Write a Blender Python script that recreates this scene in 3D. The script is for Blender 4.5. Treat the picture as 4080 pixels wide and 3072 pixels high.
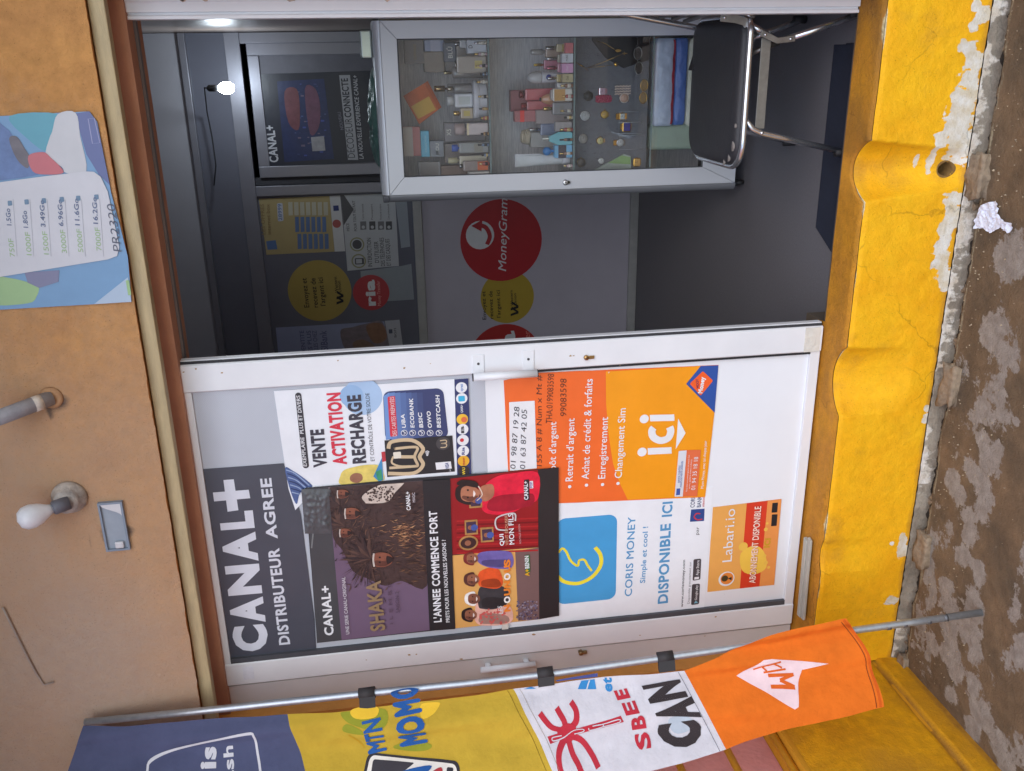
import bpy, bmesh, math, random
import numpy as np
from mathutils import Vector, Matrix, noise
random.seed(7)
for o in list(bpy.data.objects): bpy.data.objects.remove(o)
SC = bpy.context.scene
COL = SC.collection
# ------------------------------------------------------------------ camera (phone held on its side: scene up = picture left)
YAW, PITCH, ROLL = 0.35427, -0.14140, -0.06805
CAMP = Vector((0.0, -2.7147, 1.4868)); FPX = 3580.0
_fw = Vector((-math.sin(YAW)*math.cos(PITCH), math.cos(YAW)*math.cos(PITCH), math.sin(PITCH)))
_r = Vector((math.cos(YAW), math.sin(YAW), 0)); _u = _r.cross(_fw)
RT = _r*math.cos(ROLL) + _u*math.sin(ROLL); UP = -_r*math.sin(ROLL) + _u*math.cos(ROLL)
cd = bpy.data.cameras.new('camera'); cam = bpy.data.objects.new('camera', cd); COL.objects.link(cam)
cd.sensor_fit = 'HORIZONTAL'; cd.sensor_width = 36; cd.lens = FPX/4080*36; cd.clip_start = 0.05; cd.clip_end = 400
m = Matrix.Identity(4); X_, Y_, Z_ = -UP, RT, -_fw
for i in range(3): m[i][0], m[i][1], m[i][2], m[i][3] = X_[i], Y_[i], Z_[i], CAMP[i]
cam.matrix_world = m
SC.camera = cam
# ------------------------------------------------------------------ light: hazy overcast daylight
SUN_EL, SUN_AZ = math.radians(46), math.radians(25)     # azimuth measured from -Y (behind the camera) towards +X
W = bpy.data.worlds.new('World'); SC.world = W; W.use_nodes = True
nt = W.node_tree; bg = nt.nodes['Background']; sky = nt.nodes.new('ShaderNodeTexSky'); sky.sky_type = 'NISHITA'
sky.sun_disc = False; sky.sun_elevation = SUN_EL; sky.sun_rotation = math.radians(180) - SUN_AZ
sky.air_density = 1.0; sky.dust_density = 1.2; sky.ozone_density = 1.0
nt.links.new(sky.outputs[0], bg.inputs[0]); bg.inputs[1].default_value = 0.13
sl = bpy.data.lights.new('sun', 'SUN'); sl.energy = 0.6; sl.angle = math.radians(70); sl.color = (1, .97, .93)
sun = bpy.data.objects.new('sun', sl); COL.objects.link(sun); sun.location = (2, -6, 8)
sd = Vector((math.sin(SUN_AZ)*math.cos(SUN_EL), -math.cos(SUN_AZ)*math.cos(SUN_EL), math.sin(SUN_EL)))
sun.rotation_euler = sd.to_track_quat('Z', 'Y').to_euler()
vs = SC.view_settings; vs.view_transform = 'Standard'; vs.look = 'None'; vs.gamma = 1; vs.exposure = 1.0; vs.use_curve_mapping = False
SC.render.engine = 'CYCLES'
# ------------------------------------------------------------------ measuring: photograph pixel (2212 wide) -> point on a real plane
PX = 4080/2212
def _ray(x, y): return _fw + RT*((3072 - y*PX - 1536)/FPX) - UP*((x*PX - 2040)/FPX)
def atY(x, y, Y): d = _ray(x, y); return CAMP + d*((Y - CAMP.y)/d.y)
def atZ(x, y, Z): d = _ray(x, y); return CAMP + d*((Z - CAMP.z)/d.z)
def atX(x, y, X): d = _ray(x, y); return CAMP + d*((X - CAMP.x)/d.x)
def g(i, j): return lambda x, y: (i*553.0 + x/3.0, j*555.2 + y/3.0)
def q1(x, y): return (813.2 + x/4.728, 54.2 + y/4.728)
def q2(x, y): return (1084.3 + x/4.728, 54.2 + y/4.728)
def q3(x, y): return (1328.3 + x/4.043, y/4.043)
def q4(x, y): return ((440 + x/1.975)/PX, (y/1.975)/PX)
def q5(x, y): return ((950 + x/2.221)/PX, (700 + y/2.221)/PX)
def q7(x, y): return ((1000 + x/2.212)/PX, (2500 + y/2.212)/PX)
def q8(x, y): return ((1900 + x/2.212)/PX, (2400 + y/2.212)/PX)
# ------------------------------------------------------------------ materials
def lin(c):
    out = []
    for v in c[:3]:
        v = v/255.0
        out.append(v/12.92 if v <= .04045 else ((v + .055)/1.055)**2.4)
    return (*out, 1.0)
MATS = {}
def mat(name, rgb, rough=.6, metal=0.0, var=.10, scale=14.0, bump=.0, bscale=60.0, spec=.5, coat=0.0, stretch=None, trans=0.0):
    """procedural paint: base colour broken up by two octaves of noise, optional bump"""
    if name in MATS: return MATS[name]
    M = bpy.data.materials.new(name); M.use_nodes = True; t = M.node_tree; N = t.nodes; L = t.links
    b = N['Principled BSDF']; b.inputs['Roughness'].default_value = rough; b.inputs['Metallic'].default_value = metal
    b.inputs['Specular IOR Level'].default_value = spec; b.inputs['Coat Weight'].default_value = coat
    tc = N.new('ShaderNodeTexCoord'); src = tc.outputs['Object']
    if stretch:
        mp = N.new('ShaderNodeMapping'); mp.inputs['Scale'].default_value = stretch; L.new(src, mp.inputs[0]); src = mp.outputs[0]
    n = N.new('ShaderNodeTexNoise'); n.inputs['Scale'].default_value = scale; n.inputs['Detail'].default_value = 5; n.inputs['Roughness'].default_value = .62
    L.new(src, n.inputs['Vector'])
    c = lin(rgb); mx = N.new('ShaderNodeMix'); mx.data_type = 'RGBA'
    rp = N.new('ShaderNodeMapRange'); rp.inputs[1].default_value = .3; rp.inputs[2].default_value = .7; L.new(n.outputs[0], rp.inputs[0])
    L.new(rp.outputs[0], mx.inputs[0])
    mx.inputs[6].default_value = (c[0]*(1-var), c[1]*(1-var), c[2]*(1-var*.9), 1)
    mx.inputs[7].default_value = (min(1, c[0]*(1+var)), min(1, c[1]*(1+var)), min(1, c[2]*(1+var)), 1)
    L.new(mx.outputs[2], b.inputs['Base Color'])
    rr = N.new('ShaderNodeMapRange'); rr.inputs[3].default_value = max(.02, rough-.08); rr.inputs[4].default_value = min(1, rough+.08)
    L.new(n.outputs[0], rr.inputs[0]); L.new(rr.outputs[0], b.inputs['Roughness'])
    if bump > 0:
        nb = N.new('ShaderNodeTexNoise'); nb.inputs['Scale'].default_value = bscale; nb.inputs['Detail'].default_value = 4; L.new(src, nb.inputs['Vector'])
        bp = N.new('ShaderNodeBump'); bp.inputs['Strength'].default_value = bump; bp.inputs['Distance'].default_value = .01
        L.new(nb.outputs[0], bp.inputs['Height']); L.new(bp.outputs[0], b.inputs['Normal'])
    if trans > 0: b.inputs['Transmission Weight'].default_value = trans
    MATS[name] = M; return M
def ink(r, g_, b): return mat('print_%d_%d_%d' % (r, g_, b), (r, g_, b), rough=.38, var=.05, scale=9, bump=.22, bscale=9)
def photo_ink(M):
    c = tuple(int(v) for v in M.name.split('_')[1:4]); return mat('photo_%d_%d_%d' % c, c, rough=.38, var=.2, scale=26, bump=.22, bscale=9)
def dye(r, g_, b): return mat('dye_%d_%d_%d' % (r, g_, b), (r, g_, b), rough=.9, var=.10, scale=16, spec=.15)
def glass_mat(name, tint=(.9, .95, .95), rough=.02, dirt=.03):
    if name in MATS: return MATS[name]
    M = bpy.data.materials.new(name); M.use_nodes = True; t = M.node_tree; N = t.nodes; L = t.links
    for n in list(N): N.remove(n)
    out = N.new('ShaderNodeOutputMaterial'); tr = N.new('ShaderNodeBsdfTransparent'); tr.inputs[0].default_value = (*tint, 1)
    gl = N.new('ShaderNodeBsdfGlossy'); gl.inputs['Roughness'].default_value = rough
    df = N.new('ShaderNodeBsdfDiffuse'); df.inputs[0].default_value = (.6, .6, .58, 1)
    fr = N.new('ShaderNodeFresnel'); ge = N.new('ShaderNodeNewGeometry'); io = N.new('ShaderNodeMapRange'); io.inputs[3].default_value = 1.5; io.inputs[4].default_value = 1/1.5; L.new(ge.outputs['Backfacing'], io.inputs[0]); L.new(io.outputs[0], fr.inputs[0])
    m1 = N.new('ShaderNodeMixShader'); m2 = N.new('ShaderNodeMixShader'); L.new(fr.outputs[0], m1.inputs[0]); L.new(tr.outputs[0], m1.inputs[1]); L.new(gl.outputs[0], m1.inputs[2])
    nz = N.new('ShaderNodeTexNoise'); nz.inputs['Scale'].default_value = 7; nz.inputs['Detail'].default_value = 6
    mr = N.new('ShaderNodeMapRange'); mr.inputs[1].default_value = .4; mr.inputs[2].default_value = .8; mr.inputs[3].default_value = dirt*.3; mr.inputs[4].default_value = dirt*2
    L.new(nz.outputs[0], mr.inputs[0]); L.new(mr.outputs[0], m2.inputs[0]); L.new(m1.outputs[0], m2.inputs[1]); L.new(df.outputs[0], m2.inputs[2])
    L.new(m2.outputs[0], out.inputs[0]); MATS[name] = M; return M
# ------------------------------------------------------------------ scene bookkeeping
ORG = {}
def tag(o, label=None, cat=None, group=None, kind=None):
    if label: o['label'] = label
    if cat: o['category'] = cat
    if group: o['group'] = group
    if kind: o['kind'] = kind
    return o
def thing(name, loc, label, cat, group=None):
    o = bpy.data.objects.new(name, None); COL.objects.link(o); o.location = loc; o.empty_display_size = .05
    ORG[o.name] = Vector(loc); return tag(o, label, cat, group)
class MB:
    """collects faces (world coordinates) and links them as one mesh object"""
    def __init__(s): s.v = []; s.f = []; s.sm = []
    def add(s, vs, fs, smooth=False):
        b = len(s.v); s.v += [tuple(v) for v in vs]
        for f in fs: s.f.append(tuple(i+b for i in f)); s.sm.append(smooth)
        return s
    def box(s, a, b):
        x0, y0, z0 = [min(p, q) for p, q in zip(a, b)]; x1, y1, z1 = [max(p, q) for p, q in zip(a, b)]
        return s.add([(x0,y0,z0),(x1,y0,z0),(x1,y1,z0),(x0,y1,z0),(x0,y0,z1),(x1,y0,z1),(x1,y1,z1),(x0,y1,z1)],
                     [(0,3,2,1),(4,5,6,7),(0,1,5,4),(1,2,6,5),(2,3,7,6),(3,0,4,7)])
    def rbox(s, a, b, r=.004, seg=2, M=None, smooth=True):
        bm = bmesh.new(); bmesh.ops.create_cube(bm, size=1)
        lo = Vector([min(p, q) for p, q in zip(a, b)]); hi = Vector([max(p, q) for p, q in zip(a, b)]); c = (lo+hi)/2; d = hi-lo
        for v in bm.verts: v.co = Vector((v.co.x*d.x, v.co.y*d.y, v.co.z*d.z))
        r = min(r, min(d)*.49)
        bmesh.ops.bevel(bm, geom=bm.edges[:], offset=r, segments=seg, profile=.5, affect='EDGES')
        if M is not None: bm.transform(M)
        vs = [v.co + c for v in bm.verts]; bm.verts.index_update()
        s.add(vs, [[v.index for v in f.verts] for f in bm.faces], False); bm.free(); return s
    def prism(s, pts, dvec):
        """extrude a planar loop of 3-D points along dvec"""
        n = len(pts); d = Vector(dvec); A = [Vector(p) for p in pts]; B = [p + d for p in A]
        return s.add(A+B, [tuple(range(n))[::-1], tuple(range(n, 2*n))] + [(i, (i+1) % n, n+(i+1) % n, n+i) for i in range(n)])
    def tube(s, path, r, seg=10, cap=True, closed=False):
        P = [Vector(p) for p in path]; n = len(P); rs = r if isinstance(r, (list, tuple)) else [r]*n; vs = []; ref = None
        for i, p in enumerate(P):
            a = P[(i-1) % n] if (closed or i) else p; b = P[(i+1) % n] if (closed or i < n-1) else p
            t = (b-a).normalized()
            if ref is None: ref = Vector((0,0,1)) if abs(t.z) < .9 else Vector((1,0,0))
            u = (ref - t*ref.dot(t)).normalized(); w = t.cross(u); ref = u
            for k in range(seg):
                an = 2*math.pi*k/seg; vs.append(p + (u*math.cos(an) + w*math.sin(an))*rs[i])
        fs = []
        for i in range(n if closed else n-1):
            j = (i+1) % n
            for k in range(seg): fs.append((i*seg+k, i*seg+(k+1) % seg, j*seg+(k+1) % seg, j*seg+k))
        if cap and not closed: fs += [tuple(range(seg))[::-1], tuple(range((n-1)*seg, n*seg))]
        return s.add(vs, fs, True)
    def lathe(s, c, prof, seg=20, axis='Z', sx=1, sy=1, M=None):
        """prof: (radius, height) pairs from bottom to top"""
        c = Vector(c); vs = []
        for r, h in prof:
            for k in range(seg):
                a = 2*math.pi*k/seg; p = Vector((r*math.cos(a)*sx, r*math.sin(a)*sy, h))
                if axis == 'Y': p = Vector((p.x, -p.z, p.y))
                if axis == 'X': p = Vector((p.z, p.x, p.y))
                if M is not None: p = M @ p
                vs.append(c + p)
        fs = []; n = len(prof)
        for i in range(n-1):
            for k in range(seg): fs.append((i*seg+k, i*seg+(k+1) % seg, (i+1)*seg+(k+1) % seg, (i+1)*seg+k))
        if prof[0][0] > 1e-5: fs.append(tuple(range(seg))[::-1])
        if prof[-1][0] > 1e-5: fs.append(tuple(range((n-1)*seg, n*seg)))
        return s.add(vs, fs, True)
    def grid(s, fn, nu, nv, smooth=True, keep=None):
        vs = [fn(i/nu, j/nv) for j in range(nv+1) for i in range(nu+1)]
        fs = []
        for j in range(nv):
            for i in range(nu):
                if keep and not keep(i/nu, j/nv): continue
                a = j*(nu+1)+i; fs.append((a, a+1, a+nu+2, a+nu+1))
        return s.add(vs, fs, smooth)
    def build(s, name, material, parent=None, label=None, cat=None, group=None, kind=None, org=None, bevel=0):
        me = bpy.data.meshes.new(name)
        o = bpy.data.objects.new(name, me); COL.objects.link(o)
        if parent is not None: o.parent = parent; base = ORG[parent.name]; ORG[o.name] = base.copy(); loc = Vector((0,0,0))
        else: loc = Vector(org) if org is not None else Vector((0,0,0)); base = loc; ORG[o.name] = loc.copy()
        me.from_pydata([(v[0]-base[0], v[1]-base[1], v[2]-base[2]) for v in s.v], [], s.f)
        for p, k in zip(me.polygons, s.sm): p.use_smooth = k
        o.location = loc; me.materials.append(material); me.update()
        if bevel:
            md = o.modifiers.new('bevel', 'BEVEL'); md.width = bevel; md.segments = 2; md.limit_method = 'ANGLE'; md.angle_limit = math.radians(40)
        return tag(o, label, cat, group, kind)
def centre(vs): return sum((Vector(v) for v in vs), Vector())/len(vs)
# ------------------------------------------------------------------ flat print: sheets, shapes and lettering on a plane (X,Z)
_TC = {}; _ADV = {}; _GL = {}
def text_mesh(s, bold=0.0, shear=0.0):
    k = (s, bold, shear)
    if k in _TC: return _TC[k]
    def mesh(body):
        cu = bpy.data.curves.new('t', 'FONT'); cu.body = body; cu.size = 1; cu.offset = bold; cu.shear = shear; cu.resolution_u = 3
        o = bpy.data.objects.new('t', cu); me = o.to_mesh()
        V = [(v.co.x, v.co.y) for v in me.vertices]; F = [tuple(p.vertices) for p in me.polygons]
        o.to_mesh_clear(); bpy.data.objects.remove(o); bpy.data.curves.remove(cu); return V, F
    # letters are laid out one by one; M and 4 do not embolden cleanly, so they are thickened by shifted copies
    def adv(c):
        if c not in _ADV:
            w = lambda t: (lambda v: max(p[0] for p in v) - min(p[0] for p in v))(mesh0(t))
            _ADV[c] = w('H'+c+'H') - w('HH')
        return _ADV[c]
    def mesh0(body):
        cu = bpy.data.curves.new('t', 'FONT'); cu.body = body; cu.size = 1; cu.resolution_u = 1; o = bpy.data.objects.new('t', cu); me = o.to_mesh(); v = [(p.co.x, p.co.y) for p in me.vertices]
        o.to_mesh_clear(); bpy.data.objects.remove(o); bpy.data.curves.remove(cu); return v
    V = []; F = []; pen = 0.0
    for c in s:
        if c != ' ':
            key = (c, bold, shear)
            if key not in _GL:
                if c in 'M4' and bold > 0:
                    b0 = bold; bold = 0; gv, gf = mesh(c); bold = b0; vv = []; ff = []
                    for dx, dy in ((0, 0), (-b0, 0), (b0, 0), (0, -b0), (0, b0), (-b0*.7, b0*.7), (b0*.7, -b0*.7), (b0*.7, b0*.7), (-b0*.7, -b0*.7)): ff += [tuple(i+len(vv) for i in f) for f in gf]; vv += [(x+dx, y+dy) for x, y in gv]
                    _GL[key] = (vv, ff)
                else: _GL[key] = mesh(c)
            gv, gf = _GL[key]; F += [tuple(i+len(V) for i in f) for f in gf]; V += [(x+pen, y) for x, y in gv]
        pen += adv(c) + bold*1.2
    H, _ = mesh('H'); ch = max(v[1] for v in H); b0 = min(v[1] for v in H)
    x0 = min(v[0] for v in V); x1 = max(v[0] for v in V)
    V = [((x-x0)/(x1-x0), (y-b0)/(ch-b0)) for x, y in V]; _TC[k] = (V, F); return V, F
MANY = {'picture_fur', 'picture_feather', 'picture_spots', 'picture_pattern', 'picture_sparkle', 'table_cells', 'tick', 'picture_eye', 'red_curtain', 'picture_skirt', 'contactless', 'rule', 'icon', 'bullet', 'coin', 'swirl', 'card_pattern', 'emblem', 'badge', 'print_emblem', 'print_phone', 'print_shape', 'print_edge', 'store_badge', 'ban_sign', 'card_icon', 'tree_emblem', 'stitching'}
class Print:
    """flat print on a plane. px(x,y) -> (X,Z); lift(X,Z,layer) -> world point"""
    def __init__(s, root, Y, px=None, lift=None, step=.0006, fine=0):
        s.root = root; s.Y = Y; s.bags = {}; s.fine = fine; s.step = step; s.clip = None; s.n = 0; s.cnt = {}
        s.px = px or (lambda x, y: (lambda p: Vector((p.x, p.z)))(atY(x, y, Y)))
        s.lift = lift or (lambda X, Z, k: (X, Y - step*k, Z))
    def put(s, name, m_, k, V, F, stag=False):
        if s.fine:
            V = [Vector(v) for v in V]; st = []
            for f in F:
                for i in range(1, len(f)-1): st.append((V[f[0]], V[f[i]], V[f[i+1]]))
            tri = []
            while st:
                a, b, c = st.pop(); e = [((a-b).length, 0), ((b-c).length, 1), ((c-a).length, 2)]; l, i = max(e)
                if l < s.fine: tri.append((a, b, c)); continue
                if i == 0: mm = (a+b)/2; st += [(a, mm, c), (mm, b, c)]
                elif i == 1: mm = (b+c)/2; st += [(a, b, mm), (a, mm, c)]
                else: mm = (c+a)/2; st += [(a, b, mm), (mm, b, c)]
            V = [p for t in tri for p in t]; F = [(3*i, 3*i+1, 3*i+2) for i in range(len(tri))]
        if s.clip:
            C = [s.px(*c) for c in s.clip]; ar = sum(C[i-1].x*C[i].y - C[i].x*C[i-1].y for i in range(len(C))); sg = 1 if ar > 0 else -1; NV = []; NF = []
            for f in F:
                P = [Vector(V[i]) for i in f]
                for i in range(len(C)):
                    a, e = C[i-1], C[i]; ins = lambda q: sg*((e.x-a.x)*(q.y-a.y) - (e.y-a.y)*(q.x-a.x)); Q = []
                    for j in range(len(P)):
                        u, w = P[j-1], P[j]; du, dw = ins(u), ins(w)
                        if (du >= 0) != (dw >= 0): Q.append(u + (w-u)*(du/(du-dw)))
                        if dw >= 0: Q.append(w)
                    P = Q
                    if len(P) < 3: break
                if len(P) >= 3: NF.append(tuple(range(len(NV), len(NV)+len(P)))); NV += P
            V, F = NV, NF
            if not F: return
        if name.startswith('picture') and m_.name.startswith('print_'): m_ = photo_ink(m_)
        s.n += 1; many = name in MANY
        b = s.bags.setdefault((name, m_.name) if many else (name, m_.name, s.n), (MB(), m_))[0]
        k += (s.cnt.setdefault(k, 0) % 40)*.0195; s.cnt[int(k) if k > 0 else k] = s.cnt.get(int(k) if k > 0 else k, 0)+1
        if stag: V2 = [(V[i], j % 31) for j, f in enumerate(F) for i in f]; o_ = 0; F2 = []; kk = [.006*j/s.step*.001 for _, j in V2]
        if stag:
            for f in F: F2.append(tuple(range(o_, o_+len(f)))); o_ += len(f)
            P = [Vector(s.lift(v[0], v[1], k+e)) for (v, _), e in zip(V2, kk)]; F = F2
        else: P = [Vector(s.lift(v[0], v[1], k)) for v in V]
        G = []
        for f in F:
            n = (P[f[1]]-P[f[0]]).cross(P[f[2]]-P[f[0]]); G.append(f if n.y <= 0 else tuple(reversed(f)))
        b.add(P, G, bool(s.fine))
    def poly(s, name, pts, m_, k=1, world=False):
        V = [Vector(p) if world else s.px(*p) for p in pts]; s.put(name, m_, k, V, [tuple(range(len(V)))]); return s
    def blob(s, name, pts, m_, k=1, n=4):
        """closed smooth outline through px points"""
        P = [s.px(*p) for p in pts]; N = len(P); out = []
        for i in range(N):
            a, b, c, d = P[i-1], P[i], P[(i+1) % N], P[(i+2) % N]
            for j in range(n):
                t = j/n; out.append(.5*((2*b) + (c-a)*t + (2*a-5*b+4*c-d)*t*t + (3*b-a-3*c+d)*t**3))
        s.put(name, m_, k, out, [tuple(range(len(out)))]); return s
    def disc(s, name, c, r, m_, k=1, n=22, ry=None, rot=0):
        """c px, r in px measured along the picture y; true circle on the plane"""
        C = s.px(*c); R = (s.px(c[0], c[1]-r) - C).length; Ry = R if ry is None else (s.px(c[0]-ry, c[1]) - C).length
        V = []
        for i in range(n):
            a = 2*math.pi*i/n; x, z = R*math.cos(a), Ry*math.sin(a)
            V.append(C + Vector((x*math.cos(rot)-z*math.sin(rot), x*math.sin(rot)+z*math.cos(rot))))
        s.put(name, m_, k, V, [tuple(range(n))]); return s
    def stroke(s, name, pts, w, m_, k=1, closed=False, smooth=0):
        """polyline of width w px"""
        P = [s.px(*p) for p in pts]; hw = (s.px(pts[0][0], pts[0][1]-w) - P[0]).length/2
        if smooth:
            Q = []; n = len(P)
            for i in range(n if closed else n-1):
                a = P[i-1] if (i or closed) else P[0]; b = P[i]; c = P[(i+1) % n]; d = P[(i+2) % n] if (closed or i+2 < n) else c
                for j in range(smooth):
                    t = j/smooth; Q.append(.5*((2*b) + (c-a)*t + (2*a-5*b+4*c-d)*t*t + (3*b-a-3*c+d)*t**3))
            if not closed: Q.append(P[-1])
            P = Q
        n = len(P); A = []
        for i in range(n):
            a = P[i-1] if (i or closed) else P[0]; b = P[(i+1) % n] if (i < n-1 or closed) else P[-1]
            t = (b-a); t = t.normalized() if t.length else Vector((1, 0)); nn = Vector((-t.y, t.x)); A += [P[i]+nn*hw, P[i]-nn*hw]
        F = [(2*i, 2*i+1, 2*((i+1) % n)+1, 2*((i+1) % n)) for i in range(n if closed else n-1)]
        s.put(name, m_, k, A, F); return s
    def rrect(s, name, a, b, c, d, r, m_, k=1):
        """rounded quad through px corners (reading order round the loop), r px"""
        P = [s.px(*p) for p in (a, b, c, d)]; R = (s.px(a[0], a[1]-r) - P[0]).length; out = []
        for i in range(4):
            p, q, n = P[i], P[i-1], P[(i+1) % 4]; u = (q-p).normalized(); v = (n-p).normalized()
            for j in range(6):
                t = j/5*math.pi/2; out.append(p + u*R*(1-math.sin(t)) + v*R*(1-math.cos(t)))
        s.put(name, m_, k, out, [tuple(range(len(out)))]); return s
    def text(s, t, a, b, h, m_, k=3, bold=.012, shear=0.0, name='lettering', up=None):
        """baseline from px a to px b, capital height h px"""
        A, B = s.px(*a), s.px(*b); T = s.px(a[0]-h, a[1]); ux = B-A; uy = Vector((-ux.y, ux.x)).normalized()*abs((T-A).dot(Vector((-ux.y, ux.x)).normalized()))
        if up: T = s.px(a[0]+up[0], a[1]+up[1]); uy = (T-A)*(h/math.hypot(*up))
        V, F = text_mesh(t, bold, shear)
        s.put(name, m_, k, [A + ux*x + uy*y for x, y in V], F, True); return s
    def hand(s, t, a, b, h, m_, k=3): return s.text(t, a, b, h, m_, k, bold=-.004, shear=.12, name='handwriting')
    def done(s):
        for key, (b, m_) in s.bags.items(): b.build(key[0], m_, s.root, kind='stuff' if key[0] in MANY and key[0].startswith('picture') else None)
def sheet(name, corners, Y, m_, label, cat='poster', thick=.0008, group=None, curl=None, px=None):
    """a paper sheet as a thing: a thin slab in the plane Y through px corners"""
    P = [atY(x, y, Y) for x, y in corners]
    b = MB(); c = centre(P)
    n = (P[1]-P[0]).cross(P[2]-P[0])
    if n.y > 0: P = P[::-1]
    # subdivided rim so that the paper edge waves a little
    L = []
    for i in range(len(P)):
        a, d = P[i], P[(i+1) % len(P)]; kk = max(1, int((d-a).length/.06))
        for j in range(kk):
            p = a.lerp(d, j/kk); w = .0012*noise.noise(p*23) if j else 0; L.append(Vector((p.x+w, p.y, p.z+w)))
    b.prism(L, (0, thick, 0))
    lo = min(P, key=lambda p: p.z)
    return b.build(name, m_, None, label, cat, group, org=(c.x, Y, lo.z))
# ================================================================== THE SETTING
FLOOR = -0.10; GZ = -0.36
def fbm(x, y, z=0.0, o=4):
    s = 0; a = 1; f = 1
    for _ in range(o): s += a*noise.noise(Vector((x*f, y*f, z*f+7.3*_))); a *= .5; f *= 2.05
    return s
def attr_mat(name, layers, rough=.8, bump=.35, bscale=45, fine=90, jit=.35, spec=.3, base=None, basevar=None, cracks=0, mott=(.80, 1.08)):
    """surface whose wear or painted tone is mapped by mesh attributes; each layer = (attribute, colour, colour2, threshold, softness)"""
    M = bpy.data.materials.new(name); M.use_nodes = True; t = M.node_tree; N = t.nodes; L = t.links; b = N['Principled BSDF']
    b.inputs['Roughness'].default_value = rough; b.inputs['Specular IOR Level'].default_value = spec
    tc = N.new('ShaderNodeTexCoord')
    def nz(sc, det=5, ro=.6):
        n = N.new('ShaderNodeTexNoise'); n.inputs['Scale'].default_value = sc; n.inputs['Detail'].default_value = det; n.inputs['Roughness'].default_value = ro
        L.new(tc.outputs['Object'], n.inputs['Vector']); return n.outputs[0]
    big = nz(6); med = nz(28); fin = nz(fine, 6, .7)
    def two(c1, c2, f):
        m_ = N.new('ShaderNodeMix'); m_.data_type = 'RGBA'; m_.inputs[6].default_value = lin(c1); m_.inputs[7].default_value = lin(c2)
        r = N.new('ShaderNodeMapRange'); r.inputs[1].default_value = .33; r.inputs[2].default_value = .67; L.new(f, r.inputs[0]); L.new(r.outputs[0], m_.inputs[0]); return m_.outputs[2]
    col = two(base[0], base[1], big)
    m_ = N.new('ShaderNodeMix'); m_.data_type = 'RGBA'; m_.blend_type = 'MULTIPLY'; m_.inputs[0].default_value = 1
    r = N.new('ShaderNodeMapRange'); r.inputs[1].default_value = .3; r.inputs[2].default_value = .7; r.inputs[3].default_value = mott[0]; r.inputs[4].default_value = mott[1]; L.new(med, r.inputs[0])
    L.new(col, m_.inputs[6]); L.new(r.outputs[0], m_.inputs[7]); col = m_.outputs[2]
    hsum = None
    for at_, c1, c2, th, so in layers:
        a = N.new('ShaderNodeAttribute'); a.attribute_name = at_
        ad = N.new('ShaderNodeMath'); ad.operation = 'MULTIPLY_ADD'; sb = N.new('ShaderNodeMath'); sb.operation = 'SUBTRACT'; sb.inputs[1].default_value = .5
        L.new(fin, sb.inputs[0]); L.new(sb.outputs[0], ad.inputs[0]); ad.inputs[1].default_value = jit; L.new(a.outputs['Fac'], ad.inputs[2])
        rp = N.new('ShaderNodeMapRange'); rp.inputs[1].default_value = th-so; rp.inputs[2].default_value = th+so; L.new(ad.outputs[0], rp.inputs[0])
        mx = N.new('ShaderNodeMix'); mx.data_type = 'RGBA'; L.new(rp.outputs[0], mx.inputs[0]); L.new(col, mx.inputs[6]); L.new(two(c1, c2, med), mx.inputs[7]); col = mx.outputs[2]
    if cracks:
        vo = N.new('ShaderNodeTexVoronoi'); vo.feature = 'DISTANCE_TO_EDGE'; vo.inputs['Scale'].default_value = cracks; ds = N.new('ShaderNodeMix'); ds.data_type = 'VECTOR'; ds.inputs[0].default_value = .12
        nn = N.new('ShaderNodeTexNoise'); nn.inputs['Scale'].default_value = 9; nn.inputs['Detail'].default_value = 5; L.new(tc.outputs['Object'], nn.inputs['Vector']); L.new(tc.outputs['Object'], ds.inputs[4]); L.new(nn.outputs[1], ds.inputs[5]); L.new(ds.outputs[1], vo.inputs['Vector'])
        r = N.new('ShaderNodeMapRange'); r.inputs[1].default_value = .002; r.inputs[2].default_value = .010; r.inputs[3].default_value = .74; r.inputs[4].default_value = 1; L.new(vo.outputs['Distance'], r.inputs[0])
        mk = N.new('ShaderNodeMapRange'); mk.inputs[1].default_value = .50; mk.inputs[2].default_value = .56; L.new(nz(2.3), mk.inputs[0]); mx2 = N.new('ShaderNodeMix'); mx2.data_type = 'RGBA'; mx2.blend_type = 'MULTIPLY'; L.new(mk.outputs[0], mx2.inputs[0]); L.new(col, mx2.inputs[6]); L.new(r.outputs[0], mx2.inputs[7]); col = mx2.outputs[2]
    sp = N.new('ShaderNodeMapRange'); sp.inputs[1].default_value = .66; sp.inputs[2].default_value = .72; sp.inputs[3].default_value = 1; sp.inputs[4].default_value = .70; L.new(nz(210, 2, .5), sp.inputs[0])
    ms = N.new('ShaderNodeMix'); ms.data_type = 'RGBA'; ms.blend_type = 'MULTIPLY'; ms.inputs[0].default_value = 1; L.new(col, ms.inputs[6]); L.new(sp.outputs[0], ms.inputs[7]); col = ms.outputs[2]
    L.new(col, b.inputs['Base Color'])
    bp = N.new('ShaderNodeBump'); bp.inputs['Strength'].default_value = bump; bp.inputs['Distance'].default_value = .010
    ma = N.new('ShaderNodeMath'); ma.operation = 'MULTIPLY_ADD'; ma.inputs[1].default_value = .6; L.new(med, ma.inputs[0]); L.new(fin, ma.inputs[2])
    L.new(ma.outputs[0], bp.inputs['Height']); L.new(bp.outputs[0], b.inputs['Normal'])
    MATS[name] = M; return M
def set_attr(o, name, vals):
    a = o.data.attributes.new(name, 'FLOAT', 'POINT'); a.data.foreach_set('value', vals)
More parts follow.
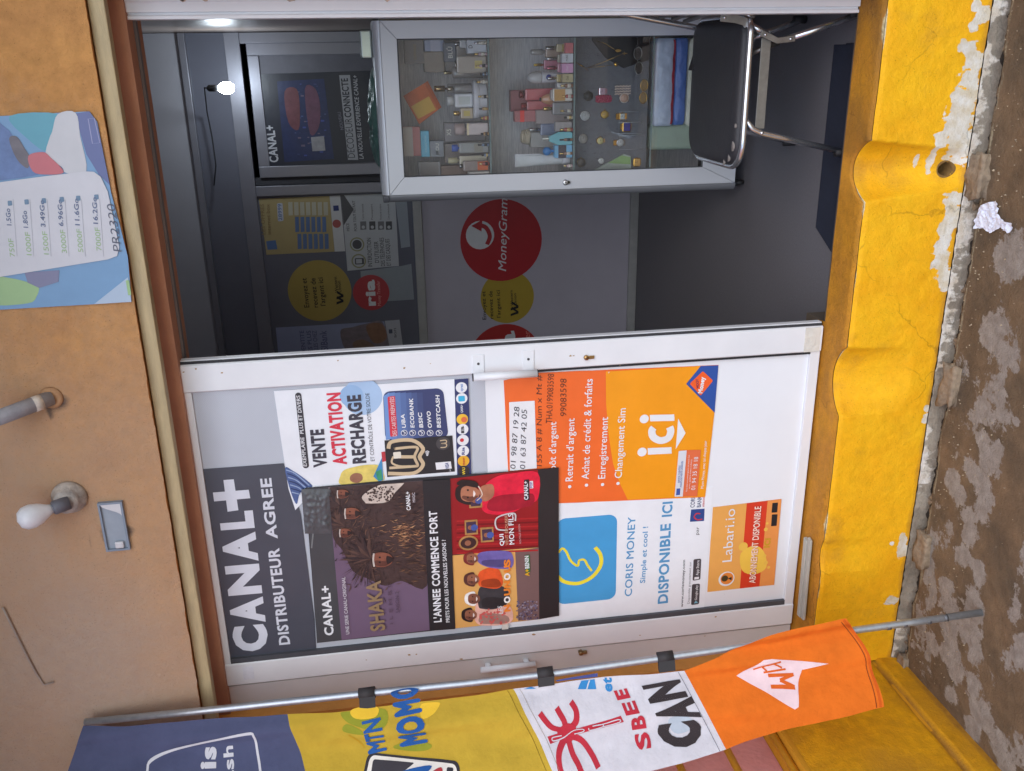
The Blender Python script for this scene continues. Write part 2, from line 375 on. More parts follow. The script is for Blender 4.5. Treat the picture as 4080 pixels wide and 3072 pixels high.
# ---- ground: one sheet, fine near the step, coarse out to the horizon
def axis(dense, lo, hi, coarse):
    return sorted([c for c in coarse if c < lo or c > hi] + list(np.arange(lo, hi+1e-6, dense)))
gx = axis(.009, -2.25, .35, [-80, -40, -20, -10, -6, -4, -3, -2.5, .6, 1, 2, 3, 6, 10, 20, 40, 80])
gy = axis(.009, -1.0, .02, [-90, -45, -22, -12, -7, -4, -3, -2, -1.5, -1.2, .1, .5, 6, 40])
def blobm(x, y, cx, cy, rx, ry): return 1 - math.sqrt(((x-cx)/rx)**2 + ((y-cy)/ry)**2)
def px_ground(*pp): return [tuple(atZ(x, y, GZ)[:2]) for x, y in pp]
G32 = g(3, 2); G31 = g(3, 1); G30 = g(3, 0)
def chain(f, pts): return [(f(x, y), r) for x, y, r in pts]
# pale worn patches of the slab, read off as (pixel, radius in metres)
PALE = chain(G32, [(1290, 20, .05), (1300, 130, .05), (1260, 260, .05), (1150, 480, .045), (1370, 380, .045), (1180, 600, .06), (1320, 600, .06), (1160, 740, .06), (1300, 760, .065),
                   (1180, 900, .06), (1340, 900, .05), (1230, 1030, .05), (1330, 1120, .05), (1180, 1180, .04), (1380, 1290, .06), (1330, 1400, .05), (1480, 1480, .055), (1540, 1640, .05), (1060, 830, .04)]) + \
       chain(G31, [(1560, 60, .075), (1640, 60, .05), (1480, 440, .06), (1460, 540, .06), (1560, 620, .045), (1510, 790, .022), (1600, 720, .018), (1400, 1180, .04), (1440, 1300, .06), (1320, 1390, .05),
                   (1380, 1480, .05), (1410, 1600, .06), (1250, 1560, .05), (1490, 1230, .03), (1610, 1070, .015), (1200, 1450, .04)]) + \
       chain(G30, [(1590, 1600, .07), (1600, 1650, .05)])
PALEW = [(atZ(p[0], p[1], GZ), r) for p, r in PALE]
gb = MB(); vs = []; pale = []; dark = []; rim = []; sand = []
def gutter(x): return -.180 + .010*noise.noise(Vector((x*7, 0, 0))) + .006*noise.noise(Vector((x*31, 3, 0)))
for y in gy:
    for x in gx:
        near = -2.3 < x < .4 and -1.05 < y
        z = GZ; pv = -1.0; dv = 0.0; rv = 0.0
        if near:
            z += .0035*fbm(x*6, y*6) + .0012*noise.noise(Vector((x*40, y*40, 1)))
            for p, r in PALEW:
                d = 1 - math.hypot(x-p.x, (y-p.y)*1.0)/r
                if d > pv: pv = d
            if y < gutter(x)-.02: pv = max(pv, 1.05*fbm(x*4.2, y*6.5, 31.0) - (.30 if x < -.7 else .62))
            pv += .55*fbm(x*13, y*13, 2.0) + .30*noise.noise(Vector((x*55, y*55, 4))) + .16*noise.noise(Vector((x*95, y*95, 1))) - .05
            gy_ = gutter(x)
            if y > gy_:
                z -= .022*min(1, (y-gy_)/.012) - .012*fbm(x*25, y*25, 5)*(1 if y < -.12 else 0)
                dv = 1.0
            else:
                dv = max(0, 1 - (gy_-y)/.03)*.35
                rv = max(0, 1 - abs(gy_-.009-y)/.012)*(.7+.6*noise.noise(Vector((x*14, 9, 0))))
            z -= .006*max(0, 1-(x+2.16)/.06) if x < -2.10 else 0
        vs.append((x, y, z)); sand.append(1.0 if (y < -1.4 or x > 1.5) else 0.0); pale.append(pv); dark.append(dv); rim.append(rv)  # unseen ground further out made pale sand to bounce light indoors
nx = len(gx); gb.add(vs, [(j*nx+i, j*nx+i+1, (j+1)*nx+i+1, (j+1)*nx+i) for j in range(len(gy)-1) for i in range(nx-1)], True)
M_ground = attr_mat('worn_concrete', [('pale', (164, 157, 150), (138, 130, 123), .05, .07), ('dark', (62, 56, 50), (38, 35, 32), .55, .2), ('rim', (168, 156, 132), (130, 122, 104), .5, .12), ('sand', (190, 180, 164), (176, 164, 148), .5, .2)],  # 'sand' layer: unseen outer ground made pale to bounce light indoors
                    rough=.82, base=((100, 86, 70), (130, 108, 84)), bump=.9, fine=120, jit=.95, spec=.35)
go = gb.build('ground', M_ground, kind='structure')
set_attr(go, 'pale', pale); set_attr(go, 'dark', dark); set_attr(go, 'rim', rim); set_attr(go, 'sand', sand)
# ---- the shop building
SHOP = thing('shop_building', (-1.0, 0, GZ), 'orange and yellow painted shop front with low yellow step under white doorway', 'building')
def scoop(x, t):
    s = 0
    d = (x+.345)/(.092*(1-.42*t)); s += .088*max(0, 1-d*d)**.8*(1-t)**.75 if t < 1 else 0
    d = (x+1.03)/(.120*(1-.10*t)); s += .066*max(0, 1-d*d)**.8*max(0, 1-t*1.35)**1.1
    d = (x+1.69)/.065; s += .016*max(0, 1-d*d)*max(0, 1-t*1.2)
    return s
ZB = -.332
def face(x, t):
    z = -.018 + (ZB+.018)*t
    y = -.122 - .012*t + scoop(x, t) + .0030*fbm(x*7, z*7) + .0010*noise.noise(Vector((x*45, z*45, 2))) + .0007*noise.noise(Vector((x*110, z*110, 5)))
    if t < .035: y += .006*(1-t/.035)
    return Vector((x, y, z))
xs = axis(.006, -2.155, .25, [.4, .8, 1.6, 3])
HOLE = (G30(1150, 1095)); hx = None
for it in range(30):
    hy = -.11 if hx is None else face(hx.x, min(1, max(0, (hx.z+.018)/(ZB+.018)))).y
    hx = atY(HOLE[0], HOLE[1], hy)
HR = .0215
def peelmask(x, z):
    v = -1.0
    for (cx, cz, rx, rz) in PEEL:
        d = 1 - math.hypot((x-cx)/rx, (z-cz)/rz)
        v = max(v, d)
    return v + .40*fbm(x*18, z*18, 4.0) + .42*noise.noise(Vector((x*60, z*42, 2))) + .25*noise.noise(Vector((x*120, z*100, 6)))
PEEL = []
def pl(f, x, y, rx, rz):
    p = atY(*f(x, y), -.13); PEEL.append((p.x, p.z, rx, rz))
for a in [(1390, 100, .03, .03), (1350, 40, .02, .02), (1330, 160, .02, .02), (1290, 300, .02, .03), (1330, 400, .035, .03), (1310, 520, .05, .04), (1260, 660, .06, .045), (1230, 800, .07, .05), (1250, 900, .075, .05), (1130, 900, .03, .025),
          (1280, 960, .05, .035), (1200, 1300, .045, .04), (1200, 1400, .04, .035), (1150, 1500, .04, .03), (1120, 1600, .03, .04), (1090, 1040, .05, .012), (1010, 1050, .02, .008)]: pl(G30, *a)
for a in [(1120, 30, .035, .03), (1130, 120, .035, .03), (1140, 170, .04, .025), (1020, 1040, .02, .02), (1030, 980, .015, .015), (1110, 1100, .03, .02)]: pl(G31, *a)
for a in [(800, 190, .012, .012), (870, 170, .03, .02), (870, 230, .03, .02), (800, 560, .025, .03), (770, 950, .02, .03)]: pl(G32, *a)
fb = MB(); vs = []; pe = []; di = []; cr = []; nt_ = 64
for j in range(nt_+1):
    for x in xs:
        p = face(x, j/nt_); vs.append(p); sc_ = scoop(x, j/nt_)
        pe.append(peelmask(p.x, p.z) if x < .3 else -1)
        e = abs(noise.noise(Vector((x*5, p.z*5, 8))))
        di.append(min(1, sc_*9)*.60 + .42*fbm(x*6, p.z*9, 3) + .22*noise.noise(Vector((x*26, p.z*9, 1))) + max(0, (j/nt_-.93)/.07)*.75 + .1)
        cr.append(max(0, 1 - j/1.4)*(.55+.9*noise.noise(Vector((x*8, 1, 4)))))
nx = len(xs); F = []
for j in range(nt_):
    for i in range(nx-1):
        c = (vs[j*nx+i]+vs[(j+1)*nx+i+1])/2
        if math.hypot(c.x-hx.x, c.z-hx.z) < HR+.001: continue
        F.append((j*nx+i, (j+1)*nx+i, (j+1)*nx+i+1, j*nx+i+1))
fb.add(vs, F, True)
YEL = ((244, 186, 22), (240, 172, 14))
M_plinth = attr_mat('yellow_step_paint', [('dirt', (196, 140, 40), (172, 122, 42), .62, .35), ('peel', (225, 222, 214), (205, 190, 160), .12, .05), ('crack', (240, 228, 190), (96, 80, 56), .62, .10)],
                    rough=.66, base=YEL, bump=.38, bscale=40, jit=.55, fine=110, cracks=3.2, mott=(.91, 1.04))
po = fb.build('step_face', M_plinth, SHOP); set_attr(po, 'peel', pe); set_attr(po, 'dirt', di); set_attr(po, 'crack', cr)
# drain hole: plaster rim, bore and dark end
b = MB(); fy = lambda x, z: face(x, min(1, max(0, (z+.018)/(ZB+.018)))).y
def ringpt(a, r, dy): x = hx.x+r*math.cos(a); z = hx.z+r*math.sin(a); return Vector((x, fy(x, z)+dy, z))
n = 28; rings = [(HR+.005, -.0004), (HR+.002, -.0015), (HR, -.002), (HR*.98, .02), (HR*.95, .09)]
vv = [ringpt(2*math.pi*k/n, r*(1+.06*math.sin(3*2*math.pi*k/n+i)), d) for i, (r, d) in enumerate(rings) for k in range(n)]
b.add(vv, [(i*n+k, i*n+(k+1) % n, (i+1)*n+(k+1) % n, (i+1)*n+k) for i in range(4) for k in range(n)] + [tuple(range(4*n, 5*n))], True)
hol = b.build('drain_hole', mat('dark_bore', (120, 92, 48), .9, var=.3, scale=60, bump=.4), po)
# sill: flat top of the step
b = MB(); vs = []; di = []; cr = []; nv = 16
def sillp(x, v):
    e = face(x, 0.0); y0_ = .052 if x < -.858 else .005; y = y0_ + (e.y-y0_)*v; z = .004 - .012*v + .0012*fbm(x*8, y*8, 2)
    if v > .93: z -= .008*((v-.93)/.07)**2
    return Vector((x, y, z))
for j in range(nv+1):
    for x in xs:
        p = sillp(x, j/nv); vs.append(p)
        di.append(.55 + .45*fbm(x*4, p.y*10, 3) + (.25 if x > -.3 else 0)); cr.append(max(0, (j/nv-.90)/.10)*(.35+1.0*noise.noise(Vector((x*8, 1, 4)))))
b.add(vs, [(j*nx+i, j*nx+i+1, (j+1)*nx+i+1, (j+1)*nx+i)[::-1] for j in range(nv) for i in range(nx-1)], True)
M_sill = attr_mat('dirty_sill_paint', [('dirt', (150, 106, 44), (120, 88, 46), .85, .30), ('crack', (226, 208, 160), (90, 74, 52), .66, .12)], rough=.7, base=((205, 142, 36), (186, 126, 44)), bump=.6, jit=.6, fine=100, cracks=4)
so = b.build('sill', M_sill, SHOP); set_attr(so, 'dirt', di); set_attr(so, 'crack', cr)
# rough mortar footing under the yellow face, brushed with whitewash
b = MB(); vs = []; wh = []; nv = 10
for j in range(nv+1):
    t = j/nv
    for x in xs:
        yb = face(x, 1).y; w = .006+.008*noise.noise(Vector((x*6, 2, 0)))+.008*noise.noise(Vector((x*23, 4, 0)))
        y = yb - .001 - (w+.012)*t + .004*noise.noise(Vector((x*50, t*6, 1))); z = ZB - .003 - .050*t**1.2 + .003*noise.noise(Vector((x*38, t*3, 9)))
        vs.append((x, y, z)); wh.append(.58 - .55*t + .32*noise.noise(Vector((x*46, t*1.6, 3))) + .22*noise.noise(Vector((x*100, t*3.2, 7))) + .45*noise.noise(Vector((x*12, t*1.1, 9))) + .55*noise.noise(Vector((x*3.1, 5, 3))) - (.5 if -1.98 < x < -1.42 else 0))
b.add(vs, [(j*nx+i, (j+1)*nx+i, (j+1)*nx+i+1, j*nx+i+1) for j in range(nv) for i in range(nx-1)], True)
M_foot = attr_mat('whitewashed_mortar', [('wash', (228, 224, 216), (205, 192, 172), .42, .07)], rough=.95, base=((176, 166, 150), (132, 122, 108)), bump=.9, jit=.5, fine=140)
fo = b.build('footing', M_foot, SHOP); set_attr(fo, 'wash', wh)
# upper wall with ragged lower edge
M_wall = attr_mat('orange_wall_paint', [('fade', (178, 160, 144), (168, 152, 140), .55, .40), ('grime', (112, 92, 78), (98, 84, 74), .72, .12)], rough=.85, base=((202, 148, 88), (188, 136, 84)), bump=.55, jit=.3, fine=60)  # 'fade' layer is the painted-in grey haze
b = MB(); vs = []; veil = []; gr = []
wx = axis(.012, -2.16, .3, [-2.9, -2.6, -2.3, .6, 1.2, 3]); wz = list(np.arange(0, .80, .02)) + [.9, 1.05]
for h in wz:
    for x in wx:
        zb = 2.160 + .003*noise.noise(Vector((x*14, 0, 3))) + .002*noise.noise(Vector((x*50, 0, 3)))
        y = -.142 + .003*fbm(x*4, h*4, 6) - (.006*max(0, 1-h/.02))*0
        vs.append((x, y, zb+h)); veil.append(.46 + .16*fbm(x*1.6, h*2, 9) + .30*(-x-.9) + .35*(h-.3))  # grey haze painted into the colour, growing leftwards and upwards
        gr.append(.55*max(0, 1-abs(h-.26-.02*math.sin(x*6)-.05*noise.noise(Vector((x*3, 2, 2))))/.012)*(.8+.6*noise.noise(Vector((x*5, 1, 1)))) + .35*fbm(x*9, h*9, 12))
FIX = [atY(*g(0, 1)(450, 1555), -.142), atY(*g(0, 2)(750, 110), -.142), atY(*g(0, 1)(330, 915), -.142)]
for i_, v_ in enumerate(vs):
    for q_ in FIX:
        dx, dz = v_[0]-q_.x, v_[2]-q_.z; gr[i_] += .75*math.exp(-(dx*dx+dz*dz)/.0045) + (.35*math.exp(-(dx/.022)**2)*max(0, 1+dz/.22)*(1 if dz < 0 else 0))
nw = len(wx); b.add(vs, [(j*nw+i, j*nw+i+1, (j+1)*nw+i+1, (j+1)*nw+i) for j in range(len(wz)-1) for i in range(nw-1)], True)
uo = b.build('upper_wall', M_wall, SHOP); set_attr(uo, 'fade', veil); set_attr(uo, 'grime', gr)
b = MB(); b.box((-2.9, -.136, 2.1635), (3, .15, 3.2)); b.build('lintel_core', mat('lintel_plaster', (196, 132, 70), .9, bump=.3), SHOP)
b = MB(); b.rbox((-2.158, -.122, 2.119), (3, -.086, 2.1600), .003); b.build('shutter_rail', mat('olive_rail', (178, 160, 122), .6, var=.14, scale=9, bump=.15, stretch=(1, 6, 6)), SHOP)
b = MB(); b.box((-2.158, -.020, 2.0957), (3, .15, 2.1625)); b.box((-2.158, -.0855, 2.140), (3, -.0202, 2.1620)); b.build('soffit', mat('soffit_paint', (180, 128, 100), .8, var=.12, scale=8, bump=.2), SHOP)
# jamb walls (right of the doorway is just outside the picture) and the rest of the shell that keeps the room dark
M_in = mat('grey_room_paint', (172, 172, 180), .7, var=.06, scale=3)
M_inR = mat('brown_room_paint', (156, 140, 130), .32, var=.08, scale=4, bump=.25, bscale=22, spec=.6)
b = MB(); b.box((.168, -.138, .006), (3, .15, 2.100)); b.build('front_wall', mat('orange_jamb_paint', (206, 140, 66), .8, bump=.3), SHOP)
b = MB(); b.box((-2.30, -.060, -.36), (-2.152, .15, 2.16)); b.build('corner_wall', mat('orange_jamb_paint', (206, 140, 66), .8), SHOP)
b = MB(); b.box((.146, .151, FLOOR-.05), (.30, 5.2, 2.86)); b.build('right_room_wall', M_inR, SHOP)
b = MB(); b.box((-3.4, .151, FLOOR-.05), (-3.2, 5.2, 2.86)); b.build('left_room_wall', M_in, SHOP)
b = MB(); b.box((-3.2, .151, 2.1), (-2.302, .30, 2.86)); b.box((-3.4, .02, -.3), (-2.302, .1505, 2.86)); b.build('front_room_wall', M_in, SHOP)
b = MB(); b.box((-3.2, 5.0, FLOOR-.05), (.146, 5.2, 2.86)); b.build('back_room_wall', M_in, SHOP)
b = MB(); b.box((-3.4, .1515, 2.86), (.30, 5.2, 2.96)); b.build('room_ceiling', mat('ceiling_board', (190, 190, 196), .8, var=.05, scale=3), SHOP)
b = MB()
for yy in (1.0, 1.9, 2.75): b.box((-3.2, yy, 2.846), (.146, yy+.03, 2.859))
b.build('ceiling_batten', mat('batten_paint', (158, 150, 146), .7), SHOP)
b = MB(); b.box((-3.4, -1.15, 3.20), (3, 5.4, 3.32)); b.build('roof_slab', mat('roof_concrete', (150, 140, 128), .9), SHOP)
b = MB(); b.box((-3.19, .0305, FLOOR-.08), (.1455, 4.995, FLOOR)); b.build('interior_floor', mat('grey_floor_screed', (112, 110, 114), .62, var=.10, scale=120, bump=.25, bscale=240), kind='structure')
b = MB(); b.box((-2.15, .0525, -.30), (-.862, .1500, -.0025)); b.box((-.860, .006, -.30), (.168, .030, -.006)); b.build('sill_core', mat('dark_threshold', (96, 84, 70), .8), SHOP)
# ---- side wall on the left: low yellow wall, pink shutter behind yellow bars
SX = -2.157
SIDE = thing('side_wall', (SX-.1, -1.5, GZ), 'low yellow side wall with pink panel behind yellow bars at far left corner', 'wall')
b = MB(); vs = []; di = []; n1, n2 = 200, 60
for j in range(n2+1):
    for i in range(n1+1):
        y = -.066 - 2.6*i/n1*(i/n1*.6+.4); z = GZ-.02 + (.60)*j/n2
        xo = .010 if z < -.275 - .004*noise.noise(Vector((y*9, 1, 1))) else (-.006 if z < -.258 else 0)
        vs.append((SX + xo + .002*fbm(y*8, z*8, 1), y, z)); di.append(.35 + .5*fbm(y*4, z*4, 5) + (.6 if -.275 < z < -.255 else 0) + (.3 if z < -.345 else 0))
b.add(vs, [(j*(n1+1)+i, (j+1)*(n1+1)+i, (j+1)*(n1+1)+i+1, j*(n1+1)+i+1) for j in range(n2) for i in range(n1)], True)
M_side = attr_mat('yellow_side_paint', [('dirt', (178, 126, 40), (150, 106, 40), .62, .30)], rough=.6, base=((228, 166, 14), (206, 146, 20)), bump=.45, jit=.4)
o = b.build('low_wall', M_side, SIDE); set_attr(o, 'dirt', di)
b = MB(); b.box((SX-.16, -2.66, -.36), (SX-.006, -.066, .235)); b.build('wall_core', mat('yellow_core', (205, 146, 24), .8), SIDE)
b = MB(); b.box((SX-.17, -2.66, .237), (SX-.13, -.066, 3.1)); b.build('pink_panel', mat('pink_panel_paint', (216, 150, 148), .75, var=.12, scale=9, bump=.2), SIDE)
for z in (.250, .43, .61, .79, .97):
    b = MB(); b.tube([(SX-.04, -2.66, z), (SX-.04, -.07, z)], .0125, 10); b.build('bar', mat('yellow_bar_paint', (216, 158, 26), .5), SIDE)
# ================================================================== DOORWAY JOINERY
M_alu = mat('white_powder_coat', (226, 228, 232), .38, var=.035, scale=5, bump=.03, bscale=120)
M_alud = mat('aged_powder_coat', (206, 204, 204), .42, var=.05, scale=5)  # darker tone of the white coat, for the recessed left jamb
M_gask = mat('black_gasket', (36, 36, 40), .7)
FR = thing('door_frame', (-1.0, .03, 0), 'white aluminium door frame fixed round the shop doorway', 'door frame')
# right jamb: stepped extrusion
prof = [(.1085, -.002), (.118, -.002), (.118, .006), (.126, .006), (.126, -.006), (.150, -.006), (.1535, -.010), (.1675, -.010), (.1675, .074), (.1085, .074)]
b = MB(); b.prism([(x, y, .006) for x, y in prof], (0, 0, 2.0935)); b.build('jamb', M_alu, FR, bevel=.0012)
b = MB(); b.prism([(-2.151, .012, .006), (-2.062, .012, .006), (-2.062, .074, .006), (-2.151, .074, .006)], (0, 0, 2.0935)); b.build('jamb', M_alud, FR, bevel=.002)
b = MB(); b.box((-2.0615, .050, 2.088), (.108, .074, 2.0995)); b.build('head_rail', mat('dull_track', (110, 104, 102), .5), FR)
# peeled paper residue on the jamb's outer face
b = MB()
for i in range(26):
    z = random.uniform(.1, 2.0); w = random.uniform(.003, .010)
    b.prism([(.1545+random.uniform(0, .006)+w*math.cos(a)*random.uniform(.5, 1), -.0104, z+w*2.2*math.sin(a)*random.uniform(.5, 1)) for a in [k*math.pi/4 for k in range(8)]][::-1], (0, .0003, 0))
b.build('paint_scuffs', mat('scuff', (196, 176, 160), .8, var=.25, scale=60), FR)
# left jamb furniture (handle and lock half hidden by the flag pole)
p0 = atY(1037, 1421, -.02); p1 = atY(1156, 1419, -.02); hxx = -2.085
b = MB(); b.tube([(hxx, -.022, p0.z), (hxx, -.022, p1.z)], .0115, 14); ho = b.build('pull_handle', M_alu, FR)
b = MB(); b.rbox((hxx-.006, -.022, p0.z-.04), (hxx+.006, .0115, p0.z-.02)); b.rbox((hxx-.006, -.022, p1.z+.02), (hxx+.006, .0115, p1.z+.04)); b.build('handle_bracket', M_alu, ho)
p0 = atY(1255, 1411, .0); M_brass = mat('dull_brass', (170, 146, 104), .35, 1.0, var=.2, scale=40)
b = MB(); b.lathe((p0.x, .0115, p0.z), [(.0085, 0), (.0085, .016), (.007, .018), (0.0, .018)], 14, 'Y'); b.rbox((p0.x-.005, -.004, p0.z-.024), (p0.x+.005, .0115, p0.z-.004)); b.build('lock_cylinder', M_brass, FR)
# ---- the closed sliding leaf with the posters
LEAF = thing('sliding_door_leaf', (-1.46, .02, .006), 'white aluminium door leaf covered with posters, left of the opening', 'door')
LX0, LX1 = -2.052, -.867; SW = .091
def stile(x0, x1, nm='stile'):
    b = MB(); b.prism([(x0, .0045, .010), (x0+.004, 0, .010), (x1-.004, 0, .010), (x1, .0045, .010), (x1, .044, .010), (x0, .044, .010)], (0, 0, 2.088)); return b.build(nm, M_alu, LEAF, bevel=.001)
stile(LX0, LX0+SW); rs = stile(LX1-SW, LX1)
b = MB(); b.box((LX0+SW+.0005, .004, .0105), (LX1-SW-.0005, .040, .045)); b.build('bottom_rail', M_alu, LEAF, bevel=.001)
b = MB(); b.box((LX0+SW+.0005, .004, 2.075), (LX1-SW-.0005, .040, 2.097)); b.build('top_rail', M_alu, LEAF)
ZS = atY(1050, 900, .0145).z
b = MB(); b.box((LX0+SW, .0145, .0455), (LX1-SW, .020, ZS)); b.build('lower_panel', mat('white_panel', (232, 236, 242), .3, var=.03, scale=2.5, bump=.02, bscale=200), LEAF)
# perforated film on the upper glass
MF = mat('frosted_film', (188, 194, 204), .55, var=.04, scale=4)
def add_dots(M, sc):
    t = M.node_tree; N = t.nodes; L = t.links; b = N['Principled BSDF']; tc = N.new('ShaderNodeTexCoord'); mp = N.new('ShaderNodeMapping'); mp.inputs['Rotation'].default_value = (0, math.radians(45), 0)
    w = N.new('ShaderNodeTexVoronoi'); w.inputs['Scale'].default_value = sc; w.inputs['Randomness'].default_value = 0
    L.new(tc.outputs['Object'], mp.inputs[0]); L.new(mp.outputs[0], w.inputs['Vector'])
    src = b.inputs['Base Color'].links[0].from_socket; m_ = N.new('ShaderNodeMix'); m_.data_type = 'RGBA'; m_.blend_type = 'MULTIPLY'; m_.inputs[0].default_value = 1
    r = N.new('ShaderNodeMapRange'); r.inputs[1].default_value = .2; r.inputs[2].default_value = .5; r.inputs[3].default_value = .72; r.inputs[4].default_value = 1.06
    L.new(w.outputs['Distance'], r.inputs[0]); L.new(src, m_.inputs[6]); L.new(r.outputs[0], m_.inputs[7]); L.new(m_.outputs[2], b.inputs['Base Color'])
add_dots(MF, 260)
b = MB(); b.box((LX0+SW, .015, ZS+.0005), (LX1-SW, .020, 2.0745)); b.build('upper_pane', MF, LEAF)
b = MB(); b.box((LX0+SW+.0004, .002, .046), (LX0+SW+.019, .0144, 2.0745)); b.build('gasket', mat('dark_gasket', (74, 76, 82), .6), LEAF)
b = MB(); b.box((LX1-SW-.007, .003, .046), (LX1-SW-.0004, .0144, 1.08)); b.build('gasket', M_gask, LEAF)
b = MB(); b.box((LX1+.0003, .008, .012), (LX1+.008, .040, 2.096)); b.build('brush_seal', mat('brush_pile', (58, 58, 62), .95, bump=.5, bscale=300), LEAF)
b = MB(); b.box((LX1+.0082, .012, .012), (LX1+.0115, .036, 2.096)); b.build('edge_strip', M_alu, LEAF)
# pull handle on the leaf
G6 = g(1, 1); G7 = g(2, 1)
pa = atY(*G6(1405, 775), -.035); pb = atY(*G7(165, 758), -.035); xh = (pa.x+pb.x)/2
b = MB(); b.tube([(xh, -.035, pa.z), (xh, -.035, pb.z)], .0125, 18); hnd = b.build('pull_handle', M_alu, LEAF)
b = MB()
for z in (pa.z-.0012, pb.z+.0012): b.tube([(xh, -.035, z), (xh, -.035, z+(.0022 if z > 1.0 and z == pa.z-.0012 else -.0022))], .0128, 18)
b.build('end_cap', M_gask, hnd)
for zoomp in (G6(1440, 690), G7(105, 660)):
    c = atY(*zoomp, 0); b = MB(); b.rbox((xh-.006, -.0035, c.z-.019), (c.x+.030, -.0004, c.z+.019), .002); b.rbox((xh-.006, -.030, c.z-.019), (xh+.003, -.003, c.z+.019), .002); br = b.build('handle_bracket', M_alu, hnd)
    b = MB(); b.lathe((c.x, -.0036, c.z), [(.0045, 0), (.0038, .0018), (0, .0020)], 12, 'Y'); b.build('screw', mat('dark_screw', (90, 88, 90), .4, .8), hnd)
c = atY(*G7(480, 650), 0); c2 = atY(*G7(525, 645), 0)
b = MB(); b.lathe((c.x, -.0004, c.z), [(.0085, 0), (.0085, .006), (.007, .0085), (0, .0085)], 18, 'Y'); b.rbox((c.x-.0055, -.006, c.z-.027), (c.x+.0055, -.0004, c.z-.006), .002); lk = b.build('lock_cylinder', mat('lock_brass', (176, 140, 92), .35, 1.0, var=.2, scale=50), LEAF)
b = MB(); b.rbox((c.x-.0009, -.0096, c.z-.0045), (c.x+.0009, -.0088, c.z+.0045), .0003); b.build('keyhole', M_gask, lk)
z0 = atY(*g(3, 1)(235, 560), 0).z; z1 = atY(*g(3, 1)(335, 560), 0).z
b = MB(); b.box((LX1-SW+.002, -.0012, z1), (LX1-.003, -.0003, z0)); b.build('tape_strip', mat('clear_tape', (214, 212, 204), .25, var=.08, scale=30, bump=.4, bscale=60), LEAF)
b = MB()
for (zx, zy, G_) in [(1190, 745, g(0, 1)), (1270, 725, g(0, 1)), (1440, 750, g(0, 1)), (380, 640, G7), (700, 700, G7), (530, 670, G6), (960, 720, G6), (1130, 690, G6), (400, 640, G7)]:
    c = atY(*G_(zx, zy), 0); w = random.uniform(.0015, .004)
    b.prism([(c.x+w*math.cos(a)*random.uniform(.5, 1.4), -.0004, c.z+w*math.sin(a)*random.uniform(.5, 1.8)) for a in [k*math.pi/3 for k in range(6)]][::-1], (0, .0002, 0))
for (zx, zy, G_) in [(1040, 908, g(1, 2)), (990, 912, g(1, 2)), (715, 945, g(1, 2)), (1330, 940, g(1, 2)), (140, 780, g(2, 2)), (830, 785, g(2, 2)), (1320, 665, g(2, 2)), (1250, 790, g(2, 2)), (1350, 620, g(2, 2))]:
    c = atY(*G_(zx, zy), 0); w = random.uniform(.002, .006)
    b.prism([(c.x+w*math.cos(a)*random.uniform(.4, 1.0), -.0004, c.z+w*math.sin(a)*random.uniform(.6, 1.8)) for a in [k*math.pi/3 for k in range(6)]][::-1], (0, .0002, 0))
b.build('grime_spots', mat('grime_spot', (168, 138, 96), .8, var=.3, scale=90), LEAF)
c = atY(*g(0, 2)(1610, 1030), 0); b = MB(); b.box((c.x-.026, -.001, c.z-.018), (c.x+.026, -.0003, c.z+.018)); b.build('paper_tag', mat('paper_tag', (226, 228, 236), .6), LEAF)
# ---- loose grey trunking on the sill below the leaf
Gd = g(3, 2); A = atZ(*Gd(262, 140), .004); B = atZ(*Gd(215, 660), .004)
b = MB(); dxy = (B-A); n_ = Vector((-dxy.y, dxy.x, 0)).normalized()
for k, (o0, o1, zz) in enumerate([(-.012, .010, .014), (.0105, .030, .010)]):
    e0 = .03 if k == 0 else .0; P = [A+n_*o0+dxy*e0, A+n_*o1+dxy*(e0+.02), B+n_*o1, B+n_*o0]; P = [Vector((p.x, p.y, .002)) for p in P]
    b.prism(P, (0, 0, zz))
b.build('plastic_trunking', mat('grey_trunking', (172, 172, 164), .5, var=.08, scale=20), None, 'flat grey plastic trunking strip lying on the yellow sill below the posters', 'trunking', org=((A+B)/2), bevel=.002)
# ================================================================== ROOM BEHIND: counter and glazed partition
PY = 2.55
M_frame = mat('grey_aluminium', (140, 140, 150), .42, .35, var=.05, scale=8)
M_panel = mat('grey_counter_laminate', (188, 184, 196), .45, var=.05, scale=3)
CT = thing('service_counter', (-1.3, PY, FLOOR), 'grey panelled service counter with pale top behind the doorway', 'counter')
zt = atY(*q5(1580, 1000), PY).z; zb_ = atY(1357, 600, PY).z
b = MB(); b.box((-3.1, PY+.01, zb_+.001), (.144, PY+.03, zt-.052)); b.build('front_panel', M_panel, CT)
b = MB(); b.rbox((-3.1, PY-.010, FLOOR+.001), (.144, PY+.035, zb_), .003); b.build('kick_rail', mat('pale_rail', (172, 172, 170), .5), CT)
b = MB(); b.rbox((-3.1, PY-.012, zt-.05), (.144, PY+.035, zt), .003); b.build('top_rail', mat('pale_rail', (172, 172, 170), .5), CT)
b = MB(); b.box((-3.1, PY+.036, zt-.035), (.144, PY+.50, zt-.004)); b.build('worktop', M_panel, CT)
PT = thing('glazed_partition', (-1.3, PY, zt), 'grey framed glass partition standing on the counter', 'partition')
zr0 = 2.12; zr1 = 2.20
b = MB(); b.rbox((-3.1, PY-.012, zr0), (.144, PY+.04, zr1), .003); b.build('rail', M_frame, PT)
b = MB(); b.rbox((-3.1, PY-.03, 2.395), (.144, PY+.05, 2.43), .003); b.build('rail', M_frame, PT)
pm = atY(*q4(1600, 1490), PY).x
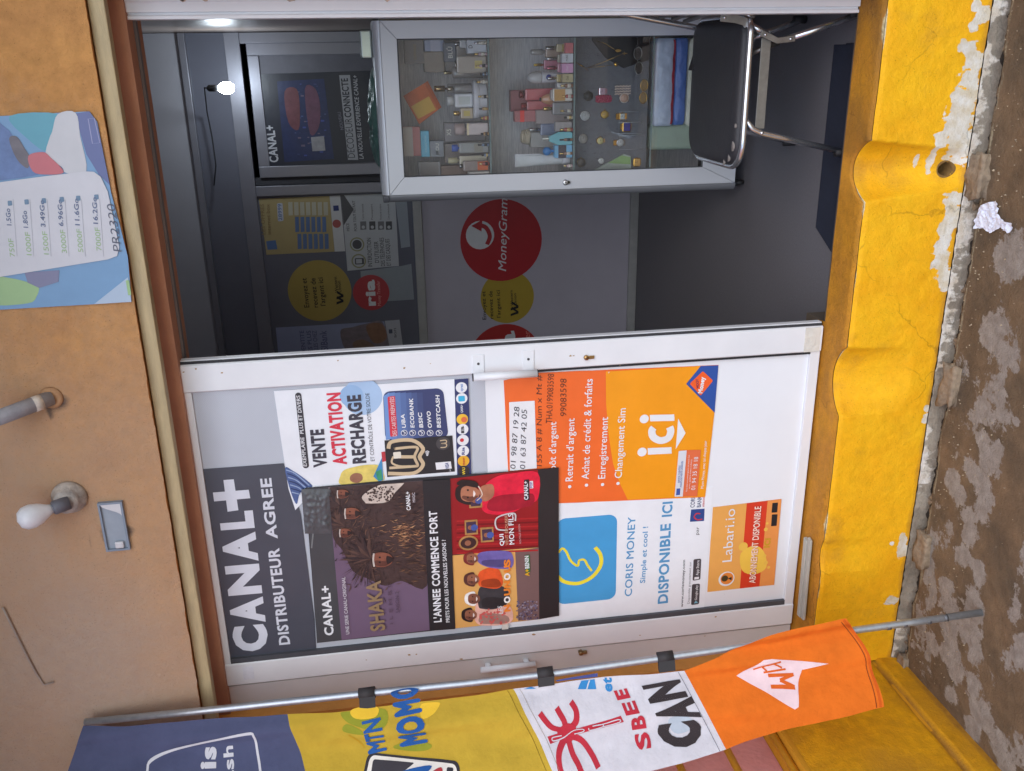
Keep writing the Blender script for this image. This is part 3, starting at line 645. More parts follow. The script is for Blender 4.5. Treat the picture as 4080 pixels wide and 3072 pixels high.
for x0, x1 in ((.088, .143), (pm-.028, pm+.028), (-2.0, -1.945)):
    b = MB(); b.rbox((x0, PY-.012, zt+.0005), (x1, PY+.04, zr0-.0005), .003); b.build('mullion', M_frame, PT)
GL = mat('smoked_glass', (112, 114, 126), .18, var=.06, scale=3)  # opaque grey paints the dim, hazy view behind the glass
for x0, x1 in ((-1.944, pm-.0285), (-3.1, -2.0005)):
    b = MB(); b.box((x0, PY+.006, zt+.0005), (x1, PY+.011, zr0-.0005)); b.build('pane', GL, PT)
b = MB(); b.box((-3.1, PY+.006, zr1+.0005), (.143, PY+.011, 2.3945)); b.build('pane', GL, PT)
b = MB(); b.box((-3.1, PY+.002, 2.4305), (.143, PY+.03, 2.858)); b.build('upper_board', M_in, PT)
# grey inner door leaf to the right of the mullion
ID = thing('inner_door', (-.28, PY, zt), 'grey framed inner door behind the display cabinet, holding a dark poster', 'door')
x0 = pm+.032; x1 = .086; xi0 = atY(*q4(1500, 1390), PY).x; xi1 = atY(*q4(1500, 335), PY).x
b = MB(); b.box((x0, PY+.012, zt+.001), (xi0-.001, PY+.03, zr0-.001)); b.box((xi1+.001, PY+.012, zt+.001), (x1, PY+.03, zr0-.001)); b.build('shadow_gap', mat('dark_gap', (70, 70, 76), .8), ID)
fw_ = .062
b = MB(); b.rbox((xi0, PY-.006, zt+.001), (xi0+fw_, PY+.028, zr0-.03), .003); b.build('stile', M_frame, ID)
b = MB(); b.rbox((xi1-fw_, PY-.006, zt+.001), (xi1, PY+.028, zr0-.03), .003); b.build('stile', M_frame, ID)
b = MB(); b.rbox((xi0+fw_+.0005, PY-.006, zr0-.09), (xi1-fw_-.0005, PY+.028, zr0-.03), .003); b.build('rail', M_frame, ID)
b = MB(); b.box((xi0+fw_, PY+.006, zt+.001), (xi1-fw_, PY+.012, zr0-.09)); b.build('door_panel', mat('inner_panel', (112, 112, 122), .6), ID)
# ---- lit bulb hanging from a cable under the upper rail
BL = thing('pendant_bulb', tuple(atY(490, 190, PY-.45)), 'small lit white bulb hanging on a cable inside the dark room', 'bulb')
c = atY(490, 190, PY-.45); hN = atY(*q4(780, 680), PY-.45)
b = MB(); b.lathe((c.x, c.y, c.z), [(0, -.036), (.016, -.033), (.026, -.018), (.029, 0), (.027, .016), (.020, .03), (.014, .038)], 20)
Me = bpy.data.materials.new('lit_bulb'); Me.use_nodes = True; e = Me.node_tree.nodes['Principled BSDF']; e.inputs['Base Color'].default_value = (.9, .95, 1, 1); e.inputs['Emission Color'].default_value = (.8, .91, 1, 1); e.inputs['Emission Strength'].default_value = 70
b.build('glass', Me, BL)
b = MB(); b.lathe((c.x, c.y, c.z), [(.014, .0382), (.016, .05), (.016, .085), (.008, .095)], 14); b.build('socket', M_gask, BL)
pts = [atY(*q4(x, y), PY-.45 if i < 2 else PY-.10) for i, (x, y) in enumerate([(790, 690), (740, 690), (760, 880), (800, 1080), (830, 1300), (815, 1460)])]
pts[0] = Vector((c.x, c.y, c.z+.09))
b = MB(); b.tube(pts, .0035, 6); b.build('cable', M_gask, BL)
# ================================================================== DISPLAY CABINET
CY = .97; CXL, CXR, CZ0, CZ1 = -.545, .143, -.045, 1.412
CAB = thing('display_cabinet', (-.2, CY+.15, FLOOR), 'tall aluminium and glass display cabinet on castors filled with perfumes and watches', 'cabinet')
M_cab = mat('silver_aluminium', (216, 219, 226), .40, .25, var=.03, scale=6, stretch=(1, 1, .2))
gxl, gxr = atY(873, 383, CY).x, atY(855, 84, CY).x; gz1 = atY(865, 230, CY).z; gz0 = .105
fx0 = CXL+.030; fx1 = .136
def mitred(nm, pts):
    b = MB(); b.prism([(x, CY-.004, z) for x, z in pts], (0, .022, 0)); return b.build(nm, M_cab, CAB, bevel=.0012)
mitred('stile', [(fx0, CZ0+.004), (gxl, gz0), (gxl, gz1), (fx0, CZ1-.001)]); mitred('stile', [(gxr, gz0), (fx1, CZ0+.004), (fx1, CZ1-.001), (gxr, gz1)])
mitred('rail', [(fx0+.0006, CZ1-.0005), (gxl+.0006, gz1+.0004), (gxr-.0006, gz1+.0004), (fx1-.0006, CZ1-.0005)]); mitred('rail', [(gxl+.0006, gz0-.0004), (fx0+.0006, CZ0+.0035), (fx1-.0006, CZ0+.0035), (gxr-.0006, gz0-.0004)])
# rounded corner post, top edge and corner caps
b = MB(); pr = [(fx0-.001, CY+.018)] + [(fx0-.001-.030*math.sin(a), CY+.030-.030*math.cos(a)-.002) for a in [k*math.pi/14 for k in range(8)]] + [(CXL, CY+.36), (fx0-.001, CY+.36)]
b.prism([(x, y, CZ0) for x, y in pr], (0, 0, CZ1-CZ0)); b.build('corner_post', mat('post_aluminium', (150, 152, 158), .35, .4, var=.03, scale=6), CAB)
tp = [(CY-.002, CZ1+.001)] + [(CY-.002+.030*(1-math.cos(a)), CZ1+.001+.028*math.sin(a)) for a in [k*math.pi/14 for k in range(1, 8)]] + [(CY+.36, CZ1+.029), (CY+.36, CZ1+.001)]
b = MB(); b.prism([(fx0, y, z) for y, z in tp], (fx1-fx0, 0, 0)); b.build('top_panel', M_cab, CAB)
def cap(z0, z1):
    b = MB(); b.prism([(x-.0012, y, z0) for x, y in pr], (.0, 0, z1-z0)); return b.build('corner_cap', mat('grey_plastic_cap', (104, 106, 112), .5), CAB, bevel=.003)
cap(CZ1+.0015, CZ1+.026)
b = MB(); b.box((fx0, CY+.345, CZ0+.01), (fx1, CY+.36, CZ1)); b.build('back_panel', mat('wood_grain_backing', (226, 221, 220), .6, var=.22, scale=7, stretch=(2.5, 1, 30)), CAB)
b = MB(); b.box((CXL+.006, CY+.045, CZ0+.01), (CXL+.010, CY+.344, CZ1)); b.build('side_panel', mat('side_glass_film', (206, 206, 210), .5), CAB)
b = MB(); b.box((.1365, CY+.02, CZ0+.01), (.1425, CY+.344, CZ1)); b.build('side_panel', mat('beige_side_strip', (176, 164, 148), .5), CAB)
b = MB(); b.box((fx0, CY+.02, CZ0+.002), (fx1, CY+.344, CZ0+.02)); b.build('base_panel', M_cab, CAB)
S1 = atY(*q1(1134, 800), CY+.06).z; S2 = atY(*q2(712, 800), CY+.06).z; S3 = atY(*q2(1530, 800), CY+.02).z
GS = glass_mat('shelf_glass', (.96, .98, .98), .03, .02); M_edge = mat('glass_edge', (120, 140, 140), .2)
for z in (S1, S2, S3):
    b = MB(); b.box((CXL+.0105, CY+.030, z-.007), (.136, CY+.340, z-.001)); sh = b.build('shelf', GS, CAB)
    b = MB(); b.box((CXL+.0105, CY+.0285, z-.0072), (.136, CY+.0298, z-.0008)); b.build('shelf_edge', M_edge, sh)
b = MB(); b.box((gxl+.0005, CY+.004, gz0+.0005), (gxr-.0005, CY+.008, gz1-.0005)); b.build('glass_door', glass_mat('cabinet_glass', (.98, .99, .99), .015, .02), CAB)
b = MB(); w = .0035
for a, c_ in (((gxl-.0002, gz0), (gxl+w, gz1)), ((gxr-w, gz0), (gxr+.0002, gz1)), ((gxl+w, gz1-w), (gxr-w, gz1)), ((gxl+w, gz0), (gxr-w, gz0+w))): b.box((a[0], CY-.001, a[1]), (c_[0], CY+.0035, c_[1]))
b.build('gasket', mat('dark_gasket', (74, 76, 82), .6), CAB)
c = atY(*q2(645, 1605), CY); M_chr = mat('chrome', (226, 228, 232), .22, .9, var=.03, scale=30)
b = MB(); b.lathe((c.x, CY-.0042, c.z), [(.0125, 0), (.0125, .004), (.010, .009), (.0075, .010), (0, .0095)], 20, 'Y'); lk = b.build('cam_lock', M_chr, CAB)
b = MB(); b.rbox((c.x-.0012, CY-.030, c.z-.006), (c.x+.0012, CY-.014, c.z+.006), .0006); b.lathe((c.x, CY-.0145, c.z-.012), [(.007, 0), (.007, .002), (.004, .002), (.004, 0)], 14, 'Y'); b.build('key', mat('steel_key', (150, 146, 140), .3, 1.0), lk)
M_rub = mat('black_rubber', (38, 37, 38), .6)
for x, y in ((CXL+.025, CY+.04), (.10, CY+.04), (CXL+.025, CY+.31), (.10, CY+.31)):
    b = MB(); b.lathe((x-.009, y, FLOOR+.025), [(.0, 0), (.018, 0), (.0245, .003), (.0245, .015), (.018, .018), (0, .018)], 18, 'X'); b.rbox((x-.014, y-.012, FLOOR+.030), (x+.014, y+.012, CZ0+.003), .003); cs = b.build('castor', M_rub, CAB)
    b = MB(); b.lathe((x-.0095, y, FLOOR+.025), [(0, -.001), (.007, -.001), (.007, .0)], 12, 'X'); b.build('hub', M_chr, cs)
# ---- things inside: generic bottle and carton builders (position read from the photograph on the shelf plane)
def span(q, x0, x1, y0, y1, dy, zs=None):
    """-> world centre x, base z, width, height on plane CY+dy (x0 top px, x1 base px, y0..y1 sideways)"""
    Y = CY+dy; a = atY(*q(x1, y0), Y); c_ = atY(*q(x1, y1), Y); t = atY(*q(x0, (y0+y1)/2), Y); bz = (a.z+c_.z)/2
    w_ = abs(a.x-c_.x); cx = (a.x+c_.x)/2
    if zs is not None: h_ = max(.012, t.z-zs); bz = zs
    else: h_ = t.z-bz
    return cx, Y, bz, w_, h_
def carton(q, x0, x1, y0, y1, dy, rgb, label, zs=None, d=None, rot=0, cat='carton', name='carton', band=None, text=None, tc=(230, 226, 214), group='cartons in the display cabinet'):
    cx, Y, z, w_, h_ = span(q, x0, x1, y0, y1, dy, zs); d = d or min(.07, w_*.8)
    rgb = tuple(int(v+(255-v)*.34) for v in rgb); T = thing(name, (cx, Y+d/2, z), label, cat, group)
    m_ = mat('carton_%d_%d_%d' % rgb, rgb, .4, var=.08, scale=30)
    R_ = Matrix.Rotation(rot, 4, 'Z') if rot else None
    b = MB(); b.rbox((cx-w_/2, Y, z+.0005), (cx+w_/2, Y+d, z+h_), .0015, 1, R_); bo = b.build('body', m_, T)
    if band:
        bz, bh, brgb = band; b = MB(); b.box((cx-w_/2-.0006, Y-.0008, z+h_*bz), (cx+w_/2+.0006, Y-.0002, z+h_*(bz+bh))); b.build('print_band', ink(*brgb), T)
    if text:
        tx, rl, fz, th = text; V, F = text_mesh(tx, .01); ww = w_*.8*rl; b = MB()
        b.add([(cx-ww/2+x*ww, Y-.0014, z+h_*fz+y*th) for x, y in V], F); b.build('lettering', ink(*tc), T)
    return T
def bottle(q, x0, x1, y0, y1, dy, rgb, label, zs=None, neck=.22, capw=.45, caprgb=(190, 180, 150), capm=1.0, kind='flat', glassy=True, tag_=None, shoulder=.08, name='perfume_bottle', cat='bottle', d=None, caph=None, group='perfume bottles in the display cabinet'):
    cx, Y, z, w_, h_ = span(q, x0, x1, y0, y1, dy, zs); d = d or min(.045, w_*.6)
    rgb = tuple(int(v+(255-v)*.34) for v in rgb); T = thing(name, (cx, Y+d/2, z), label, cat, group); bh = h_*(1-neck)
    m_ = mat('bottle_%d_%d_%d' % rgb, rgb, .12 if glassy else .4, var=.06, scale=25, coat=.6 if glassy else 0)
    b = MB(); c_ = (cx, Y+d/2, z+.0004)
    if kind == 'round': b.lathe(c_, [(w_*.44, 0), (w_*.5, h_*.02), (w_*.5, bh*(1-shoulder)), (w_*.42, bh*(1-shoulder*.3)), (w_*.18, bh)], 20, sy=d/w_)
    elif kind == 'ball': b.lathe(c_, [(w_*.2, 0)] + [(w_*.5*math.sin(.4+a*2.4/8), bh*(1-math.cos(.4+a*2.4/8))/1.95) for a in range(9)], 20, sy=d/w_)
    elif kind == 'facet':
        s_ = [(-.42, 0), (.42, 0), (.5, .08), (.5, .62), (.2, 1), (-.2, 1), (-.5, .62), (-.5, .08)]; b.prism([(cx+x*w_, Y, z+.0004+y*bh) for x, y in s_], (0, d, 0))
    else: b.rbox((cx-w_/2, Y, z+.0004), (cx+w_/2, Y+d, z+bh), min(.006, w_*.12), 2)
    b.build('body', m_, T, bevel=.002 if kind == 'facet' else 0)
    ch = caph*h_ if caph else h_*neck
    mc = mat('cap_%d_%d_%d' % caprgb, caprgb, .22 if capm else .4, capm, var=.06, scale=30)
    b = MB(); b.lathe((cx, Y+d/2, z+bh), [(w_*.12, 0), (w_*.12, ch*.16), (w_*capw*.5, ch*.18), (w_*capw*.5, ch*.94), (w_*capw*.42, ch), (0, ch)], 16); b.build('cap', mc, T)
    if tag_:
        f0, f1, trgb, tw = tag_; b = MB(); b.box((cx-w_*tw/2, Y-.0014, z+bh*f0), (cx+w_*tw/2, Y-.0006, z+bh*f1)); b.build('label_patch', ink(*trgb), T)  # on the dark bottle this patch is the painted orange glow
    return T
# --- top shelf, back: stacked cartons
Bk = .20
carton(q1, 700, 1130, 150, 480, Bk, (92, 78, 70), 'dull brown carton at the bottom right back of the top shelf', S1, .07)
carton(q1, 490, 695, 150, 265, Bk, (128, 138, 176), 'blue patterned carton at the right end of the upper shelf stack', None, .06, band=(.2, .5, (196, 196, 214)))
carton(q1, 285, 486, 150, 395, Bk, (84, 66, 56), 'dark brown gift carton topmost at the right of the top shelf', None, .06, text=('COFFINCE', .8, .4, .010), tc=(170, 140, 96))
carton(q1, 486, 695, 270, 480, Bk, (116, 92, 70), 'tan carton between the blue patterned carton and the tilted orange pack', None, .06)
carton(q1, 690, 812, 180, 375, .13, (40, 42, 54), 'black carton with three white letters on the top shelf', None, .05, text=('BLÛ', .75, .3, .018))
carton(q1, 815, 1130, 185, 370, .135, (110, 96, 84), 'brown carton under the black carton with three white letters', S1, .05)
carton(q1, 925, 1130, 150, 285, .05, (186, 192, 206), 'pale grey carton with a letter D at the far right of the top shelf', S1, .05, text=('D', .3, .72, .016), tc=(70, 70, 84))
bottle(q1, 800, 925, 150, 235, .10, (170, 168, 168), 'small silver capped bottle above the pale grey D carton', None, .4, .5, (220, 220, 222))
bottle(q1, 800, 1130, 312, 490, .06, (150, 132, 112), 'striped clear bottle with a square gold label on the top shelf', S1, .06, .5, (190, 186, 180), tag_=(.15, .40, (226, 206, 128), .45))
b = None
bottle(q1, 590, 1130, 590, 690, .15, (108, 98, 92), 'tall dark glass bottle with a square gold cap behind the white stand', S1, .26, .62, (222, 192, 140), kind='flat')
bottle(q1, 690, 1130, 420, 540, .16, (98, 84, 76), 'brown glass bottle right of the gold capped bottle', S1, .2, .3, (212, 196, 150), kind='round')
ST = thing('round_stand', (0, 0, 0), 'white round two tier stand in the middle of the top shelf', 'stand'); cx, Y, z, w_, h_ = span(q1, 1000, 1130, 565, 962, .045, S1)
ST.location = (cx, Y+w_/2, z); ORG[ST.name] = Vector((cx, Y+w_/2, z)); M_wp = mat('white_plastic', (222, 222, 228), .35)
dS = .78; c_ = (cx, Y+w_*.5*dS, z)
b = MB(); b.lathe(c_, [(w_*.44, .0004), (w_*.46, .004), (w_*.46, h_*.52), (w_*.47, h_*.56)], 40, sy=dS); b.build('base', M_wp, ST)
b = MB(); b.lathe(c_, [(w_*.47, h_*.562), (w_*.5, h_*.60), (w_*.5, h_*.94), (w_*.485, h_), (0, h_)], 40, sy=dS); b.build('tray', M_wp, ST)
b = MB(); b.rbox((cx+.008, Y-.0+.0075, z+.016), (cx+.014, Y+.0095+.004, z+.020), .001); b.rbox((cx-.012, Y+.0075, z+.016), (cx-.006, Y+.0135, z+.020), .001); b.build('port', M_gask, ST)
zS = z+h_
bottle(q1, 715, 1000, 698, 838, .10, (226, 226, 230), 'white pump bottle standing on the round stand', zS, .32, .72, (216, 216, 214), 0, glassy=False, tag_=(.15, .8, (206, 210, 206), .6), caph=.30)
bottle(q1, 730, 1000, 605, 690, .10, (84, 78, 76), 'slim black bottle on the round stand beside the white pump bottle', zS, .25, .6, (190, 180, 160), kind='round')
bottle(q1, 790, 1000, 845, 955, .10, (176, 148, 110), 'small amber bottle with gold collar on the left of the round stand', zS, .35, .45, (226, 190, 120), tag_=(.25, .75, (206, 184, 96), .5))
bottle(q1, 785, 1125, 1000, 1120, .05, (196, 176, 172), 'pale pink bottle with wavy gold trim on the top shelf', S1, .38, .98, (196, 176, 172), 0, tag_=(.90, .99, (236, 220, 180), 1.0), caph=.34)
carton(q1, 695, 1130, 990, 1180, .16, (92, 82, 84), 'brown carton marked with a letter and digit behind the pale pink bottle', S1, .06, text=('X5', .45, .84, .018))
carton(q1, 545, 690, 1180, 1345, .18, (88, 92, 104), 'slate carton with three pale letters under the cyan carton', None, .05, text=('MOU', .85, .35, .014))
carton(q1, 455, 542, 1080, 1345, .17, (40, 168, 214), 'bright cyan carton lying across the top shelf stack', None, .05, text=('COLLECTION', .8, .35, .007), tc=(190, 230, 240))
carton(q1, 275, 452, 1040, 1335, .18, (188, 62, 58), 'red and white carton topmost at the left of the top shelf', None, .05, band=(.45, .55, (206, 196, 190)))
bottle(q1, 690, 1125, 1195, 1305, .05, (104, 106, 104), 'smoky green square bottle with bright blue cap', S1, .34, .66, (72, 102, 190), 0, tag_=(.2, .5, (140, 136, 126), .8), caph=.16)
carton(q1, 694, 1130, 1200, 1400, .20, (94, 76, 70), 'brown carton supporting the slate carton', S1, .05)
bottle(q1, 735, 1130, 1330, 1420, .10, (190, 176, 142), 'beige bottle behind the dark bottle at the left of the top shelf', S1, .28, .7, (206, 196, 160), 0)
bottle(q1, 850, 1130, 1380, 1490, .05, (92, 70, 60), 'dark bottle with an orange glow painted at its base on the left of the top shelf', S1, .12, .4, (150, 150, 150), tag_=(.05, .45, (206, 96, 44), .8))  # orange patch paints light glowing through the bottle
carton(q1, 940, 1130, 1495, 1550, .05, (206, 200, 194), 'small white carton at the far left of the top shelf', S1, .04)
carton(q1, 660, 1130, 1425, 1560, .20, (126, 86, 66), 'rust brown carton at the left back of the top shelf', S1, .05)
carton(q1, 430, 655, 1395, 1535, .20, (136, 132, 134), 'grey floral carton on top of the rust brown carton', None, .05, band=(.1, .8, (158, 150, 146)))
# tilted orange and yellow pack leaning on the bottles
pc = [atY(*q1(x, y), CY+.035) for x, y in ((490, 592), (285, 735), (452, 1030), (632, 862))]; pc = [Vector((p.x, p.y+(.10 if i in (1, 2) else .0), p.z)) for i, p in enumerate(pc)]
T = thing('tilted_pack', centre(pc), 'orange and yellow printed pack tilted in front of the top shelf bottles', 'pack')
nrm = (pc[1]-pc[0]).cross(pc[3]-pc[0]).normalized(); nrm = nrm if nrm.y > 0 else -nrm
b = MB(); b.prism(pc, nrm*.022); b.build('body', mat('orange_pack', (222, 120, 70), .35, var=.1, scale=20), T)
q_ = lambda u, v: (pc[0].lerp(pc[1], u)).lerp(pc[3].lerp(pc[2], u), v) - nrm*.0008
b = MB(); b.add([q_(.08, .45), q_(.08, .95), q_(.92, .85), q_(.92, .40)], [(0, 1, 2, 3)]); b.build('print_panel', ink(232, 186, 90), T)
# --- second shelf
bottle(q2, 455, 712, 590-400, 275, .09, (176, 156, 96), 'tiny olive vial with silver cap at the right end of the second shelf', S2, .42, .42, (206, 206, 208), tag_=(.1, .6, (190, 170, 70), .8))
carton(q2, 645, 712, 180, 287, .035, (206, 52, 60), 'little red carton at the right front of the second shelf', S2, .03)
bottle(q2, 462, 712, 300, 380, .09, (150, 140, 110), 'tiny brown vial with silver cap behind the little white carton', S2, .45, .5, (206, 206, 208))
carton(q2, 612, 712, 290, 383, .035, (206, 208, 216), 'little white lettered carton beside the red one', S2, .03, text=('PURE', .8, .5, .007), tc=(90, 90, 100))
bottle(q2, 462, 712, 390, 480, .09, (196, 96, 126), 'tiny pink vial with rose cap behind the little pink carton', S2, .45, .45, (214, 120, 140))
carton(q2, 612, 712, 393, 487, .035, (220, 128, 190), 'little pink carton on the second shelf', S2, .03, text=('Girl', .6, .45, .009), tc=(250, 230, 240))
bottle(q2, 470, 712, 500, 580, .09, (190, 160, 70), 'tiny gold vial with silver cap behind the little olive carton', S2, .40, .45, (206, 206, 208))
carton(q2, 620, 712, 498, 584, .035, (176, 156, 92), 'little olive carton left of the pink one', S2, .03, text=('Oud', .6, .45, .009), tc=(90, 70, 40))
bottle(q2, 300, 712, 210, 330, .16, (150, 112, 84), 'amber bottle with clear cap at the right back of the second shelf', S2, .4, .5, (190, 186, 182), 0.2)
bottle(q2, 330, 712, 350, 450, .16, (176, 36, 80), 'crimson bottle with gold cap behind the pink vial', S2, .3, .3, (226, 190, 90))
cx, Y, z, w_, h_ = span(q2, 270, 640, 470, 592, .11, S2)
T = thing('roll_on_deodorant', (cx, Y+w_/2, z), 'white roll on deodorant with domed cap and blue round label', 'deodorant')
b = MB(); b.lathe((cx, Y+w_/2, z), [(w_*.4, .0004), (w_*.46, h_*.05), (w_*.44, h_*.35), (w_*.49, h_*.62), (w_*.49, h_*.66)], 24); b.build('body', M_wp, T)
b = MB(); b.lathe((cx, Y+w_/2, z), [(w_*.495, h_*.665), (w_*.5, h_*.70)] + [(w_*.5*math.cos(a*math.pi/12), h_*(.78+.22*math.sin(a*math.pi/12))) for a in range(7)], 24); b.build('dome_cap', mat('grey_white_cap', (206, 206, 206), .4), T)
b = MB(); b.lathe((cx, Y-.0012+w_*.012, z+h_*.50), [(.0115, 0), (.0115, .0015), (0, .0016)], 20, 'Y'); b.build('label_patch', ink(52, 70, 160), T)
carton(q2, 565, 712, 592, 655, .06, (206, 204, 202), 'white carton left of the deodorant', S2, .035)
carton(q2, 90, 712, 655, 870, .20, (120, 26, 28), 'deep red tall carton at the back of the second shelf', S2, .05)
bottle(q2, 180, 712, 640, 760, .15, (186, 30, 36), 'bright red bottle in the middle of the second shelf', S2, .12, .6, (120, 30, 30), 0.3)
bottle(q2, 200, 712, 765, 860, .15, (170, 28, 34), 'second red bottle left of the bright red one', S2, .12, .6, (150, 40, 40), 0.3)
bottle(q2, 390, 712, 690, 815, .10, (190, 104, 48), 'round amber ball bottle above the square clear bottle', S2, .06, .3, (60, 50, 46), 0, kind='ball')
bottle(q2, 505, 712, 645, 778, .04, (206, 200, 186), 'square clear bottle with orange label on the second shelf', S2, .06, .8, (226, 222, 214), 0, tag_=(.38, .92, (206, 156, 84), .88))
bottle(q2, 430, 712, 785, 915, .04, (72, 72, 76), 'charcoal square bottle with gold cap on the second shelf', S2, .30, .34, (220, 186, 110), tag_=(.45, .65, (120, 118, 114), .5))
carton(q2, 350, 712, 860, 1000, .12, (112, 92, 90), 'taupe carton behind the charcoal bottle', S2, .05)
carton(q2, 130, 348, 870, 985, .14, (150, 40, 44), 'dark red slanted carton above the taupe carton', None, .04, band=(.55, .2, (240, 60, 50)))
bottle(q2, 285, 712, 1000, 1120, .12, (52, 68, 108), 'navy spray bottle with silver pump', S2, .28, .3, (206, 208, 212))
carton(q2, 545, 712, 985, 1080, .05, (118, 108, 108), 'grey brown carton with fine script on the second shelf', S2, .03, text=('Arij', .5, .5, .010), tc=(190, 186, 186))
bottle(q2, 420, 712, 1090, 1222, .04, (46, 160, 178), 'turquoise faceted bottle on the second shelf', S2, .22, .22, (196, 196, 186), .4, kind='facet')
carton(q2, 540, 712, 1225, 1352, .04, (52, 146, 206), 'sky blue carton with a dark print beside the turquoise bottle', S2, .035, band=(.35, .45, (66, 56, 66)))
cx, Y, z, w_, h_ = span(q2, 432, 540, 1245, 1335, .05); z = S2 + span(q2, 540, 712, 1225, 1352, .04, S2)[4]
b = MB(); r_ = w_/2; b.lathe((cx, Y+.018, z), [(.006, .0002), (.006, .010)] + [(r_*math.sin(.3+k*2.84/10), .010+r_-r_*math.cos(.3+k*2.84/10)) for k in range(11)], 20)
b.build('ball_stopper', mat('blue_ball', (52, 130, 200), .3), None, 'blue ball stopper resting on the sky blue carton', 'stopper', org=(cx, Y+.018, z))
T = thing('cream_tube', (0, 0, 0), 'tall frosted white cosmetic tube at the left of the second shelf', 'tube'); cx, Y, z, w_, h_ = span(q2, 140, 712, 1305, 1440, .07, S2); T.location = (cx, Y+.02, z); ORG[T.name] = Vector((cx, Y+.02, z))
b = MB(); b.grid(lambda u, v: Vector((cx + w_*.5*math.cos(u*2*math.pi)*(.72+.28*v), Y+.02 + .020*math.sin(u*2*math.pi)*(1-.95*v), z+h_*(.16+.84*v))), 24, 10); b.build('body', mat('frosted_tube', (206, 210, 212), .45), T)
b = MB(); b.lathe((cx, Y+.02, z), [(w_*.34, .0004), (w_*.36, h_*.16), (0, h_*.161)], 20, sy=.6); b.build('cap', M_wp, T)
b = MB(); b.box((cx-w_*.5, Y+.016, z+h_*.985), (cx+w_*.5, Y+.024, z+h_*1.0)); b.box((cx+w_*.44, Y+.004, z+h_*.55), (cx+w_*.5, Y+.010, z+h_*.99)); b.build('crimp', M_wp, T)
cx, Y, z, w_, h_ = span(q2, 180, 290, 1060, 1230, .16); carton(q2, 295, 712, 1085, 1240, .16, (126, 122, 118), 'grey carton under the coiled beige cord', S2, .05)
zc = S2 + span(q2, 295, 712, 1085, 1240, .16, S2)[4]
b = MB()
for k in range(5): b.tube([(cx+(.030-.002*k)*math.cos(a), Y+.025+(.018)*math.sin(a), zc+.005+.007*k+.002*math.sin(a*2+k)) for a in [i*2*math.pi/22 for i in range(22)]], .0042, 8, closed=True)
b.build('coiled_cord', mat('beige_cord', (190, 178, 156), .8), None, 'coil of beige cord on a grey carton on the second shelf', 'cord', org=(cx, Y+.025, zc))
random.seed(33)
for zs_, lab, xe in ((S1, 'slim little scent vial in the very front row of the top cabinet shelf', .115), (S2, 'slim little scent vial in the very front row of the second cabinet shelf', -.10)):
    x = fx0+.045
    while x < xe:
        w_ = random.uniform(.011, .017); h_ = random.uniform(.030, .056); Y = CY+.0315; rgb = random.choice([(190, 150, 100), (206, 196, 180), (150, 110, 84), (120, 110, 108), (214, 210, 206), (176, 90, 84), (120, 140, 170), (196, 170, 176)])
        T = thing('scent_vial', (x+w_/2, Y+w_/2, zs_), lab, 'bottle', 'slim vials in the front rows of the cabinet'); cr = random.choice([(222, 190, 120), (214, 214, 216), (60, 58, 60), (226, 206, 150)])
        b = MB(); b.lathe((x+w_/2, Y+w_/2, zs_), [(w_*.42, .0005), (w_*.46, .003), (w_*.46, h_*.6), (w_*.3, h_*.66), (w_*.16, h_*.68)], 14); b.build('body', mat('vial_%d_%d_%d' % rgb, rgb, .15, var=.08, scale=40, coat=.5), T)
        b = MB(); b.lathe((x+w_/2, Y+w_/2, zs_), [(w_*.26, h_*.682), (w_*.28, h_*.70), (w_*.28, h_*.98), (0, h_)], 12); b.build('cap', mat('cap_%d_%d_%d' % cr, cr, .22, 1.0 if cr != (60, 58, 60) else 0), T)
        b = MB(); b.lathe((x+w_/2, Y+w_/2, zs_), [(w_*.475, h_*.18), (w_*.475, h_*.45)], 14); b.build('label_patch', ink(*random.choice([(226, 220, 206), (60, 52, 50), (206, 176, 110)])), T)
        x += w_ + random.uniform(.010, .045)
# --- third tier: grey board with watches pinned to it
B0 = atY(*q2(716, 800), CY+.30); 
WB = thing('watch_board', (-.2, CY+.2, S3), 'dark grey sloping board that the watches hang on', 'board')
zt3 = S2-.012; zb3 = S3+.006
def bd(x, z): t = (z-zb3)/(zt3-zb3); return Vector((x, CY+.055+.10*t, z))
b = MB(); P = [bd(fx0+.006, zb3), bd(.130, zb3), bd(.130, zt3), bd(fx0+.006, zt3)]; b.prism(P, (0, .008, 0)); b.build('panel', mat('grey_felt', (104, 106, 112), .95, var=.12, scale=60, bump=.4, bscale=300), WB)
P = [bd(x, z) + Vector((0, -.002, 0)) for x, z in [(-.02, zb3+.004), (.128, zb3+.004), (.128, zb3+.20), (.06, zb3+.225), (-.01, zb3+.17), (-.05, zb3+.10)]]
b = MB(); b.prism(P, (0, -.006, 0)); b.build('velvet_pad', mat('black_velvet', (34, 28, 28), 1.0), WB)
b = MB()
for k in range(26):
    x = random.uniform(fx0+.02, .12); z = random.uniform(zb3+.1, zt3-.01); p = bd(x, z); b.rbox(p+Vector((-.0010, -.0016, -.0045)), p+Vector((.0010, -.0002, .0045)), .0004, 1)
b.build('slots', M_gask, WB)
def on_board(zx, zy):
    p = atY(*q2(zx, zy), CY+.10)
    for _ in range(6): p = atY(*q2(zx, zy), bd(p.x, p.z).y)
    return p
M_gold = mat('gold', (222, 176, 84), .22, 1.0, var=.08, scale=60); M_silv = mat('silver', (206, 206, 208), .2, 1.0, var=.05, scale=60)
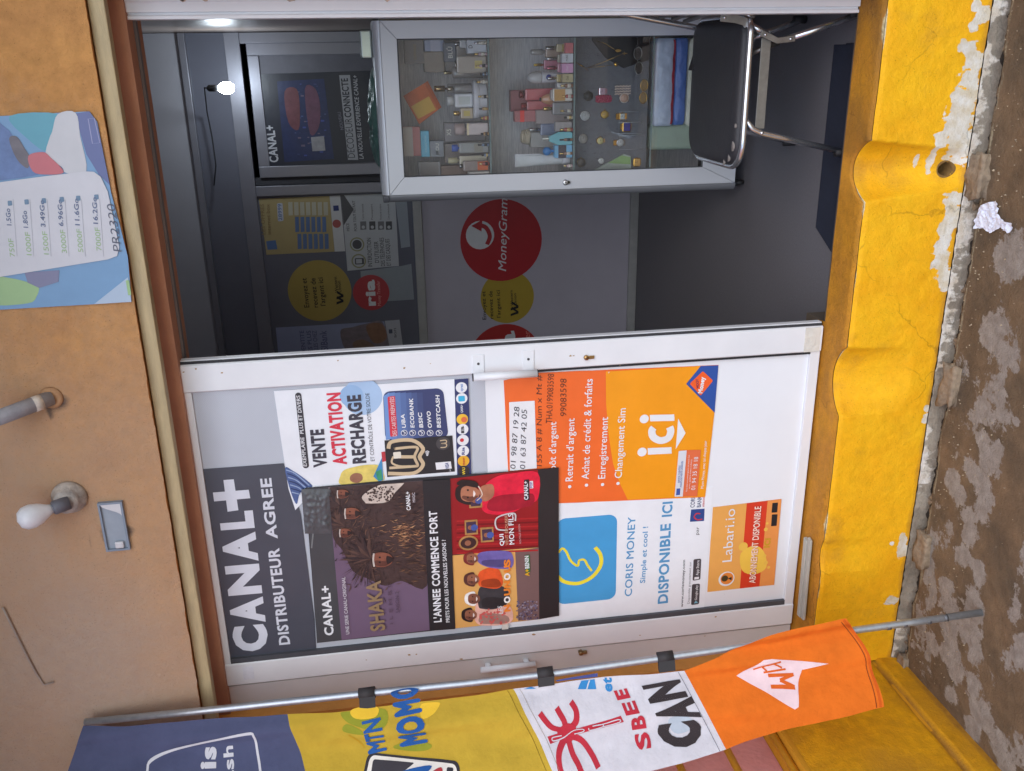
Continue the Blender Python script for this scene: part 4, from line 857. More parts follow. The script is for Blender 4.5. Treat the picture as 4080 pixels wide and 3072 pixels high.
def watch(zx, zy, r, face_rgb, label, rim=None, strap=None, square=False, straplen=0.0, sw=.6):
    c_ = on_board(zx, zy); R_ = r/4.728*.0021; T = thing('wristwatch', c_, label, 'watch', 'watches on the grey board')
    yo = c_.y - .008
    b = MB()
    if square: b.rbox((c_.x-R_, yo, c_.z-R_*.85), (c_.x+R_, yo+.007, c_.z+R_*.85), .003)
    else: b.lathe((c_.x, yo+.007, c_.z), [(R_, 0), (R_, .006), (R_*.9, .0075), (R_*.88, .0075)], 26, 'Y')
    b.build('case', rim or M_silv, T)
    b = MB()
    if square: b.box((c_.x-R_*.8, yo-.0012, c_.z-R_*.68), (c_.x+R_*.8, yo-.0004, c_.z+R_*.68))
    else: b.lathe((c_.x, yo-.0004, c_.z), [(R_*.88, 0), (R_*.88, .0008), (0, .0008)], 26, 'Y')
    b.build('dial', mat('dial_%d_%d_%d' % face_rgb, face_rgb, .25, var=.04), T)
    b = MB(); b.box((c_.x-.0005, yo-.0022, c_.z-.001), (c_.x+.0005, yo-.0014, c_.z+R_*.6)); b.box((c_.x-.001, yo-.0022, c_.z-.0005), (c_.x+R_*.45, yo-.0014, c_.z+.0005))
    for k in range(12):
        a = k*math.pi/6; b.box((c_.x+R_*.72*math.cos(a)-.0006, yo-.0020, c_.z+R_*(.72 if not square else .58)*math.sin(a)-.0006), (c_.x+R_*.72*math.cos(a)+.0006, yo-.0014, c_.z+R_*(.72 if not square else .58)*math.sin(a)+.0006))
    b.build('hands', mat('dial_ink', (50, 46, 44), .4), T)
    if straplen:
        L_ = straplen
        for sgn in (-1, 1):
            b = MB(); n_ = int((L_ if sgn < 0 else L_*.3)/.0062)
            for k in range(max(1, n_)):
                z0_ = c_.z + sgn*(R_*.86 + k*.0062); w2 = R_*sw*(1-.012*k); b.rbox((c_.x-w2, yo+.001+.0004*k, z0_-.0027), (c_.x+w2, yo+.0055+.0004*k, z0_+.0027), .0015, 1)
            b.build('bracelet', strap or rim or M_gold, T)
    b = MB(); b.lathe((c_.x+R_+.0015, yo+.0045, c_.z), [(.0022, -.0015), (.0022, .0018), (0, .0018)], 10, 'X'); b.build('crown', rim or M_silv, T)
    return T
M_dk = mat('dark_watch', (54, 48, 40), .4, .5)
watch(845, 925, 50, (206, 208, 208), 'large white faced watch without strap, upper middle of the board')
watch(825, 1160, 48, (178, 172, 164), 'large beige faced watch left of the white one on the board')
watch(805, 1400, 42, (112, 104, 96), 'grey faced watch with gilt rim at the upper left of the board', mat('gilt', (150, 130, 92), .3, 1.0))
watch(1045, 912, 38, (206, 168, 84), 'small gold faced watch with gold bracelet, middle of the board', M_gold, None, False, .03)
watch(1000, 1180, 35, (206, 196, 140), 'cream faced watch with gold clasp on the board', M_gold, None, False, .02)
watch(1010, 1385, 32, (214, 216, 216), 'small white faced watch above the green phone box')
watch(880, 725, 45, (44, 40, 36), 'black faced watch ringed with gold dots', M_dk, M_dk, False, .025)
watch(1022, 676, 36, (196, 160, 176), 'square pink faced watch on a rose strap', M_silv, mat('rose_strap', (176, 96, 110), .6), True, .02, .7)
watch(1245, 745, 44, (206, 168, 146), 'copper faced watch with white ring on brown leather', mat('white_ring', (220, 216, 208), .3), mat('brown_leather', (122, 78, 54), .6), False, .02, .8)
watch(1225, 932, 32, (196, 200, 200), 'rectangular silver faced watch on a gold link bracelet', M_gold, None, True, .07, .9)
watch(1270, 1036, 48, (66, 56, 140), 'blue faced gold watch with a link bracelet', M_gold, None, True, .05, .6)
watch(1205, 1200, 38, (198, 198, 198), 'silver faced watch on a bright gold bracelet', M_silv, M_gold, False, .08, .7)
watch(1375, 1400, 40, (206, 160, 90), 'gold watch lying on a cushion at the lower left of the board', M_gold, None, True, .02, .7)
T = thing('beaded_bracelet', on_board(1238, 665), 'white and pink pearl bracelet of three rows', 'bracelet'); c_ = on_board(1238, 665)
b = MB()
for rI in range(4):
    for k in range(11):
        p = c_ + Vector(((rI-1.5)*.0098 + .002*(k % 2), -.007, (k-5)*.0068)); b.lathe(p, [(.0041*math.sin(a*math.pi/5), -.0041*math.cos(a*math.pi/5)) for a in range(6)], 7)
b.build('beads', mat('pearl', (220, 200, 188), .3, var=.2, scale=90), T)
T = thing('woven_bracelet', on_board(1036, 752), 'magenta woven bracelet beside the pink watch', 'bracelet'); c_ = on_board(1036, 752)
b = MB()
for rI in range(3):
    b.tube([c_ + Vector(((rI-1)*.009+.003*math.sin(k*1.7+rI*2), -.007+.003*math.cos(k*1.7+rI*2), (k-12)*.0027)) for k in range(25)], .005, 7)
b.build('strands', mat('magenta_cord', (176, 40, 80), .7, var=.2, scale=100), T)
# necklaces with gold pendants
def chainp(pts, label, pend, pp):
    P = [on_board(*p) + Vector((0, -.011, 0)) for p in pts]; T = thing('necklace', P[0], label, 'necklace', 'gold necklaces on the board')
    b = MB(); b.tube(P, .0011, 5); b.build('chain', M_gold, T); c_ = on_board(*pp) + Vector((0, -.014, 0)); b = MB()
    if pend == 'cross': b.rbox(c_+Vector((-.0016, -.001, -.011)), c_+Vector((.0016, .001, .011)), .0006, 1); b.rbox(c_+Vector((-.007, -.0009, .001)), c_+Vector((.007, .0009, .0042)), .0006, 1)
    elif pend == 'shell': b.lathe(c_+Vector((0, .002, 0)), [(.010, 0), (.008, .003), (.003, .005), (0, .0052)], 14, 'Y')
    elif pend == 'leaf': b.prism([c_+Vector((.0055*math.cos(a)*(1 if abs(math.sin(a)) < .8 else .6), -.001, .013*math.sin(a))) for a in [k*math.pi/6 for k in range(12)]][::-1], (0, .002, 0))
    else: b.tube([on_board(770, 395)+Vector((0, -.013, 0)), on_board(830, 428)+Vector((0, -.013, 0))], .0026, 8)
    b.build('pendant', M_gold, T)
chainp([(960, 160), (1050, 190), (1120, 235), (1160, 258)], 'gold chain with a leaf pendant at the right of the board', 'leaf', (1178, 262))
chainp([(860, 440), (1000, 390), (1120, 340), (1225, 295)], 'fine gold chain with a cross pendant', 'cross', (1245, 290))
chainp([(870, 435), (1000, 425), (1125, 408)], 'fine gold chain with a shell pendant', 'shell', (1157, 400))
chainp([(740, 370), (770, 395), (830, 428), (880, 470)], 'short gold bar necklace at the top of the board', 'bar', (800, 412))
def glasses(c1, c2, r, m_, ml, label):
    A, B = [on_board(*c) + Vector((0, -.018, 0)) for c in (c1, c2)]; T = thing('sunglasses', (A+B)/2, label, 'sunglasses', 'sunglasses at the bottom of the board')
    b = MB()
    for c_ in (A, B): b.tube([c_+Vector((r*1.15*math.cos(a), 0, r*.8*math.sin(a))) for a in [k*math.pi/10 for k in range(20)]], .0016, 6, closed=True)
    d = (B-A).normalized(); b.tube([A+d*r, (A+B)/2+Vector((0, 0, .004)), B-d*r], .0014, 6)
    for c_, sg in ((A, -1), (B, 1)): b.tube([c_+d*sg*r*1.15, c_+d*sg*(r*1.2)+Vector((0, .030, .002))], .0015, 6)
    b.build('frame', m_, T)
    for c_ in (A, B): b = MB(); b.add([c_+Vector((r*1.12*math.cos(a), .0004, r*.77*math.sin(a))) for a in [k*math.pi/10 for k in range(20)]], [tuple(range(20))]); b.build('lens', ml, T)
glasses((1385, 440), (1375, 290), .021, mat('grey_frame', (150, 148, 144), .3, .6), mat('dark_lens', (40, 34, 32), .08), 'dark lensed sunglasses on the black velvet pad')
glasses((1430, 742), (1440, 615), .019, M_gold, mat('amber_lens', (120, 92, 40), .08, coat=.8), 'gold rimmed round sunglasses at the bottom of the board')
pc = [on_board(x, y)+Vector((0, -.016, 0)) for x, y in ((930, 1480), (1235, 1312), (1305, 1335), (1310, 1485))]
T = thing('phone_box', centre(pc), 'green and white slanted box at the lower left of the watch board', 'box')
b = MB(); b.prism(pc, (0, .012, 0)); b.build('body', mat('pale_green_box', (150, 160, 152), .4), T)
lp = lambda u, v: pc[0].lerp(pc[1], u).lerp(pc[3].lerp(pc[2], u), v)+Vector((0, -.001, 0))
b = MB(); b.add([lp(.45, .02), lp(.92, .02), lp(.92, .97), lp(.45, .97)], [(0, 1, 2, 3)]); b.build('print_panel', ink(112, 150, 66), T)
# transparent boxes round some watches
for k, (x0_, x1_, y0_, y1_) in enumerate([(1160, 1420, 990, 1100), (1165, 1440, 1120, 1260), (1170, 1400, 880, 985)]):
    a = on_board(x0_, y1_); c_ = on_board(x1_, y0_); 
    b = MB(); x0w, x1w = min(a.x, c_.x), max(a.x, c_.x); yw = min(a.y, c_.y)-.020
    b.tube([(x0w, yw, a.z), (x1w, yw, a.z), (x1w, yw, c_.z), (x0w, yw, c_.z)], .0009, 5, closed=True)
    for xx, zz in ((x0w, a.z), (x1w, a.z), (x0w, c_.z), (x1w, c_.z)): b.tube([(xx, yw, zz), (xx, yw+.018, zz)], .0009, 5)
    b.build('clear_box', mat('clear_plastic_edge', (190, 194, 196), .15), None, ['clear plastic box round the blue faced watch', 'clear plastic box round the silver faced watch with gold bracelet', 'clear plastic box round the rectangular watch'][k], 'box', org=((x0w+x1w)/2, yw, c_.z))
# --- bottom: folded packs of cloth
zf = CZ0+.021
def pack(x0, x1, y0, y1, dy, rgb, label, stripe=None, zs=None):
    Y = CY+dy; a = atY(*q3(x1, y0), Y); c_ = atY(*q3(x1, y1), Y); t = atY(*q3(x0, (y0+y1)/2), Y); X0, X1 = min(a.x, c_.x), max(a.x, c_.x); Z0, Z1 = (zs if zs is not None else (a.z+c_.z)/2), t.z
    T = thing('folded_cloth', ((X0+X1)/2, Y+.1, Z0), label, 'cloth', 'folded cloths at the bottom of the cabinet')
    def f(u, v):
        an = v*math.pi; r_ = (Z1-Z0)/2; w = .004*noise.noise(Vector((u*9, v*6, x0*.01)))+.003*noise.noise(Vector((u*22, v*13, 3)))
        e = min(1, min(u, 1-u)/.05)**.5
        return Vector((X0+(X1-X0)*u, Y+.012-(.012+w)*math.sin(an)*e + (0 if 0 < v < 1 else .16), Z0+r_-(r_*math.cos(an))*(.75+.25*e) + w*math.sin(an)))
    b = MB(); b.grid(f, 50, 14); b.build('fold', mat('cloth_%d_%d_%d' % rgb, rgb, .35, var=.10, scale=14, bump=.5, bscale=30), T)
    if stripe:
        b = MB(); b.grid(lambda u, v: f(.02+u*.96, stripe[0]+stripe[1]*v+.05*noise.noise(Vector((u*6, 1, 1))))+Vector((0, -.0014, 0)), 50, 3); b.build('stripe', mat('cloth_red', (176, 48, 64), .5, var=.3, scale=40), T)
    return Z1
z3_ = pack(632, 720, 330, 1105, .04, (214, 216, 200), 'cream folded cloth at the bottom of the cabinet stack', None, zf+.03)
z2_ = pack(530, 632, 330, 1090, .03, (88, 120, 190), 'royal blue folded cloth in the middle of the stack')
pack(352, 528, 330, 1100, .025, (186, 196, 214), 'pale blue wrapped cloth with red stripe on top of the stack', (.10, .16))
b = MB(); b.box((fx0+.004, CY+.05, CZ0+.021), (.13, CY+.33, zf+.028)); b.build('cloth_riser', mat('dark_cloth', (52, 38, 40), .9), None, 'dark folded fabric under the cloth stack in the cabinet', 'cloth', org=(-.2, CY+.1, CZ0+.021))
a = atY(*q3(520, 1310), CY+.05); c_ = atY(*q3(305, 1090), CY+.05)
b = MB(); b.rbox((a.x, CY+.05, zf+.03), (c_.x, CY+.13, c_.z), .02, 4); b.build('mint_box', mat('mint_plastic', (158, 174, 158), .4), None, 'mint green rounded box left of the folded cloths', 'box', org=((a.x+c_.x)/2, CY+.09, zf+.03))
# --- clutter on top of the cabinet
zt_ = CZ1+.030; Gq = g(1, 0)
a = atY(*Gq(730, 330), CY+.08)
b = MB(); aa = atY(*Gq(725, 190), CY+.06); ab = atY(*Gq(725, 380), CY+.06); tz = atY(*Gq(672, 260), CY+.06).z
b.rbox((ab.x, CY+.05, zt_), (aa.x, CY+.10, tz), .008, 3); b.build('steel_box', mat('brushed_tin', (176, 186, 180), .3, .8), None, 'small rounded tin box on top of the cabinet at the right', 'tin', org=((aa.x+ab.x)/2, CY+.07, zt_))
aa = atY(*Gq(800, 430), CY+.05); ab = atY(*Gq(800, 1090), CY+.05)
b = MB(); b.grid(lambda u, v: Vector((ab.x+(aa.x-ab.x)*u, CY+.03+.10*v, zt_ + (math.sin(math.pi*u)**.5)*(math.sin(math.pi*v))*(.030+.018*fbm(u*5, v*4, 3)) + .0006)), 60, 14)
b.build('crumpled_bag', mat('teal_plastic', (72, 102, 96), .35, var=.35, scale=12, bump=.6, bscale=40), None, 'crumpled teal and clear plastic bag lying along the cabinet top', 'bag', org=((aa.x+ab.x)/2, CY+.07, zt_))
# ================================================================== FOLDING CHAIR (side-on, facing left, back to the right)
CH = thing('folding_chair', (-.12, .33, FLOOR), 'chrome folding chair with black padded seat in front of the cabinet', 'chair')
SZ = .31; nr = [atZ(*q3(x, y), SZ) for x, y in ((1185, 400), (1150, 1000), (1060, 1430), (900, 1462), (640, 1300), (650, 1000), (690, 400))]
X0 = -.350; X1 = .105; Y0 = .145; Y1 = .60
def seat_outline(ins, n=8):
    out = []; R_ = .085
    for (cx, cy, a0, r) in ((X1-.05, Y0+.05, -90, .05), (X1-.05, Y1-.05, 0, .05), (X0+R_, Y1-R_, 90, R_), (X0+R_, Y0+R_, 180, R_)):
        for k in range(n+1): a = math.radians(a0+90*k/n); out.append((cx+(r-ins)*math.cos(a), cy+(r-ins)*math.sin(a)))
    return out
lv = [(.012, -.030), (.002, -.026), (.0, -.018), (.002, -.009), (.010, -.002), (.028, .003), (.06, .005)]
b = MB(); vs = []; 
for ins, dz in lv: vs += [(x, y, SZ+dz) for x, y in seat_outline(min(ins, .049))]
n = len(seat_outline(0)); fs = [(i*n+k, i*n+(k+1) % n, (i+1)*n+(k+1) % n, (i+1)*n+k) for i in range(len(lv)-1) for k in range(n)] + [tuple(range(n))[::-1], tuple(range((len(lv)-1)*n, len(lv)*n))]
b.add(vs, fs, True); st = b.build('seat', mat('black_vinyl', (50, 50, 54), .5, var=.08, scale=20, bump=.25, bscale=220), CH)
b = MB()
for cx, cy, r in ((-.285, .157, .014), (-.325, .185, .010), (-.343, .225, .008), (-.22, .148, .006)):
    pts = [(cx+r*(1+.3*math.sin(3*a))*math.cos(a), cy-.003*0+r*.5*math.sin(a), SZ+.0005) for a in [k*math.pi/6 for k in range(12)]]; b.prism([(x, max(y, Y0-.001), SZ-.004) for x, y, z in pts], (0, 0, .006))
b.build('torn_patch', mat('torn_foam', (132, 126, 122), .9), st)
# chrome rim under the seat edge
b = MB(); path = [(x, y, SZ-.026) for x, y in seat_outline(-.006)]; k0 = 0
b.tube(path, .0105, 10, closed=True); b.build('seat_rim', M_chr, CH)
def tubep(nm, pts, r=.0105, m_=None): b = MB(); b.tube(pts, r, 12); return b.build(nm, m_ or M_chr, CH)
# near front leg (left), bent under the seat then running down to the floor
Yn, Yf = .165, .56
L_ = [atY(*q3(x, y), Yn) for x, y in ((1160, 1090), (1200, 1125), (1285, 1165), (1420, 1195), (2030, 1335))]
d = L_[-1]-L_[-2]; foot = L_[-1] + d*((FLOOR+.012-L_[-1].z)/d.z)
L_[0] = Vector((L_[0].x+.02, Yn, SZ-.032)); nl = tubep('front_leg', L_+[foot])
sh_ = Vector((0, Yf-Yn, 0)); fl = tubep('front_leg', [p+sh_+Vector((-.0, 0, 0)) for p in L_+[foot]])
# rear legs (right)
Rl = [atY(*q3(x, y), Yn) for x, y in ((1180, 215), (1330, 300), (1560, 335), (2140, 125))]
d = Rl[-1]-Rl[-2]; rf = Rl[-1]+d*((FLOOR+.012-Rl[-1].z)/d.z)
tubep('rear_leg', [Rl[0], Rl[1]], .0095); Rm = Rl[2]; tubep('rear_leg', [atY(*q3(1500, 345), Yn), Rl[3], rf]); tubep('rear_leg', [p+sh_ for p in (Rm, Rl[3], rf)])
tubep('link_tube', [atY(*q3(1200, 460), Yn+.03), atY(*q3(1430, 370), Yn+.03)], .009, mat('worn_steel', (140, 136, 130), .4, .9, var=.15, scale=40))
M_plate = mat('galvanised_plate', (160, 158, 154), .4, .9, var=.14, scale=40)
def plate(nm, px, Y, w=.014):
    P = [atY(*q3(*p), Y) for p in px]; b = MB(); L = []; R_ = []
    for i, p in enumerate(P):
        t = (P[min(i+1, len(P)-1)]-P[max(i-1, 0)]).normalized(); nn = Vector((-t.z, 0, t.x)); L.append(p+nn*w); R_.append(p-nn*w)
    b.prism(L+R_[::-1], (0, .004, 0)); o = b.build(nm, M_plate, CH, bevel=.001)
    b = MB()
    for p in (P[0].lerp(P[1], .25), P[-1].lerp(P[-2], .25)): b.lathe(p+Vector((0, -.0002, 0)), [(.005, 0), (.004, .003), (0, .0034)], 12, 'Y')
    b.build('rivet', M_chr, o)
plate('hinge_plate', [(925, 150), (1060, 165), (1140, 190), (1165, 240)], Yn-.014, .012); plate('hinge_plate', [(1280, 285), (1420, 355), (1575, 335)], Yn-.014, .009)
A = atY(*q3(1262, 330), Yn+.01); B = atY(*q3(1262, 1125), Yn+.01); zc = (A.z+B.z)/2
b = MB(); b.rbox((B.x, Yn+.008, B.z-.016), (A.x, Yn+.012, B.z+.016), .001); b.build('cross_bar', mat('grey_flat_bar', (150, 148, 142), .45, .7, var=.12, scale=50), CH)
b = MB(); p = atY(*q3(1285, 1162), Yn-.012); b.lathe(p, [(.006, 0), (.005, .003), (0, .0035)], 12, 'Y'); b.build('rivet', M_chr, CH)
for p in (foot, foot+sh_, rf, rf+sh_): b = MB(); b.tube([p+Vector((0, 0, .035)), p+Vector((0, 0, -.010))], .0135, 12); b.build('rubber_foot', M_rub, CH)
# back: two chrome posts and ribs between them
bt = [atY(*q3(x, y), .60) for x, y in ((760, 262), (700, 240), (130, 133))]; d = (bt[2]-bt[1]).normalized()
tubep('back_post', [bt[0], bt[1], bt[2], bt[2]+d*.25], .0105)
bn = [Vector((p.x+.030, .14, p.z-.0)) for p in (bt[0], bt[1], bt[2])]; tubep('back_post', bn+[bn[-1]+d*.25], .0105)
for k in range(9):
    t = .10+.10*k; a = bt[1].lerp(bt[2]+d*.2, t)+Vector((.012, -.012, 0)); c_ = bn[1].lerp(bn[2]+d*.2, t)+Vector((.012, .012, 0)); b = MB(); b.tube([a, c_], .008, 8); b.build('back_slat', mat('grey_plastic_slat', (126, 122, 120), .5), CH)
# black arm pad at the far side
ap = [atY(*q3(x, y), .60) for x, y in ((765, 255), (720, 430), (650, 615))]; bm_ = MB()
for i in range(2): pass
A, Bm, B = ap
bm_.prism([A+Vector((0, 0, .012)), A+Vector((0, 0, -.012)), Bm+Vector((0, 0, -.012)), B+Vector((0, 0, -.012)), B+Vector((.0, 0, .006)), Bm+Vector((0, 0, .012))], (0, -.055, 0)); bm_.build('arm_pad', mat('black_arm_plastic', (44, 42, 44), .5, bump=.3, bscale=150), CH, bevel=.004)
# ---- dark doormat just inside the sill
mp_ = [atZ(*g(3, 0)(x, y), FLOOR+.006) for x, y in ((505, 300), (455, 600), (310, 1475))]; xR = mp_[0].x+.0; ym = mp_[2].y
T = thing('doormat', (-.3, .12, FLOOR), 'dark navy ribbed doormat on the floor behind the sill', 'mat')
b = MB(); P = [Vector((xR+.01, mp_[0].y, FLOOR+.0005)), Vector((mp_[2].x, mp_[2].y, FLOOR+.0005)), Vector((mp_[2].x-.12, .079, FLOOR+.0005)), Vector((xR+.01, .079, FLOOR+.0005))]
b.prism(P[::-1], (0, 0, .006)); b.build('backing', mat('navy_mat', (30, 34, 46), .95, var=.2, scale=60, bump=.6, bscale=200), T)
b = MB(); yy = .084
while yy < mp_[2].y+.15:
    xa = max(mp_[2].x-.12*(1-(yy-.079)/max(.01, mp_[2].y-.079)), mp_[2].x-.12) if yy < mp_[2].y else None
    if xa is None: break
    b.box((xa+.004, yy, FLOOR+.0062), (xR+.006, yy+.003, FLOOR+.009)); yy += .008
b.build('ribs', mat('navy_mat_rib', (38, 43, 58), .95), T)
# ================================================================== STICKERS AND POSTERS INSIDE (on the partition and counter)
WHT = ink(226, 228, 232); BLK = ink(34, 34, 40)
def round_sticker(name, c, edge, Y, m_, label, n=48, squash=None):
    C = atY(*c, Y); R_ = (atY(*edge, Y)-C).length
    b = MB(); b.prism([(C.x+R_*math.cos(2*math.pi*k/n), Y, C.z+R_*math.sin(2*math.pi*k/n)*(squash or 1)) for k in range(n)][::-1], (0, .0008, 0))
    return b.build(name, m_, None, label, 'sticker', 'stickers behind the doorway', org=(C.x, Y, C.z-R_))
YC = PY+.0088
o = round_sticker('round_sticker', g(1, 0)(1590, 1560), g(1, 0)(1590, 1290), YC, ink(184, 46, 54), 'large red round sticker with white arrow emblem on the counter front')
p = Print(o, YC); c0 = g(1, 0)(1450, 1525)
cR = (1037, 508)
p.disc('emblem', cR, 31, WHT, 1).stroke('arrow', [(1052, 528), (1058, 510), (1050, 492), (1036, 486)], 9, ink(184, 46, 54), 2, smooth=6)
p.poly('arrow', [(1018, 488), (1042, 474), (1040, 500)], ink(184, 46, 54), 2).text('MoneyGram', (1093, 586), (1096, 428), 17, WHT, 2, bold=.004, shear=.25); p.done()
o = round_sticker('round_sticker', g(2, 1)(-30, 260), (1073, 590), YC+.0002, ink(186, 160, 62), 'yellow round sticker below the large red one on the counter front')
p = Print(o, YC+.0002); G6 = g(1, 1)
p.text('Envoyez et', G6(1492, 405), G6(1486, 222), 8, BLK, 1).text('recevez de', G6(1538, 400), G6(1532, 220), 8, BLK, 1).text("l'argent ici", G6(1585, 392), G6(1580, 215), 8, BLK, 1)
p.text('Western', G6(1668, 315), G6(1662, 215), 6, BLK, 1).text('Union', G6(1690, 312), G6(1686, 235), 6, BLK, 1)
for k in range(2): p.poly('emblem', [(1103, 683-k*12), (1103, 678-k*12), (1120, 672-k*12), (1120, 677-k*12)], BLK, 1).poly('emblem', [(1120, 672-k*12), (1120, 677-k*12), (1105, 667-k*12), (1105, 662-k*12)], BLK, 2)
p.done()
o = round_sticker('round_sticker', (1092, 776), (1092, 700), YC, ink(184, 56, 54), 'orange red round sticker half hidden by the door edge')
p = Print(o, YC); p.text('ria', (1118, 830), (1112, 714), 34, WHT, 1, bold=.04).text('Money Transfer', (1148, 830), (1144, 714), 12, ink(228, 140, 130), 1, bold=0); p.done()
YP = PY-.013
YG = PY+.0048
o = round_sticker('round_sticker', q5(720, 1020), q5(1000, 1020), YG, ink(176, 156, 88), 'large yellow round sticker on the partition glass')
p = Print(o, YG)
p.text('Envoyez et', q5(628, 1165), q5(602, 905), 11, BLK, 1).text('recevez de', q5(706, 1165), q5(680, 905), 11, BLK, 1).text("l'argent ici", q5(772, 1150), q5(745, 900), 11, BLK, 1)
p.text('Western', q5(885, 1035), q5(870, 895), 7, BLK, 1).text('Union', q5(912, 1030), q5(902, 930), 7, BLK, 1)
for k in range(2): p.poly('emblem', [q5(868, 1140-k*45), q5(868, 1118-k*45), q5(930, 1098-k*45), q5(930, 1118-k*45)], BLK, 1).poly('emblem', [q5(930, 1098-k*45), q5(930, 1118-k*45), q5(872, 1085-k*45), q5(872, 1065-k*45)], BLK, 2)
p.done()
o = round_sticker('round_sticker', q5(1175, 1035), q5(1175, 878), YG-.002, ink(186, 72, 78), 'small red round sticker with three white letters on the partition glass')
p = Print(o, YG-.002); p.text('ria', q5(1218, 1150), q5(1205, 920), 22, WHT, 1, bold=.05).text('Money Transfer', q5(1262, 1150), q5(1250, 930), 7, ink(236, 170, 166), 1, bold=0); p.done()
# yellow price sheet
o = sheet('price_sheet', [q5(180, 205), q5(805, 180), q5(850, 672), q5(248, 700)], YG, ink(178, 162, 118), 'yellow price sheet with blue table on the partition glass')
p = Print(o, YG); BL_ = ink(96, 122, 168)
p.poly('footer', [q5(806, 180), q5(900, 175), q5(945, 668), q5(852, 672)], ink(206, 208, 212), 1)
p.poly('code_block', [q5(245, 580), q5(330, 570), q5(345, 650), q5(258, 655)], BL_, 2)
for col in ((365, 500, 0), (515, 650, 22)):
    for r_ in range(6):
        x = 500 + r_*48 + col[2]; p.poly('table_cells', [q5(x, col[0]), q5(x+34, col[0]-2), q5(x+38, col[1]-4), q5(x+4, col[1])], BL_, 2)
for r_ in range(7): x = 440+r_*52; p.poly('table_cells', [q5(x, 235), q5(x+38, 233), q5(x+42, 350), q5(x+4, 352)], ink(188, 186, 170), 2)
p.rrect('badge', q5(340, 245), q5(390, 240), q5(400, 400), q5(350, 405), 3, ink(196, 200, 210), 2).text('28999', q5(388, 395), q5(380, 250), 8, BL_, 3)
p.text('LES OFFRES', q5(240, 520), q5(225, 250), 8, ink(150, 128, 90), 2).text('internet box', q5(290, 520), q5(275, 250), 8, ink(150, 128, 90), 2)
p.poly('badge', [q5(838, 265), q5(885, 262), q5(890, 308), q5(842, 312)], ink(52, 62, 120), 3).disc('ring', q5(870, 425), 9, ink(170, 90, 90), 2); p.done()
# white notice
o = sheet('notice', [q5(905, 172), q5(1385, 160), q5(1420, 800), q5(1340, 805), q5(965, 842), q5(930, 440)], YG-.0015, ink(190, 194, 200), 'white notice forbidding telephones and headphones on the partition glass')
p = Print(o, YG-.0015); DK = ink(86, 86, 92)
for t, a, c_ in (('INTERDICTION', (1185, 805), (1172, 550)), ("D'UTILISER", (1245, 770), (1236, 580)), ('DES TÉLÉPHONES', (1298, 800), (1285, 548)), ('ET DES CASQUES', (1350, 795), (1335, 558))): p.text(t, q5(*a), q5(*c_), 9, DK, 1, bold=.01)
for cc in ((1050, 608), (1065, 755)): p.disc('ban_sign', q5(*cc), 15.5, ink(150, 150, 120), 1).disc('ban_sign', q5(*cc), 12.5, ink(190, 194, 200), 2)
p.disc('ban_sign', q5(1050, 608), 10, DK, 3).rrect('ban_sign', q5(1030, 730), q5(1110, 728), q5(1112, 782), q5(1032, 786), 2, DK, 3).rrect('ban_sign', q5(1040, 738), q5(1092, 736), q5(1094, 774), q5(1042, 777), 1, ink(190, 194, 200), 4)
p.poly('torn_corner', [q5(905, 172), q5(935, 172), q5(1020, 300), q5(932, 440)], DK, 1)
p.text('PIÈCE', q5(985, 490), q5(978, 420), 6, DK, 1).text('POUR TOUT RETRAIT', q5(1050, 490), q5(1030, 220), 6, DK, 1)
for k, (x, t) in enumerate(((1105, 'Carte nationale'), (1185, 'Passeport'), (1262, 'Permis de conduire'), (1332, 'Carte professionnelle'))):
    p.rrect('card_icon', q5(x-28, 405), q5(x+26, 403), q5(x+28, 476), q5(x-26, 480), 1, DK if k % 2 else ink(120, 120, 126), 1).disc('card_icon', q5(x, 455), 3.5, ink(190, 194, 200), 2).text(t, q5(x+6, 388), q5(x, 250), 4, DK, 1, bold=0)
p.done()
# tall pale poster beside the door edge
o = sheet('tall_poster', [q5(330, 1345), q5(1290, 1290), q5(1345, 1600), q5(360, 1640)], YG, ink(150, 158, 190), 'pale blue tall poster on the partition glass next to the door edge')
p = Print(o, YG)
for k, (x, t) in enumerate(((590, 'IDENTITE'), (650, 'LES PLUS'), (702, 'BELLES CHEZ'), (790, 'NSIBank'))): p.text(t, q5(x+10, 1590), q5(x-12, 1370), 9 if k < 3 else 15, ink(92, 96, 134), 1, bold=.01)
p.blob('picture', [q5(900, 1380), q5(1010, 1340), q5(1130, 1310), q5(1280, 1300), q5(1330, 1590), q5(1000, 1600)], ink(132, 122, 128), 1).blob('picture', [q5(1130, 1330), q5(1270, 1310), q5(1310, 1440), q5(1200, 1480)], ink(146, 112, 92), 2).blob('picture', [q5(1010, 1490), q5(1100, 1450), q5(1210, 1520), q5(1090, 1590)], ink(140, 116, 100), 2); p.done()
o = sheet('small_notice', [q5(1295, 1285), q5(1425, 1275), q5(1460, 1550), q5(1345, 1555)], YG-.002, ink(186, 188, 196), 'small white notice with dark emblem below the tall pale poster')
p = Print(o, YG-.002); p.rrect('emblem', q5(1330, 1360), q5(1362, 1358), q5(1364, 1395), q5(1332, 1397), 1, ink(84, 88, 106), 1).text('BGFI', q5(1400, 1430), q5(1395, 1350), 5, DK, 1); p.done()
o = sheet('pale_sheet', [q5(1080, 845), q5(1440, 800), q5(1530, 780), q5(1555, 1095), q5(1330, 1110), q5(1100, 1120)], YG, ink(150, 158, 166), 'blank pale sheet behind the small red round sticker', 'sheet')
o = sheet('pale_sheet', [q5(1390, 225), q5(1490, 222), q5(1520, 628), q5(1440, 640)], YG, ink(154, 162, 172), 'blank pale strip of paper beside the white notice', 'sheet')
